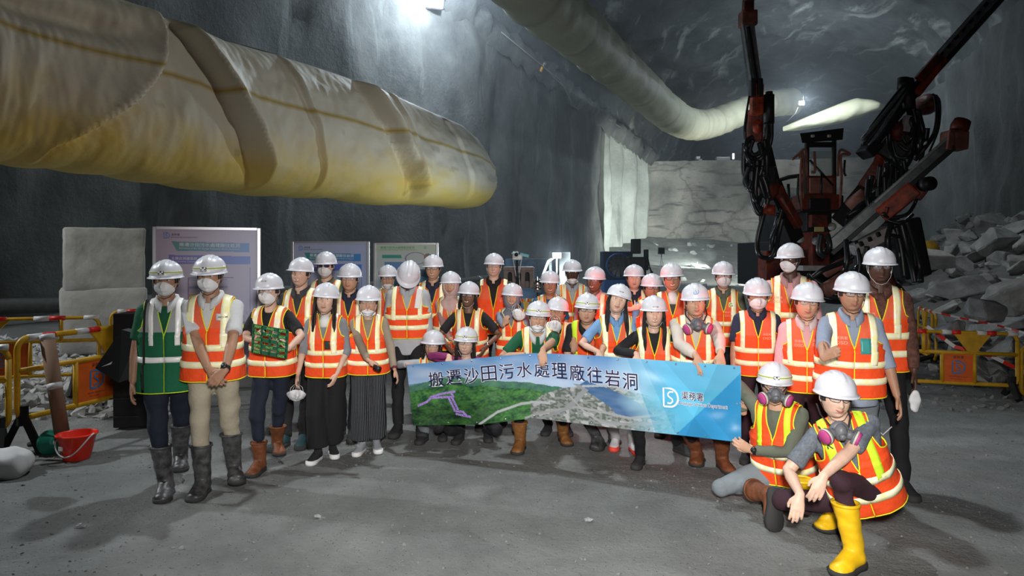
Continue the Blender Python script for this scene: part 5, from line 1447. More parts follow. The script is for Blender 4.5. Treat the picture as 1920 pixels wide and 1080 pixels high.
# ---------------------------------------------------------------- drilling rig
M_rred = mat('grimy_red_paint', (.20, .026, .012), .5, var=.75, vscale=5, col2=(.05, .02, .015), bump=.2, bscale=20)
M_rbright = mat('bright_red_paint', (.42, .055, .018), .5, var=.75, vscale=6)
M_rpink = mat('worn_pale_red_paint', (.30, .12, .09), .6, var=.5, vscale=4)
M_hose = mat('black_ribbed_hose', (.014, .016, .018), .38, spec=.6); M_rail = mat('dusty_steel_rail', (.17, .19, .20), .42, metal=.3, var=.5, vscale=6)
M_rblk = mat('oily_black_steel', (.012, .012, .013), .5, var=.3, vscale=8)
M_rwhite = mat('dusty_white_paint', (.45, .42, .42), .6, var=.3)
M_glass = mat('dusty_cab_glass', (.35, .45, .45), .15, alpha=.35)
RY = 15.5
rig = thing('drilling_rig', (at(1560, 0, RY).x, RY + 1, 0), 'huge grimy red and black three-boom rock drilling rig standing behind the group', 'drilling rig')
def part(name, m_, fnb, parent=rig, smooth=False, sharp=None):
    mb = MB(); fnb(mb); return mb.build(name, m_, parent, smooth=smooth, sharp=sharp)
def rbox(name, m_, x0, y0, x1, y1, Y, dep, parent=rig, bev=.02):
    a, b = at(x0, y0, Y), at(x1, y1, Y)
    mb = MB(); mb.box(((a.x + b.x) / 2, Y + dep / 2, (a.z + b.z) / 2), (abs(b.x - a.x), dep, abs(a.z - b.z)), bev=min(bev, abs(b.x - a.x) * .3, abs(a.z - b.z) * .3)); return mb.build(name, m_, parent, smooth=False)
def rtube(name, m_, pts, r, parent=rig, n=10):
    mb = MB(); P_ = [at(*p) for p in pts]
    if len(P_) > 2:   # smooth
        Q = []
        for i in range(len(P_) - 1):
            p0 = P_[max(i - 1, 0)]; p1, p2 = P_[i], P_[i + 1]; p3 = P_[min(i + 2, len(P_) - 1)]
            for k in range(7):
                t = k / 7; Q.append(((2 * p1) + (p2 - p0) * t + (2 * p0 - 5 * p1 + 4 * p2 - p3) * t * t + (3 * p1 - p0 - 3 * p2 + p3) * t ** 3) * .5)
        P_ = Q + [P_[-1]]
    mb.tube(P_, r, n); return mb.build(name, m_, parent)
def beam(name, m_, p, q, w_, h_, parent=rig, bev=.02):
    p, q = at(*p), at(*q); d = q - p; rot = d.to_track_quat('X', 'Z').to_matrix(); mb = MB(); mb.box((p + q) / 2, (d.length, w_, h_), rot, bev=bev); return mb.build(name, m_, parent, smooth=False)
# carrier
rbox('chassis', M_rblk, 1452, 452, 1665, 540, RY + .3, 2.6)
rbox('front_frame', M_rred, 1522, 432, 1556, 500, RY - .3, .8)
rbox('bumper', M_rwhite, 1505, 498, 1600, 508, RY - .5, .4)
rbox('side_frame', M_rred, 1436, 470, 1462, 560, RY - .2, .5); rbox('side_frame', M_rred, 1640, 470, 1680, 552, RY - .1, .5)
for x, y in ((1470, 555), (1665, 552)):
    c = at(x, y, RY + .6); c.z = .62; w_ = part('wheel', M_soleM, lambda mb: mb.lathe([(.2, -.2), (.55, -.2), (.62, -.12), (.62, .12), (.55, .2), (.2, .2)], c, 26, Matrix.Rotation(R(90), 3, 'Y')), smooth=True, sharp=40)
    part('hub', M_rwhite, lambda mb: mb.lathe([(0, -.22), (.2, -.22), (.2, .22), (0, .22)], c, 16, Matrix.Rotation(R(90), 3, 'Y')), w_)
# left driving cab
cab = rbox('driver_cab', M_rblk, 1462, 392, 1506, 452, RY + .8, 1.4)
for x in (1463, 1480, 1503): rtube('cab_post', M_rblk, [(x, 395, RY + .8), (x - 2, 345, RY + .8)], .035, cab, 6)
mb = MB(); rows = [[at(x, y, RY + .7 + d) for x, y in ((1455, 344), (1462, 337), (1480, 332), (1502, 329), (1506, 331))] for d in (0, 1.5)]; mb.grid(rows); q = mb.build('cab_roof', M_rblk, cab); solid(q, .10)
rbox('cab_window', M_glass, 1466, 352, 1502, 414, RY + .78, .02, cab, .002)
rbox('seat', M_blue if 'M_blue' in globals() else M_rblk, 1480, 382, 1494, 405, RY + 1.3, .3, cab)
# raised service basket with canopy
bas = rbox('basket_floor', M_rblk, 1500, 366, 1582, 398, RY - .7, 1.1)
can = part('canopy', M_rblk, lambda mb: mb.loft([[at(1500, 250, RY - 1.0), at(1582, 240, RY - 1.0), at(1580, 262, RY - 1.0), at(1504, 268, RY - 1.0)], [at(1500, 252, RY + .4), at(1582, 243, RY + .4), at(1580, 260, RY + .4), at(1504, 266, RY + .4)]]))
for x in (1522, 1553): rbox('canopy_lamp', M_rwhite, x, 252, x + 6, 257, RY - 1.05, .08, can)
for (x0, x1, Y_) in ((1511, 1518, RY - .9), (1562, 1569, RY - .9), (1513, 1518, RY + .2), (1562, 1567, RY + .2)): rbox('canopy_post', M_rblk, x0, 262, x1, 370, Y_, .08, bas)
rbox('header_panel', M_rblk, 1513, 266, 1566, 276, RY - .9, .06, bas)
rbox('windscreen', M_glass, 1520, 283, 1562, 328, RY - .88, .02, bas, .002)
rbox('lower_panel', M_rred, 1513, 329, 1567, 370, RY - .92, .08, bas); rbox('waist_panel', M_rpink, 1518, 333, 1539, 362, RY - .96, .04, bas); rbox('waist_panel', M_rpink, 1542, 333, 1562, 362, RY - .96, .04, bas)
rtube('diagonal_brace', M_rblk, [(1518, 300, RY - .95), (1562, 348, RY - .95)], .025, bas); rtube('window_bar', M_rblk, [(1540, 326, RY - .97), (1540, 366, RY - .97)], .02, bas)
rbox('control_box', M_rred, 1503, 364, 1578, 392, RY - .95, .5, bas); rbox('control_recess', M_rblk, 1518, 372, 1558, 392, RY - 1.0, .2, bas)
rbox('pedestal', M_rblk, 1512, 396, 1560, 434, RY - .6, .7); rbox('pedestal_guard', M_rred, 1521, 402, 1552, 426, RY - .75, .15)
for pts in ([(1503, 395), (1501, 330), (1502, 290), (1488, 297), (1488, 300)], [(1500, 296), (1501, 285), (1511, 283), (1513, 330)], [(1574, 395), (1578, 330), (1577, 292), (1592, 290), (1590, 286), (1574, 284), (1571, 330)], [(1506, 372), (1506, 292), (1498, 288)], [(1527, 284), (1528, 320), (1522, 322)]):
    rtube('handrail', M_rpink, [(x, y, RY - 1.05) for x, y in pts], .028, bas, 8)
for pts in ([(1497, 330), (1496, 370), (1505, 395)], [(1584, 300), (1583, 322), (1586, 330)]): rtube('side_rail', M_rblk, [(x, y, RY - .9) for x, y in pts], .025, bas, 8)
# generic bundle of hoses
def hoses(parent, specs, r=.05, m_=M_hose):
    for pts, rr in specs: rtube('hose', m_, pts, rr, parent, 9)
# ---- left boom, almost vertical
BYl = 13.6
lb = beam('boom', M_rblk, (1482, 452, BYl + .8), (1438, 345, BYl + .5), .42, .40)
beam('boom_cover', M_rred, (1492, 425, BYl + .6), (1452, 352, BYl + .3), .30, .16, lb)
beam('boom_arm', M_rblk, (1440, 352, BYl + .4), (1418, 262, BYl + .2), .38, .36, lb)
part('boom_joint', M_rred, lambda mb: mb.ell(at(1434, 352, BYl + .3), (.28, .3, .30)), lb, True)
part('boom_joint', M_rbright, lambda mb: mb.ell(at(1416, 238, BYl - .05), (.14, .22, .20)), lb, True)
beam('rotation_unit', M_rred, (1414, 266, BYl), (1416, 205, BYl - .1), .30, .30, lb, .05)
beam('carriage', M_rbright, (1418, 216, BYl - .35), (1419, 158, BYl - .35), .22, .22, lb, .04)
fl_ = beam('feed_beam', M_rail, (1419, 200, BYl - .2), (1400, 40, BYl - .3), .22, .17, lb, .015)
for dx in (-9.5, 8.5): beam('feed_rail', M_steel, (1419 + dx * .9, 165, BYl - .32), (1402 + dx, 42, BYl - .4), .06, .045, fl_, .008)
beam('feed_channel', M_rblk, (1420, 160, BYl - .36), (1403, 50, BYl - .43), .05, .06, fl_, .008)
hd_ = beam('feed_head', M_rpink, (1402, 50, BYl - .3), (1402, 22, BYl - .3), .30, .30, fl_, .03)
beam('centraliser', M_rred, (1402, 26, BYl - .4), (1403, -2, BYl - .4), .18, .20, fl_, .04)
part('centraliser_ring', M_rblk, lambda mb: mb.lathe([(.05, 0), (.10, 0), (.10, .1), (.05, .1)], at(1403, 2, BYl - .5), 16), fl_, True)
rtube('drill_cylinder', M_rblk, [(1441, 178, BYl - .3), (1441, 232, BYl - .3)], .11, lb, 14); rtube('drill_cylinder_tip', M_rblk, [(1442, 172, BYl - .3), (1442, 180, BYl - .3)], .07, lb)
rtube('cross_link', M_rred, [(1426, 198, BYl - .25), (1441, 199, BYl - .25)], .04, lb)
for x in (1411, 1424):
    part('bracket', M_rblk, lambda mb: mb.box(at(x, 165, BYl - .45), (.10, .14, .35), bev=.02), lb)
rr_ = random.Random(3)
sp = []
for pts, r in (([(1441, 230), (1440, 262), (1428, 296), (1408, 297), (1399, 278), (1402, 262), (1412, 258)], .055), ([(1446, 230), (1444, 268), (1424, 305), (1404, 300), (1395, 275)], .045), ([(1437, 230), (1436, 255), (1424, 285), (1410, 290), (1404, 274)], .05),
               ([(1400, 215), (1396, 240), (1398, 262)], .03), ([(1404, 180), (1399, 215), (1396, 245)], .022), ([(1396, 268), (1394, 320), (1402, 345), (1412, 335), (1411, 300)], .05), ([(1404, 300), (1398, 335), (1408, 358), (1420, 340), (1420, 300)], .05),
               ([(1412, 305), (1408, 345), (1418, 378), (1428, 360), (1428, 310)], .05), ([(1420, 310), (1416, 360), (1424, 392), (1434, 372), (1432, 320)], .05), ([(1410, 318), (1410, 372), (1424, 402), (1438, 380)], .045), ([(1426, 318), (1424, 340), (1436, 370), (1440, 330)], .045),
               ([(1438, 380), (1428, 412), (1420, 452), (1424, 478), (1440, 484), (1452, 476), (1460, 440), (1468, 410)], .05), ([(1466, 392), (1458, 420), (1448, 448), (1446, 470)], .045), ([(1460, 400), (1452, 425), (1446, 450)], .035),
               ([(1430, 330), (1440, 360), (1436, 392), (1424, 402)], .05), ([(1404, 312), (1396, 340), (1404, 352), (1410, 330)], .045), ([(1424, 268), (1430, 300), (1424, 330), (1420, 300)], .05), ([(1432, 262), (1438, 300), (1436, 345), (1444, 372)], .045), ([(1412, 262), (1404, 290), (1412, 320), (1424, 310)], .045)):
    sp.append(([(x + rr_.uniform(-1, 1), y, BYl - .45 + .03 * rr_.uniform(-3, 3)) for x, y in pts], r * .95))
hoses(lb, sp)
part('hose_clamp', M_rblk, lambda mb: mb.box(at(1440, 330, BYl - .1), (.22, .3, .35), bev=.03), lb)
part('red_accumulator', M_rbright, lambda mb: mb.tube([at(1444, 384, BYl - .5), at(1441, 402, BYl - .5)], [.10, .12], 14), lb, True)
# ---- right boom with the tall feed
BYr = 13.2
rb_ = beam('boom', M_rblk, (1580, 420, BYr + 1.2), (1655, 330, BYr + .6), .40, .42)
rtube('boom_cylinder', M_rpink, [(1592, 388, BYr + .6), (1625, 362, BYr + .4)], .14, rb_, 14); rtube('cylinder_rod', M_chrome, [(1625, 362, BYr + .4), (1640, 350, BYr + .3)], .07, rb_)
beam('boom_arm', M_rred, (1620, 352, BYr + .5), (1668, 282, BYr + .3), .34, .26, rb_)
beam('boom_arm_cap', M_rbright, (1646, 318, BYr + .3), (1654, 290, BYr + .2), .2, .16, rb_)
beam('boom_head', M_rblk, (1660, 300, BYr + .2), (1715, 235, BYr), .5, .55, rb_, .08)
part('boom_joint', M_rred, lambda mb: mb.tube([at(1672, 242, BYr - .4), at(1692, 250, BYr - .4)], .17, 18), rb_, True)
part('swivel_plate', M_rwhite, lambda mb: mb.box(at(1700, 232, BYr - .55), (.12, .1, .3), Matrix.Rotation(R(8), 3, 'Y'), bev=.01), rb_)
part('boom_joint', M_rred, lambda mb: mb.ell(at(1738, 196, BYr), (.18, .3, .2)), rb_, True)
f1 = beam('feed_beam', M_rail, (1745, 128, BYr - .3), (1880, -22, BYr - .9), .26, .20, rb_, .02)
beam('feed_rail', M_steel, (1738, 126, BYr - .42), (1868, -22, BYr - 1.0), .07, .05, f1, .01); beam('feed_rail', M_rblk, (1757, 132, BYr - .42), (1892, -18, BYr - 1.0), .10, .10, f1, .01)
for k in range(10): t = k / 9; beam('feed_slot', M_rblk, (1748 + 126 * t, 120 - 138 * t, BYr - .45 - .55 * t), (1754 + 126 * t, 113 - 138 * t, BYr - .47 - .55 * t), .03, .05, f1, .005)
beam('cradle', M_rbright, (1712, 180, BYr - .35), (1766, 112, BYr - .4), .30, .16, rb_, .04); beam('cradle_plate', M_rred, (1722, 150, BYr - .5), (1762, 104, BYr - .5), .1, .16, rb_, .02)
beam('feed_beam_tail', M_rblk, (1626, 278, BYr - .3), (1745, 128, BYr - .35), .26, .22, rb_, .03)
for k, (dx, dy) in enumerate(((-8, -6), (-4, -2), (6, 5), (10, 9))):
    rtube('feed_hose', M_hose if k % 2 else M_rail, [(1624 + dx, 268 + dy, BYr - .5), (1660 + dx * .8, 222 + dy * .6, BYr - .55), (1700 + dx * .3, 165 + dy * .3, BYr - .5)], .035, rb_)
for off_ in (0, 3, 6): rtube('return_hose', M_hose, [(1618 + off_, 272 - off_, BYr - .4), (1626 + off_, 248 - off_, BYr - .5), (1665 + off_, 195 - off_, BYr - .5), (1693 + off_, 160, BYr - .5)], .022, rb_, 7)
part('tail_plate', M_rblk, lambda mb: mb.box(at(1630, 280, BYr - .35), (.30, .4, .22), Matrix.Rotation(R(-48), 3, 'Y'), bev=.03), rb_)
rtube('drill_cylinder', M_rblk, [(1700, 150, BYr - .4), (1704, 205, BYr - .5)], .12, rb_, 14); rtube('drill_cylinder_tip', M_rblk, [(1694, 146, BYr - .4), (1693, 168, BYr - .4)], .10, rb_)
sp = []
for pts, r in (([(1704, 200), (1708, 230), (1716, 262), (1712, 290)], .055), ([(1712, 202), (1718, 232), (1726, 262), (1722, 290)], .06), ([(1720, 206), (1728, 236), (1734, 262), (1738, 240)], .06), ([(1716, 262), (1706, 300), (1690, 316), (1676, 300), (1668, 270), (1668, 250)], .05),
               ([(1754, 180), (1758, 214), (1752, 250), (1732, 280), (1716, 300)], .045), ([(1748, 176), (1762, 190), (1760, 240), (1742, 286)], .02), ([(1672, 262), (1680, 290), (1700, 296), (1712, 286)], .03), ([(1730, 285), (1722, 310), (1700, 322), (1694, 300)], .045),
               ([(1664, 300), (1660, 345), (1668, 365), (1678, 350), (1680, 305)], .055), ([(1672, 310), (1668, 350), (1676, 372), (1688, 352), (1690, 312)], .055), ([(1650, 310), (1646, 350), (1650, 388), (1658, 372), (1658, 330)], .05), ([(1636, 330), (1630, 362), (1636, 396), (1646, 385), (1646, 350)], .05),
               ([(1628, 338), (1626, 372), (1632, 402)], .05), ([(1684, 318), (1686, 344), (1696, 332), (1698, 306)], .05), ([(1596, 400), (1618, 380), (1640, 372)], .045), ([(1590, 404), (1612, 392), (1636, 388)], .04), ([(1588, 410), (1586, 432), (1594, 446), (1606, 430)], .03),
               ([(1690, 250), (1700, 270), (1710, 258), (1700, 248), (1690, 262)], .022), ([(1684, 270), (1702, 282), (1714, 270)], .022), ([(1640, 410), (1650, 392), (1662, 400), (1670, 386)], .03)):
    sp.append(([(x, y, BYr - .5 + .1 * math.sin(x)) for x, y in pts], r * .92))
hoses(rb_, sp)
# ---- lower front feed, reaching up to the right
BYf = 12.2
lf = beam('lower_boom', M_rblk, (1600, 505, BYf + 1), (1690, 420, BYf + .3), .40, .36)
f2 = beam('feed_beam', M_rail, (1556, 462, BYf + .2), (1788, 262, BYf - .5), .26, .20, lf, .02)
beam('feed_rail', M_steel, (1640, 380, BYf - .2), (1786, 250, BYf - .64), .06, .05, f2, .01); beam('feed_rail', M_rblk, (1560, 476, BYf + .05), (1790, 276, BYf - .64), .08, .08, f2, .01)
hd2 = beam('feed_head', M_rpink, (1788, 282, BYf - .5), (1790, 246, BYf - .5), .30, .34, f2, .04)
for s_ in (-1, 1): beam('head_plate', M_rpink, (1788 + s_ * 9, 280, BYf - .7), (1790 + s_ * 7, 248, BYf - .7), .06, .08, hd2, .01)
part('centraliser', M_rred, lambda mb: mb.lathe([(.05, 0), (.13, 0), (.15, .08), (.13, .2), (.05, .2)], at(1796, 246, BYf - .55), 16, Matrix.Rotation(R(25), 3, 'Y')), hd2, True)
beam('cradle', M_rbright, (1652, 405, BYf - .2), (1716, 352, BYf - .5), .22, .28, lf, .04)
for k in range(5): beam('cradle_rib', M_rred, (1660 + k * 13, 402 - k * 11, BYf - .35), (1664 + k * 13, 388 - k * 11, BYf - .38), .06, .06, lf, .01)
beam('cradle_end', M_rred, (1716, 372, BYf - .4), (1742, 336, BYf - .5), .24, .20, lf, .05)
part('roller', M_rblk, lambda mb: mb.lathe([(0, -.1), (.12, -.1), (.12, .1), (0, .1)], at(1738, 345, BYf - .65), 18, Matrix.Rotation(R(90), 3, 'X')), lf, True)
beam('valve_bank', M_rwhite, (1598, 470, BYf - .2), (1668, 432, BYf - .2), .3, .20, lf, .02)
for k in range(3): beam('valve_slot', M_rblk, (1612 + 16 * k, 459 - 9 * k, BYf - .38), (1618 + 16 * k, 456 - 9 * k, BYf - .38), .06, .08, lf, .01)
rtube('tilt_cylinder', M_rpink, [(1546, 546, BYf - .5), (1590, 518, BYf - .4)], .13, lf, 16); rtube('tilt_cylinder_rod', M_chrome, [(1590, 518, BYf - .4), (1612, 500, BYf - .3)], .06, lf)
rtube('lift_cylinder', M_rpink, [(1548, 512, BYf - .2), (1592, 486, BYf - .1)], .09, lf, 14)
sp = []
for pts, r in (([(1512, 520), (1530, 545), (1570, 558), (1600, 548)], .05), ([(1516, 512), (1536, 530), (1576, 548), (1606, 540)], .05), ([(1524, 520), (1544, 506), (1580, 492), (1600, 480)], .05), ([(1510, 530), (1536, 560), (1580, 566), (1610, 556)], .045),
               ([(1586, 450), (1588, 490), (1580, 520)], .05), ([(1604, 452), (1612, 490), (1608, 520)], .045), ([(1656, 400), (1668, 408), (1700, 402), (1716, 380), (1720, 360)], .035), ([(1660, 412), (1690, 418), (1712, 402)], .03), ([(1672, 418), (1664, 450), (1668, 490), (1660, 520)], .055),
               ([(1690, 420), (1700, 460), (1710, 500), (1716, 530)], .06), ([(1700, 415), (1712, 455), (1724, 500), (1726, 528)], .06), ([(1680, 425), (1690, 470), (1696, 520)], .06), ([(1664, 440), (1690, 446), (1712, 470), (1716, 500)], .035), ([(1626, 462), (1620, 500), (1628, 530)], .05), ([(1540, 440), (1536, 470), (1546, 480)], .06), ([(1552, 440), (1556, 462), (1548, 470)], .05)):
    sp.append(([(x, y, BYf - .35 + .08 * math.sin(x)) for x, y in pts], r * .9))
hoses(lf, sp)
beam('rear_link', M_rblk, (1690, 412, BYf + .2), (1712, 520, BYf + .2), .4, .5, lf, .05)
part('yellow_label', mat('pale_label', (.55, .45, .2), .6), lambda mb: mb.box(at(1536, 430, RY - .8), (.2, .02, .1)), rig)
for x, y in ((1500, 448), (1530, 452), (1560, 425)): part('work_lamp', M_rwhite, lambda mb: mb.ell(at(x, y, RY - .6), (.09, .1, .09)), rig, True)
# ---------------------------------------------------------------- the group
def cloth(n, c, **k): return mat(n, c, k.pop('r', .85), var=k.pop('var', .12), vscale=k.pop('vs', 6), bump=.12, bscale=40, **k)
S_black = cloth('black_cotton', (.014, .014, .017)); S_navy = cloth('navy_cotton', (.02, .028, .06)); S_grey = cloth('grey_cotton', (.22, .23, .25)); S_lgrey = cloth('pale_grey_cotton', (.42, .44, .47))
S_green = cloth('dark_green_polo', (.008, .10, .045)); S_white = cloth('white_polo', (.62, .63, .64)); S_blue = cloth('light_blue_polo', (.17, .33, .58)); S_dblue = cloth('blue_shirt', (.04, .10, .22))
S_pink = cloth('pale_pink_shirt', (.70, .38, .40)); S_cream = cloth('cream_shirt', (.58, .52, .46)); S_brown = cloth('brown_patterned_shirt', (.13, .055, .04), var=.6, vs=26); S_olive = cloth('olive_shirt', (.12, .135, .10))
S_bgrey = cloth('blue_grey_shirt', (.27, .32, .42)); S_char = cloth('charcoal_shirt', (.06, .06, .065)); S_melange = cloth('mottled_grey_shirt', (.15, .17, .20), var=.35, vs=60); S_taupe = cloth('taupe_blouse', (.30, .24, .18)); S_dusty = cloth('dusty_pink_blouse', (.42, .25, .25))
T_black = cloth('black_trousers', (.010, .010, .012)); T_navy = cloth('navy_trousers', (.013, .018, .035)); T_beige = cloth('beige_trousers', (.42, .37, .28)); T_grey = cloth('grey_trousers', (.19, .22, .24)); T_maroon = cloth('dark_maroon_trousers', (.035, .012, .020)); T_pgrey = cloth('pale_grey_trousers', (.40, .40, .40))
H_pink = cloth('pink_headscarf', (.58, .40, .38)); H_grey = cloth('grey_headscarf', (.20, .22, .27))
T_stripe = cloth('pinstriped_black_cloth', (.012, .013, .016))
def _stripe():
    nt = T_stripe.node_tree; b = nt.nodes['Principled BSDF']; tc = nt.nodes.new('ShaderNodeTexCoord'); w_ = nt.nodes.new('ShaderNodeTexWave'); w_.inputs['Scale'].default_value = 22; w_.bands_direction = 'X'
    nt.links.new(tc.outputs['Object'], w_.inputs[0]); r = nt.nodes.new('ShaderNodeValToRGB'); r.color_ramp.elements[0].position = .82; r.color_ramp.elements[1].position = .95
    r.color_ramp.elements[0].color = (.010, .011, .014, 1); r.color_ramp.elements[1].color = (.16, .17, .18, 1); nt.links.new(w_.outputs[0], r.inputs[0]); nt.links.new(r.outputs[0], b.inputs['Base Color'])
_stripe()
M_greenv = cloth('green_vest_cloth', (.010, .13, .06)); M_greyv = cloth('grey_vest_mesh', (.36, .38, .38))
def HW(px, py, Y, **k): d = dict(w=(px, py, Y)); d.update(k); return d
def GRIP(px, py, Y, **k):
    d = dict(w=(px, py - 9, Y + .03), d=(0, -.62, -.80), n=(0, .8, -.6), curl=34, thumb='grip', cuff=.93); d.update(k); return d
V = {}
VB = dict(vx=(.080, .132))
# 1 man in green, far left
p1 = person('leftmost man, in green vest, headlamp helmet and white mask, bag on shoulder', 312, 486, 5.2, yaw=16, hd=(-4, 2, 0), skin='b', mask='full', lamp_=True, shirt=S_green, collar=S_white,
    vest=dict(cloth=M_greenv, cloth2=M_greyv, edge=M_lime, hz=(.10,), hw=.042, tape_h=M_silver, tape=M_silver, vx=(.075, .112), vlow=.50, zhem=-.13, zip=False), tro=T_navy, shoes='rubber', girth=1.05,
    hands=(HW(246, 735, 5.1), HW(350, 700, 5.35)), feet=((306, 934), (338, 898)), feetyaw=(15, 25), seed=1)
# 2 man in beige trousers
p2 = person('man in beige trousers with clasped hands, headlamp helmet, white mask and orange vest', 394, 477, 5.1, yaw=8, hd=(-2, 4, 0), skin='b', mask='full', lamp_=True, shirt=S_white, collar=S_white, vest=dict(vx=(.092, .148)), tro=T_beige, shoes='rubber',
    hands=(HW(398, 716, 4.83, d=(.62, -.10, -.72), n=(-.1, 1, .1), curl=28), HW(420, 707, 4.80, d=(-.66, -.12, -.72), n=(0, 1, .1), curl=30)), feet=((372, 932), (442, 912)), feetyaw=(4, 28), seed=2)
# 3 woman with green placard
p3 = person('woman in wire glasses and white mask holding up a green placard', 505, 511, 5.75, yaw=-4, hd=(2, 0, 0), fem=True, skin='e', mask='full', glass='wire', shirt=S_black, vest=dict(), tro=T_navy, shoes='leather',
    hands=(HW(480, 640, 5.42, d=(.35, -.3, .8), n=(.6, -.2, -.3), curl=55), HW(540, 655, 5.42, d=(-.3, -.3, .8), n=(-.6, -.2, -.3), curl=55)), feet=((478, 890), (522, 866)), feetyaw=(-5, 28), seed=3)
# 4
p4 = person('grinning man in charcoal shirt behind the placard woman, helmet without mask', 564, 482, 6.6, yaw=-4, hd=(-2, -4, 4), skin='e', smile=2, shirt=S_char, collar=S_char, vest=dict(), tro=T_black, shoes='teal', feet=((520, 862), (566, 838)), seed=4)
# 5
p5 = person('man in dark sunglasses and white mask behind, in front of the middle display board', 611, 471, 7.4, yaw=0, skin='e', mask='full', glass='dark', shirt=S_olive, collar=S_olive, vest=dict(vx=(.10, .15)), tro=T_black, seed=5)
# 6
p6 = person('woman with shoulder-length black hair in grey blouse and wide black trousers, mask in hand', 611, 529, 6.0, yaw=2, hd=(3, -4, 6), fem=True, skin='e', smile=1, hair='long', shirt=S_grey, sleeve='half', neckpart='white_tee', vest=dict(), tro=T_black, wide=True, shoes='canvas',
    hands=(HW(555, 716, 5.8, curl=40), HW(632, 700, 5.9)), feet=((588, 868), (626, 860)), feetyaw=(-8, 22), seed=6)
# 7
p7 = person('man in tinted round glasses and navy shirt behind, tilted helmet without mask', 656, 493, 6.95, yaw=2, hd=(-2, 0, 2), skin='a', glass='wire', smile=1, shirt=S_navy, collar=S_navy, vest=dict(), tro=T_black, feet=(None, (660, 828)), seed=7)
# 8
p8 = person('smiling woman with mask under her chin, beige sleeves and pinstriped wide trousers', 691, 534, 6.25, yaw=8, hd=(0, 0, 2), fem=True, girth=1.08, skin='a', mask='chin', glass='wire', smile=2, shirt=S_taupe, sleeve='long', vest=dict(), tro=T_stripe, wide=True, shoes='grey',
    hands=(HW(690, 676, 5.98, d=(.9, -.2, -.3), n=(0, 0, -1), curl=40), HW(742, 702, 6.1, d=(.35, -.1, -.9), curl=25)), feet=((672, 852), (708, 848)), feetyaw=(-8, 18), seed=8)
# 9
p9 = person('half-hidden man with glasses peering out left of the small green display board', 727, 496, 8.3, yaw=10, skin='a', glass='thick', mask='chin', shirt=S_lgrey, vest=dict(), tro=T_black, seed=9)
# 10
p10 = person('broad man bowing his head so only the white helmet shows, grey shirt', 765, 494, 7.0, s=1.0, hem=-.14, yaw=4, hd=(8, 48, 12), a0=4, a1=8, girth=1.12, skin='d', chin=None, shirt=S_lgrey, collar=S_lgrey, sleeve='long', vest=dict(vx=(.11, .155), zhem=.04, hz=(.24, .13)), tro=T_black, face='none', feet=((742, 822), (790, 824)), seed=10)
# 11
p11 = person('smiling man with glasses in navy polo right of the small display board', 812, 477, 7.8, yaw=-2, skin='a', glass='thick', smile=2, shirt=S_navy, collar=S_navy, vest=dict(), tro=T_black, seed=11)
# 12
p12 = person('woman in pink headscarf and dusty pink sleeves with white helmet', 845, 508, 7.5, yaw=-4, hd=(0, -3, 0), fem=True, girth=1.08, skin='a', smile=1, hijab=H_pink, shirt=S_dusty, sleeve='long', vest=dict(), tro=T_black, chin='w',
    hands=(HW(845, 640, 7.2, d=(1, 0, -.2), n=(0, 1, 0)), None), seed=12)
# 13
p13 = person('dark-skinned woman in large glasses and black tee leaning in behind the banner', 879, 527, 7.2, s=.95, yaw=-6, hd=(-4, -4, 4), a0=6, a1=10, fem=True, skin='c', smile=2, glass='thick', hair='bob', shirt=S_black, chin='w', vest=dict(), tro=T_black,
    hands=(HW(838, 648, 7.0), HW(912, 648, 7.0, d=(-.4, -.3, -.7))), seed=13)
# 14
p14 = person('woman in clear glasses crouching at the left end of the banner', 812, 618, 6.78, s=.90, yaw=-4, hd=(-6, -4, 4), a0=10, a1=18, fem=True, skin='a', smile=0, glass='safety', hair='bob', shirt=S_lgrey, sleeve='long', vest=dict(), tro=T_grey, knee_out=.1, chin='w',
    hands=(GRIP(764, 693, 6.48, d=(.75, -.5, -.2), n=(-.3, .8, 0)), HW(840, 735, 6.7)), feet=((790, 830), (830, 824)), seed=14)
# 15
p15 = person('long-haired smiling woman crouching with yellow-banded headlamp helmet above the banner', 874, 612, 6.62, s=.90, yaw=-4, hd=(0, -2, 4), a0=10, a1=18, fem=True, skin='e', smile=2, hair='long', lamp_=True, glass='safety', shirt=cloth('magenta_top', (.25, .03, .14)), sleeve='long', vest=None, tro=T_black, knee_out=.5, chin='w',
    hands=(GRIP(843, 676, 6.42), HW(897, 800, 6.35)), feet=((858, 830), (915, 826)), seed=15)
# 16
p16 = person('tall man with round glasses and black polo standing clear at the centre back', 926, 474, 8.1, yaw=-2, hd=(0, -2, 2), skin='e', glass='wire', smile=2, shirt=S_black, collar=S_black, chin='w', vest=dict(open=.0, v=.45, vx=(.115, .155), vlow=.9, hz=(.05,)), tro=T_black, seed=16)
# 17
p17 = person('woman in grey headscarf and white helmet holding a mask by her chin', 960, 530, 7.35, yaw=-4, hd=(2, -2, 4), fem=True, skin='a', smile=2, hijab=H_grey, shirt=S_bgrey, sleeve='long', vest=dict(), tro=T_black, chin='w',
    hands=(HW(944, 612, 6.92, d=(.35, -.1, .9), n=(.3, 0.6, 0), curl=55), None), seed=17)
# 18
p18 = person('man with headlamp helmet, mask at chin and green sleeves, centre behind the banner', 1009, 563, 6.4, s=.96, yaw=-2, hd=(0, -2, 4), a0=22, a1=34, skin='a', mask='chin', glass='wire', smile=2, lamp_=True, shirt=S_green, collar=S_white, vest=dict(open=.05, v=.2, vx=(.085, .135)), tro=T_black, shoes='tan',
    hands=(HW(985, 665, 6.35, show=False), GRIP(1018, 664, 6.0)), feet=((972, 848), (1060, 834)), seed=18)
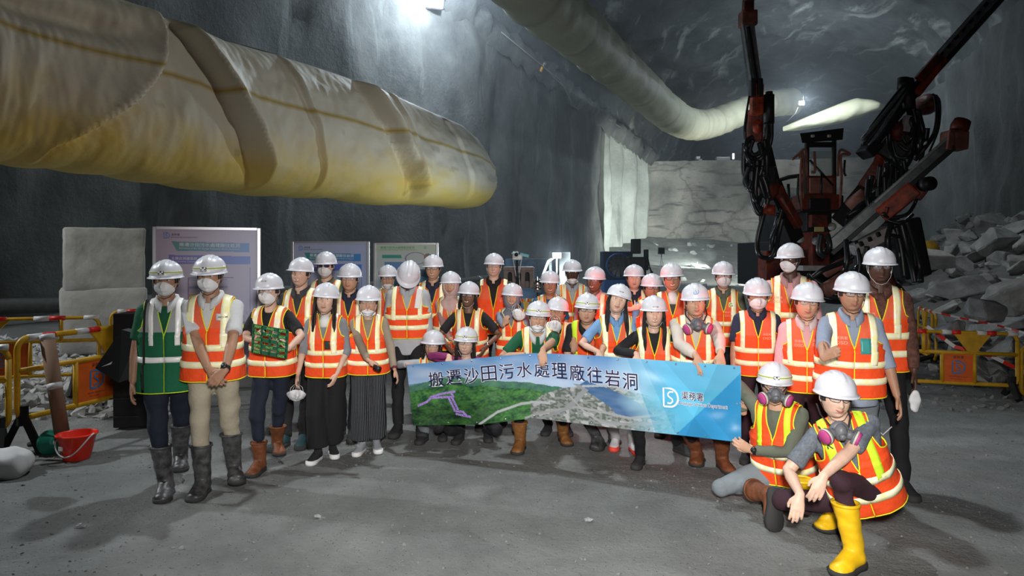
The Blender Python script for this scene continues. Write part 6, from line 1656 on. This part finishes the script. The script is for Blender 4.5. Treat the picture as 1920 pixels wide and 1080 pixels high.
# 19
p19 = person('laughing woman pulling her mask down between two headlamp helmets', 1045, 556, 6.85, s=.92, yaw=-6, hd=(-4, -4, 6), a0=14, a1=24, fem=True, skin='b', smile=2, shirt=S_black, vest=dict(), tro=T_black, chin=None,
    hands=(HW(1040, 640, 6.55, d=(.15, -.1, 1), n=(.2, .9, 0), curl=60), GRIP(1082, 664, 5.92)), seed=19)
# 20
p20 = person('man with glasses and headlamp helmet in black polo right of the laughing woman', 1101, 549, 6.4, s=.96, yaw=-12, hd=(4, -2, 4), a0=20, a1=30, skin='a', glass='thick', smile=1, lamp_=True, shirt=S_black, collar=S_black, vest=dict(vx=(.10, .15), tape_v=M_lime), tro=T_black, shoes='rubber',
    hands=(None, HW(1128, 660, 6.0, d=(-.2, -.5, -.7), n=(0, .8, -.5), curl=30)), feet=((1115, 842), (1150, 830)), seed=20)
# 21
p21 = person('round-faced man in blue shirt lit red from the right, behind', 1031, 507, 8.0, yaw=-4, hd=(4, 0, 2), skin='b', smile=2, shirt=S_dblue, vest=dict(), tro=T_black, seed=21)
# 22
p22 = person('dark-skinned man with mask under his chin at the back beside the work light', 1073, 486, 8.4, yaw=-2, hd=(0, 3, 0), skin='d', smile=0, mask='chin', shirt=S_lgrey, collar=S_lgrey, sleeve='long', vest=dict(), tro=T_black, seed=22)
# 23
p23 = person('bearded man glowing red in pink shirt, standing behind', 1115, 499, 7.6, yaw=-18, hd=(-8, 0, 4), skin='c', smile=2, glass='wire', shirt=S_pink, collar=S_pink, sleeve='long', vest=dict(), tro=T_black, seed=23)
# 24
p24 = person('young woman with long dark hair and light blue polo tilting her head', 1158, 531, 6.15, s=.93, yaw=-2, hd=(-2, -8, 16), a0=6, a1=10, fem=True, skin='e', smile=1, hair='long', shirt=S_blue, collar=S_blue, chin='w', vest=dict(vx=(.085, .14)), tro=T_pgrey, shoes='pale',
    hands=(HW(1122, 660, 5.92, d=(.2, -.5, -.7), n=(0, .8, -.5), curl=30), None), feet=((1152, 842), (1193, 850)), feetyaw=(-15, 10), seed=24)
# 25
p25 = person('man with closed eyes giving a thumbs-up, behind and right of the blue fan', 1189, 495, 7.8, yaw=-4, hd=(-4, -2, 0), skin='e', smile=0, shirt=S_navy, collar=S_navy, vest=dict(), tro=T_black,
    hands=(HW(1183, 580, 7.45, d=(.5, -.4, .25), n=(.4, .3, -.2), curl=85, thumb='up'), None), seed=25)
# 26
p26 = person('man with thick round glasses half hidden behind the woman with pigtails', 1222, 512, 7.5, yaw=-4, skin='b', glass='thick', smile=1, shirt=S_blue, vest=dict(vx=(.1, .15)), tro=T_black, seed=26)
# 27
p27 = person('tall smiling man with black-rimmed glasses and white undershirt', 1260, 492, 6.95, yaw=-10, hd=(-2, 0, -4), skin='b', glass='thick', smile=2, shirt=S_char, neckpart='white_tee', vest=dict(vx=(.11, .15)), tro=T_black, chin='w', seed=27)
# 28
p28 = person('woman with two long hair tails and black tee holding the banner', 1226, 553, 5.92, s=.905, yaw=-6, hd=(0, -2, 0), a0=6, a1=10, fem=True, skin='e', smile=2, hair='tails', shirt=S_black, sleeve='long', vest=dict(vx=(.095, .145), open=.0), tro=T_black, shoes='black', chin='w',
    hands=(GRIP(1194, 672, 5.66), None), feet=((1196, 876), (1285, 852)), feetyaw=(-25, 30), seed=28)
# 29
p29 = person('man in cream shirt with a respirator round his neck gripping the banner with both hands', 1304, 530, 5.75, s=.97, yaw=-10, hd=(0, 0, -3), a0=16, a1=20, skin='a', smile=1, mask='respneck', shirt=S_cream, sleeve='long', collar=S_cream, vest=dict(vx=(.085, .13)), tro=T_black, shoes='leather', girth=1.05,
    hands=(GRIP(1306, 677, 5.38, d=(.2, -.62, -.75), cuff=.9), GRIP(1352, 676, 5.26, d=(-.15, -.62, -.8), cuff=.9)), feet=((1303, 872), (1362, 885)), feetyaw=(-25, 5), seed=29)
# 30
p30 = person('masked man in safety glasses standing back before the rock face', 1356, 489, 7.35, yaw=-14, hd=(4, 2, 0), skin='a', mask='full', glass='safety', shirt=S_olive, collar=S_olive, vest=dict(), tro=T_black, seed=30)
# 31
p31 = person('masked man in navy polo with orange vest behind the kneeling man', 1420, 520, 5.95, yaw=-14, hd=(2, 4, 0), skin='b', mask='full', girth=1.08, shirt=S_navy, collar=S_navy, vest=dict(vx=(.12, .165)), tro=T_maroon, shoes='black', feet=((1398, 866), (1440, 850)), seed=31)
# 32
p32 = person('very tall masked man turned left in front of the drill rig', 1482, 455, 6.4, yaw=-22, hd=(-26, 2, 0), skin='d', mask='full', shirt=S_pink, sleeve='long', collar=S_dusty, vest=dict(hz=(.22, .10)), tro=T_black, feetyaw=(-20, 0), seed=32)
# 33
p33 = person('older smiling man in wire glasses and pale pink shirt', 1513, 528, 5.25, yaw=-20, hd=(4, 0, 4), skin='a', glass='wire', smile=1, shirt=S_pink, sleeve='long', collar=cloth('pale_collar', (.6, .5, .5)), vest=dict(vx=(.12, .16)), tro=T_maroon, shoes='black', seed=33)
# 34
p34 = person('stout man in blue-grey rolled-sleeve shirt giving a thumbs-up at right', 1597, 508, 4.85, hem=-.13, yaw=-16, hd=(4, 2, 2), skin='b', glass='thick', smile=1, girth=1.14, shirt=S_bgrey, sleeve='half', collar=S_bgrey, vest=dict(vx=(.11, .16)), tro=T_grey, shoes='black',
    hands=(HW(1543, 690, 4.42, d=(.35, -.5, .42), n=(.8, .3, 0), curl=85, thumb='up', pole=(-.7, .3, -.8)), HW(1688, 762, 4.72)), feet=((1590, 935), (1650, 925)), seed=34)
# 35
p35 = person('dark-skinned man in brown patterned shirt and glasses at far right', 1649, 462, 5.35, yaw=-18, hd=(2, 2, 0), skin='d', glass='wire', smile=0, shirt=S_brown, sleeve='long', collar=S_brown, chin='w', vest=dict(hz=(.19, .06)), tro=T_black, shoes='black',
    hands=(None, HW(1716, 710, 5.2)), feet=((1640, 930), (1700, 930)), seed=35)
# 36
p36 = person('kneeling man in a respirator and headlamp helmet holding the banner corner', 1452, 678, 4.85, s=.96, yaw=-42, hd=(26, 0, 2), a0=12, a1=18, roll=0, skin='a', mask='resp', glass='thick', lamp_=True, shirt=S_olive, sleeve='long', vest=dict(vx=(.08, .125), tape_v=M_lime, cloth2=M_orange), tro=T_grey, shoes='leather',
    hands=(HW(1394, 775, 5.2, d=(-.2, -.3, .8), n=(-.3, -.8, 0), curl=50), HW(1411, 845, 4.86, d=(-.85, .1, .45), n=(.2, .95, .1), curl=42, pole=(.3, -.3, -.9))),
    feet=(Vector((1.90, 5.15, .15)), Vector((1.74, 4.64, .215))), girth=1.12, shoeaxes=((-.2, .2, -1), (-.05, -.35, -1)), knees=((-1, -.1, -.35), (-1, -.12, -.25)), seed=36)
# 37
p37 = person('squatting man with respirator round his neck, mottled grey tee and yellow boots', 1566, 694, 4.12, s=.98, yaw=-20, hd=(14, 0, 2), a0=20, a1=14, roll=-19, skin='e', mask='respneck', glass='thick', smile=1, shirt=S_melange, sleeve='short', vest=dict(vx=(.085, .135), tape_v=M_lime, cloth2=M_orange, v=.52), tro=T_maroon, shoes='yellow',
    hands=(HW(1500, 926, 3.95, d=(-.25, -.2, -.9), n=(.3, .9, 0), curl=22, pole=(-.8, -.1, -.4)), HW(1512, 928, 3.80, d=(-.45, -.15, -.85), n=(.2, .9, -.2), curl=26, pole=(.2, -.5, -.8))),
    feet=(Vector((2.16, 4.55, .10)), Vector((2.01, 4.0, .10))), feetyaw=(-70, -58), knees=((-1, -.1, .3), (-.95, -.55, .5)), seed=37)
# helmet lettering, badges and small worn things
def helm_fn(z0, lift=.004):
    def fn(x, y):
        z = z0 + y; c_ = min(.999, max(0, (z - HZ) / .110)); rr = math.cos(math.asin(c_)) ** .95
        X = x; q = max(0, 1 - (X / (.114 * rr)) ** 2) ** .5
        return (X, -(.136 * rr * q + lift), z)
    return fn
def helmet_mark(p, txt=None, z0=None, w_=.05, logo=False, lift=.004):
    hm = [c for c in p['root'].children if c.name.startswith('helmet')][0]; mb = MB()
    z0 = HZ + .010 if z0 is None else z0
    if logo: logo_ds(mb, helm_fn(z0, .008), 0, 0, .044)
    else: text_on(mb, helm_fn(z0, .012 if z0 < HZ + .02 else .006), txt, 0, 0, w_, .011, bold=.015)
    o = link('helmet_marking', mb.mesh('helmet_marking', M_ink_b if logo else M_ink_k, smooth=False), hm)
helmet_mark(p1, 'AECOM', HZ + .012, .046); helmet_mark(p2, 'AECOM', HZ + .010, .046); helmet_mark(p3, 'AECOM', HZ + .050, .046); helmet_mark(p28, 'AECOM', HZ + .018, .05); helmet_mark(p29, z0=HZ + .052, logo=True); helmet_mark(p24, 'AECOM', HZ + .03, .04)
def badge(p, x, z, w_, h_, m_, name='badge', txt=None, tm=None, logo=False):
    mb = MB(); P = [[p['deco'](x - w_ / 2 + w_ * j / 4, z + h_ / 2 - h_ * i / 4) for j in range(5)] for i in range(5)]
    mb.grid(P); o = mb.build(name, m_, p['vest']); solid(o, .003)
    if txt or logo:
        t = MB(); fn = lambda a, b: p['deco'](x + a, z + b, .003)
        if logo: logo_ds(t, fn, 0, 0, h_ * .7)
        else: text_on(t, fn, txt, 0, 0, w_ * .72, None, bold=.02)
        t.build('badge_print', tm, p['vest'], smooth=False)
M_badge_y = mat('pale_yellow_patch', (.8, .82, .25), .6)
badge(p2, .105, .415, .085, .045, mat('white_sticker', (.7, .7, .7), .5), 'name_sticker', 'AECOM', M_ink_k)
for p_, x, z in ((p13, .03, .33), (p24, .085, .335), (p30, .075, .40)): badge(p_, x, z, .045, .05, M_badge_y, 'logo_patch', 'G', M_ink_g)
badge(p20, .11, .30, .04, .06, M_badge_y, 'logo_patch', logo=True, tm=M_ink_b)
badge(p37, -.105, .455, .05, .11, M_badge_y, 'logo_patch', 'K', M_ink_k); badge(p37, -.035, .22, .075, .085, M_badge_y, 'logo_patch', logo=True, tm=M_ink_b)
badge(p34, .075, .335, .070, .11, mat('teal_card', (.05, .30, .28), .35), 'pass_holder'); badge(p6, .045, .275, .055, .085, mat('dark_card', (.04, .05, .04), .35), 'pass_holder')
M_vprint = mat('clear_chest_print', (.85, .35, .25), .5)
for p_, x, z in ((p16, .115, .34), (p31, .08, .33), (p32, -.10, .37), (p32, .11, .37), (p33, .08, .38), (p30, .05, .30), (p28, .05, .20), (p29, .0, .20), (p35, -.08, .35), (p34, -.08, .37), (p33, -.06, .37), (p22, .10, .28)):
    mb = MB()
    for r_ in range(2): text_on(mb, lambda a, b: p_['deco'](x + a, z + b, .002), '渠務署' if r_ == 0 else 'DSD', 0, .02 - .035 * r_, .075, .022)
    mb.build('chest_print', M_vprint, p_['vest'], smooth=False)
# watches, bracelets, lanyards
def band(p, k, m_, name='watch', r_=.031, disc=True):
    S_, E, Wr, dv, nv = p['arms'][k]; a = (Wr - E).normalized(); s_ = p['s']; c = Wr - a * .012
    mb = MB(); mb.tube([c - a * .011, c + a * .011], r_ * s_ * 1.05, 16); o = mb.build(name, m_, p['root'])
    if disc:
        d_ = (Vector((0, -1, .4)) - a * Vector((0, -1, .4)).dot(a)).normalized(); mb = MB(); mb.cyl(c + d_ * .026, c + d_ * .042, .021, 18); mb.build('watch_case', M_black, o)
band(p2, 1, M_black); band(p36, 1, M_black); band(p13, 1, M_chrome, 'bracelet', .028, False); band(p8, 1, mat('maroon_band', (.12, .01, .03), .6), 'bracelet', .031, False)
# mask pulled off in the laughing woman's hand and the scarf woman's hand
def loose_mask(pos, rot, label, sc=1.0):
    root = thing('face_mask', pos, label, 'face mask')
    M_ = Matrix.Rotation(R(rot[2]), 4, 'Z') @ Matrix.Rotation(R(rot[0]), 4, 'X') @ Matrix.Rotation(R(rot[1]), 4, 'Y') @ Matrix.Scale(sc, 4) @ Matrix.Translation((0, .1, .058))
    link('mask_cup', ME_mask['full'][0], root, M_); mb = MB()
    for s_ in (-1, 1): mb.tube([(s_ * .06, 0, .02), (s_ * .045, -.01, .08), (s_ * .01, 0, .11), (s_ * .03, 0, .06), (s_ * .055, 0, -.02)], .0022, 5)
    link('ear_loop', mb.mesh('ear_loop', M_white_strap), root, Matrix.Rotation(R(rot[2]), 4, 'Z'))
loose_mask(at(556, 744, 5.72), (10, 10, 20), 'white cup mask dangling from the hand of the woman in wide trousers', 1.1)
loose_mask(at(1040, 612, 6.48), (-10, 5, 0), 'white mask held at the mouth of the laughing woman')
loose_mask(at(969, 590, 6.85), (-10, 0, -25), 'white mask held beside the chin of the grey-scarfed woman')
mb = MB(); c = at(1716, 752, 5.12); mb.ell(c, (.045, .02, .085), nu=16, nv=10); me = remesh(mb, .007, 1, 'face_mask'); wrinkle(me, .012, 22); me.materials.append(M_mask); tag(link('face_mask', me), 'crumpled white mask in the right hand of the man in brown', 'face mask')
mb = MB(); mb.tube([at(1672, 800, 4.6), at(1655, 815, 4.6), at(1640, 800, 4.62)], .008, 6, flat=.3); tag(mb.build('lens_cloth', M_white_strap), 'clear plastic strap held in the thumbs-up man\'s lowered hand', 'strap')
mb = MB(); a, b = at(788, 545, 7.0), at(781, 575, 6.9); mb.box(a.lerp(b, .5), (.055, .02, .20), Matrix.Rotation(R(8), 3, 'Y'), bev=.005); tag(mb.build('white_phone', mat('white_plastic', (.75, .75, .75), .4), smooth=False), 'white phone raised beside the bowing man\'s shoulder', 'phone')
mb = MB(); mb.cyl(at(703, 688, 5.9), at(712, 692, 5.86), .022, 12); tag(mb.build('phone', M_black), 'small black phone in the hand of the pinstripe-trousered woman', 'phone')
# black bag and strap on man 1
bg = thing('shoulder_bag', at(215, 660, 5.5), 'black fabric bag hanging from the shoulder of the man in green', 'bag')
mb = MB(); q = [at(228, 618, 5.35), at(262, 628, 5.3), at(246, 708, 5.3), at(222, 718, 5.35), at(178, 690, 5.4)]
mb.loft([[p_ for p_ in q], [p_ + Vector((0, .10, 0)) for p_ in q]]); mb.build('bag_body', mat('black_nylon', (.008, .008, .009), .7), bg, smooth=False, fix=True)
T1 = p1['T']
mb = MB(); mb.tube([T1.surf(0, v, -1, .045, -.12, True, xabs=-.135 + 0 * v) for v in np.linspace(.30, .97, 14)] + [T1.surf(0, v, 1, .045, -.12, True, xabs=-.135) for v in np.linspace(.97, .4, 10)], .016, 6, flat=.35); mb.build('bag_strap', M_blackm, bg)
mb = MB(); mb.tube([T1.surf(0, v, -1, .045, -.12, True, xabs=-.145) for v in np.linspace(.30, .0, 6)] + [at(262, 640, 5.15), at(262, 700, 5.2)], .016, 6, flat=.35); mb.build('bag_side_strap', M_blackm, bg)
mb = MB(); mb.loft([[at(190, 688, 5.3), at(211, 678, 5.3), at(208, 683, 5.3)], [at(190, 688, 5.33), at(211, 678, 5.33), at(208, 683, 5.33)]]); mb.build('pale_tag', M_white_strap, bg, smooth=False, fix=True)
# green placard
c = at(506, 640, 5.36); pc = thing('placard', c, 'dark green cut-out placard with pale lettering held by the masked woman', 'placard')
M_pg = mat('green_card', (.015, .12, .06), .5); rotp = Matrix.Rotation(R(-6), 3, 'Z') @ Matrix.Rotation(R(9), 3, 'Y') @ Matrix.Rotation(R(12), 3, 'X')
fp = lambda x, z, o=0: c + rotp @ Vector((x, o, z))
mb = MB(); 
for z in (.105, .052, 0, -.052, -.105): mb.box(fp(0, z), (.29, .006, .030), rotp)
for x in (-.14, -.07, 0, .07, .14): mb.box(fp(x, 0), (.020, .006, .235), rotp)
mb.build('card_lattice', M_pg, pc, smooth=False)
mb = MB()
for i, (z, words_) in enumerate(((.105, ('PEST', 'PASS', 'GPTS')), (.052, ('GAPS', 'PTC', 'SPOT')), (0, ('PASTE', 'GAPS')), (-.052, ('GPTS', 'PASTE', 'OATS')), (-.105, ('PATS', 'DATA')))):
    for k, t_ in enumerate(words_): text_on(mb, lambda a, b: fp(a, b, -.006), t_, -.10 + .2 * k / max(1, len(words_) - 1), z, .055, .018)
mb.build('lettering', mat('lime_print', (.35, .75, .12), .5), pc, smooth=False)
# ---------------------------------------------------------------- banner
BX = [762, 1010, 1158, 1300, 1389]; BY = [6.42, 6.02, 5.70, 5.38, 5.14]
TT = ([762, 820, 900, 1000, 1060, 1120, 1200, 1300, 1389], [684, 679, 671, 662, 664, 667, 673, 680, 686])
TB = ([775, 830, 900, 960, 1000, 1050, 1120, 1200, 1300, 1390], [798, 797, 796, 789, 784, 790, 799, 808, 819, 830])
def ban(u, v, o=0):     # u 0..1 left to right, v 0..1 top to bottom
    px = (762 + 627 * u) * (1 - v) + (775 + 615 * u) * v; py = interp(762 + 627 * u, *TT) * (1 - v) + interp(775 + 615 * u, *TB) * v
    Y = interp(762 + 627 * u, BX, BY)
    w_ = .035 * math.sin(u * 17 + v * 1.2) * (.35 + .65 * v) + .018 * math.sin(u * 41 + v * 4) * v + .022 * nz(u * 5, v * 2.2, 3) + .010 * nz(u * 14, v * 6, 1) + .012 * math.sin((u * 2.5 - v) * 8) * max(0, u - .55)
    dv_ = .012 * math.exp(-(((u - .40) * 40) ** 2)) * v
    return at(px, py, Y + w_ - dv_ - o)
root = thing('banner', ban(.5, 1), 'long printed vinyl banner held by the front row showing hills, river and Chinese lettering', 'banner')
NU, NV = 760, 150; rows = []; cols = []
for i in range(NV + 1):
    v = i / NV; row = []
    for j in range(NU + 1):
        u = j / NU; row.append(ban(u, v))
        sky = np.array((.10, .26, .52)) * (1 - min(1, v * 2.2)) + np.array((.42, .55, .74)) * min(1, v * 2.2)
        cl = max(0, nz(u * 9, v * 6, 4)) * .6; sky = sky * (1 - cl) + np.array((.66, .72, .82)) * cl
        c = sky
        # hills
        hl = interp(u, [0, .06, .13, .18, .24, .30, .38, .46], [.36, .30, .22, .30, .34, .40, .46, .50]) + .02 * nz(u * 30, 0, 1)
        if u < .10: 
            far = .30 + .5 * abs(u - .055)
            if v > far: c = np.array((.12, .25, .34))
        if v > hl and u < .47:
            g = .5 + .5 * fbm(u * 34, v * 11, 2); g = max(0, min(1, g * 1.3 - .15 + .5 * nz(u * 120, v * 38, 3))); c = np.array((.012, .055, .030)) * (1 - g) + np.array((.085, .27, .06)) * g
            if v < hl + .10: c = c * .5 + np.array((.08, .20, .20)) * .5
            c = c * (1 - .5 * max(0, min(1, (v - .55) * 5)) * max(0, min(1, (.30 - u) * 9)))
        # town and roads
        tl = interp(u, [.36, .40, .46, .53, .64, .76], [.80, .62, .50, .44, .42, .55])
        if u > .36 and v > tl and u < .80:
            g = nz(u * 90, v * 30, 5); c = np.array((.26, .28, .27)) if g > 0 else np.array((.12, .15, .13))
            if nz(u * 50, v * 16, 8) > .25: c = np.array((.42, .44, .44))
        # river
        ra = interp(v, [.38, .45, .56, .70, .80, .9], [.53, .505, .55, .60, .62, .70]); rb = interp(v, [.38, .45, .56, .70, .80, .9], [.54, .60, .665, .72, .745, .70])
        if .36 < v < .82 and ra < u < rb: c = np.array((.07, .15, .30)) + .05 * nz(u * 20, v * 20)
        for (xs_, ys_, w2, col) in (([.34, .42, .50, .56, .66, .80], [.99, .86, .76, .78, .84, .70], .018, (.34, .35, .36)), ([.50, .53, .50, .47, .42, .38], [.42, .50, .66, .80, .92, 1.0], .022, (.28, .30, .31)), ([.20, .26, .33, .42], [1.0, .84, .76, .74], .02, (.42, .45, .46)), ([.55, .62, .70, .78], [.90, .94, .90, .84], .02, (.3, .31, .33)), ([.48, .52, .57, .62], [.60, .80, .93, .98], .016, (.36, .37, .38)), ([.52, .60, .68], [.45, .41, .46], .015, (.40, .44, .48))):
            if xs_[0] > xs_[-1]: xs_, ys_ = xs_[::-1], ys_[::-1]
            if xs_ == sorted(xs_):
                if xs_[0] <= u <= xs_[-1] and abs(v - interp(u, xs_, ys_)) < w2: c = np.array(col)
            else:
                if abs(u - interp(v, ys_ if ys_ == sorted(ys_) else ys_[::-1], xs_ if ys_ == sorted(ys_) else xs_[::-1])) < w2 * .45 and min(ys_) < v: c = np.array(col)
        # fade to blue facets on the right
        f_ = max(0, min(1, (u - .60 - .10 * nz(u * 5, v * 3, 7) - .06 * v) / .16))
        fac = np.array((.22, .55, .74))
        if u > .70 + .10 * v: fac = np.array((.13, .46, .70))
        if u > .78 - .16 * v and v > .35: fac = fac * .8 + np.array((.0, .10, .14))
        if (u - .80) > (1 - v) * .22: fac = np.array((.035, .30, .60))
        if (u - .62) < .08 * v + .04 and u > .6: fac = np.array((.40, .68, .82))
        if u > .93 - .1 * v: fac = fac * .85
        if abs((u - .74) - v * .20) < .03: fac = fac * 1.12
        c = c * (1 - f_) + fac * f_
        # plan of the caverns in pale violet
        def near(ax, ay, bx_, by_, w_):
            dx, dy = (bx_ - ax) * 5.4, by_ - ay; qx, qy = (u - ax) * 5.4, v - ay; t = max(0, min(1, (qx * dx + qy * dy) / (dx * dx + dy * dy))); return math.hypot(qx - dx * t, qy - dy * t) < w_
        if .02 < u < .19 and .42 < v < .92:
            for sgm in ((.02, .68, .05, .62), (.05, .62, .065, .54), (.065, .54, .10, .50), (.10, .50, .135, .48), (.065, .56, .13, .56), (.13, .56, .125, .50), (.115, .56, .13, .76), (.125, .56, .14, .76), (.13, .78, .155, .80), (.155, .80, .165, .86), (.135, .83, .175, .88)):
                if near(*sgm, .017): c = np.array((.40, .26, .68)) if nz(u * 260, v * 60) > -.15 else np.array((.2, .12, .4))
        cols.append(c)
    rows.append(row)
mb = MB(); mb.grid(rows); o = mb.build('printed_sheet', M_print, root); paint(o, cols); solid(o, .0015)
LB = 5.15   # aspect used for lettering
def bfn(o): return lambda x, y: ban(x, -y, o)
tw = MB(); tk = MB(); u0, u1 = .060, .690
for k, ch in enumerate(TITLE):
    u = u0 + .024 + (u1 - u0 - .048) * k / (len(TITLE) - 1); vv = interp(u, [.06, .3, .45, .55, .69], [.27, .24, .245, .27, .335])
    text_on(tw, bfn(.008), ch, u, -vv, .0485, .245, bold=.035); text_on(tk, bfn(.012), ch, u, -vv, .046, .235, bold=.006)
tw.build('letter_outline', mat('white_ink', (.8, .8, .86), .5), root, smooth=False); tk.build('lettering', mat('navy_ink', (.012, .012, .06), .5), root, smooth=False)
t = MB(); lg = lambda x, y: ban(x / 5.0, -y, .010)
logo_ds(t, lg, .787 * 5.0 + .0, -.50, .25); t.build('logo', M_ink_w, root, smooth=False)
t = MB(); t2 = MB()
text_on(t, bfn(.008), '渠務署', .853, -.455, .068, .125, bold=.04); text_on(t2, bfn(.012), '渠務署', .853, -.455, .066, .115, bold=.006)
sl = lambda x, y: ban(x, -y, .008); text_on(t, sl, 'Drainage Services Department', .885, -.565, .148, .072, bold=.045); text_on(t2, lambda x, y: ban(x, -y, .012), 'Drainage Services Department', .885, -.565, .146, .062, bold=.0)
t.build('caption_outline', M_ink_w, root, smooth=False); t2.build('caption', mat('navy_ink', (.012, .012, .06)), root, smooth=False)
for k in range(24):
    u = .02 + .96 * (k % 12) / 11; v = .035 if k < 12 else .965; mb = MB(); c = ban(u, v, .004); mb.lathe([(.003, 0), (.008, 0), (.008, .002), (.003, .002)], c, 12, Matrix.Rotation(R(90), 3, 'X')); mb.build('eyelet', M_chrome, root)
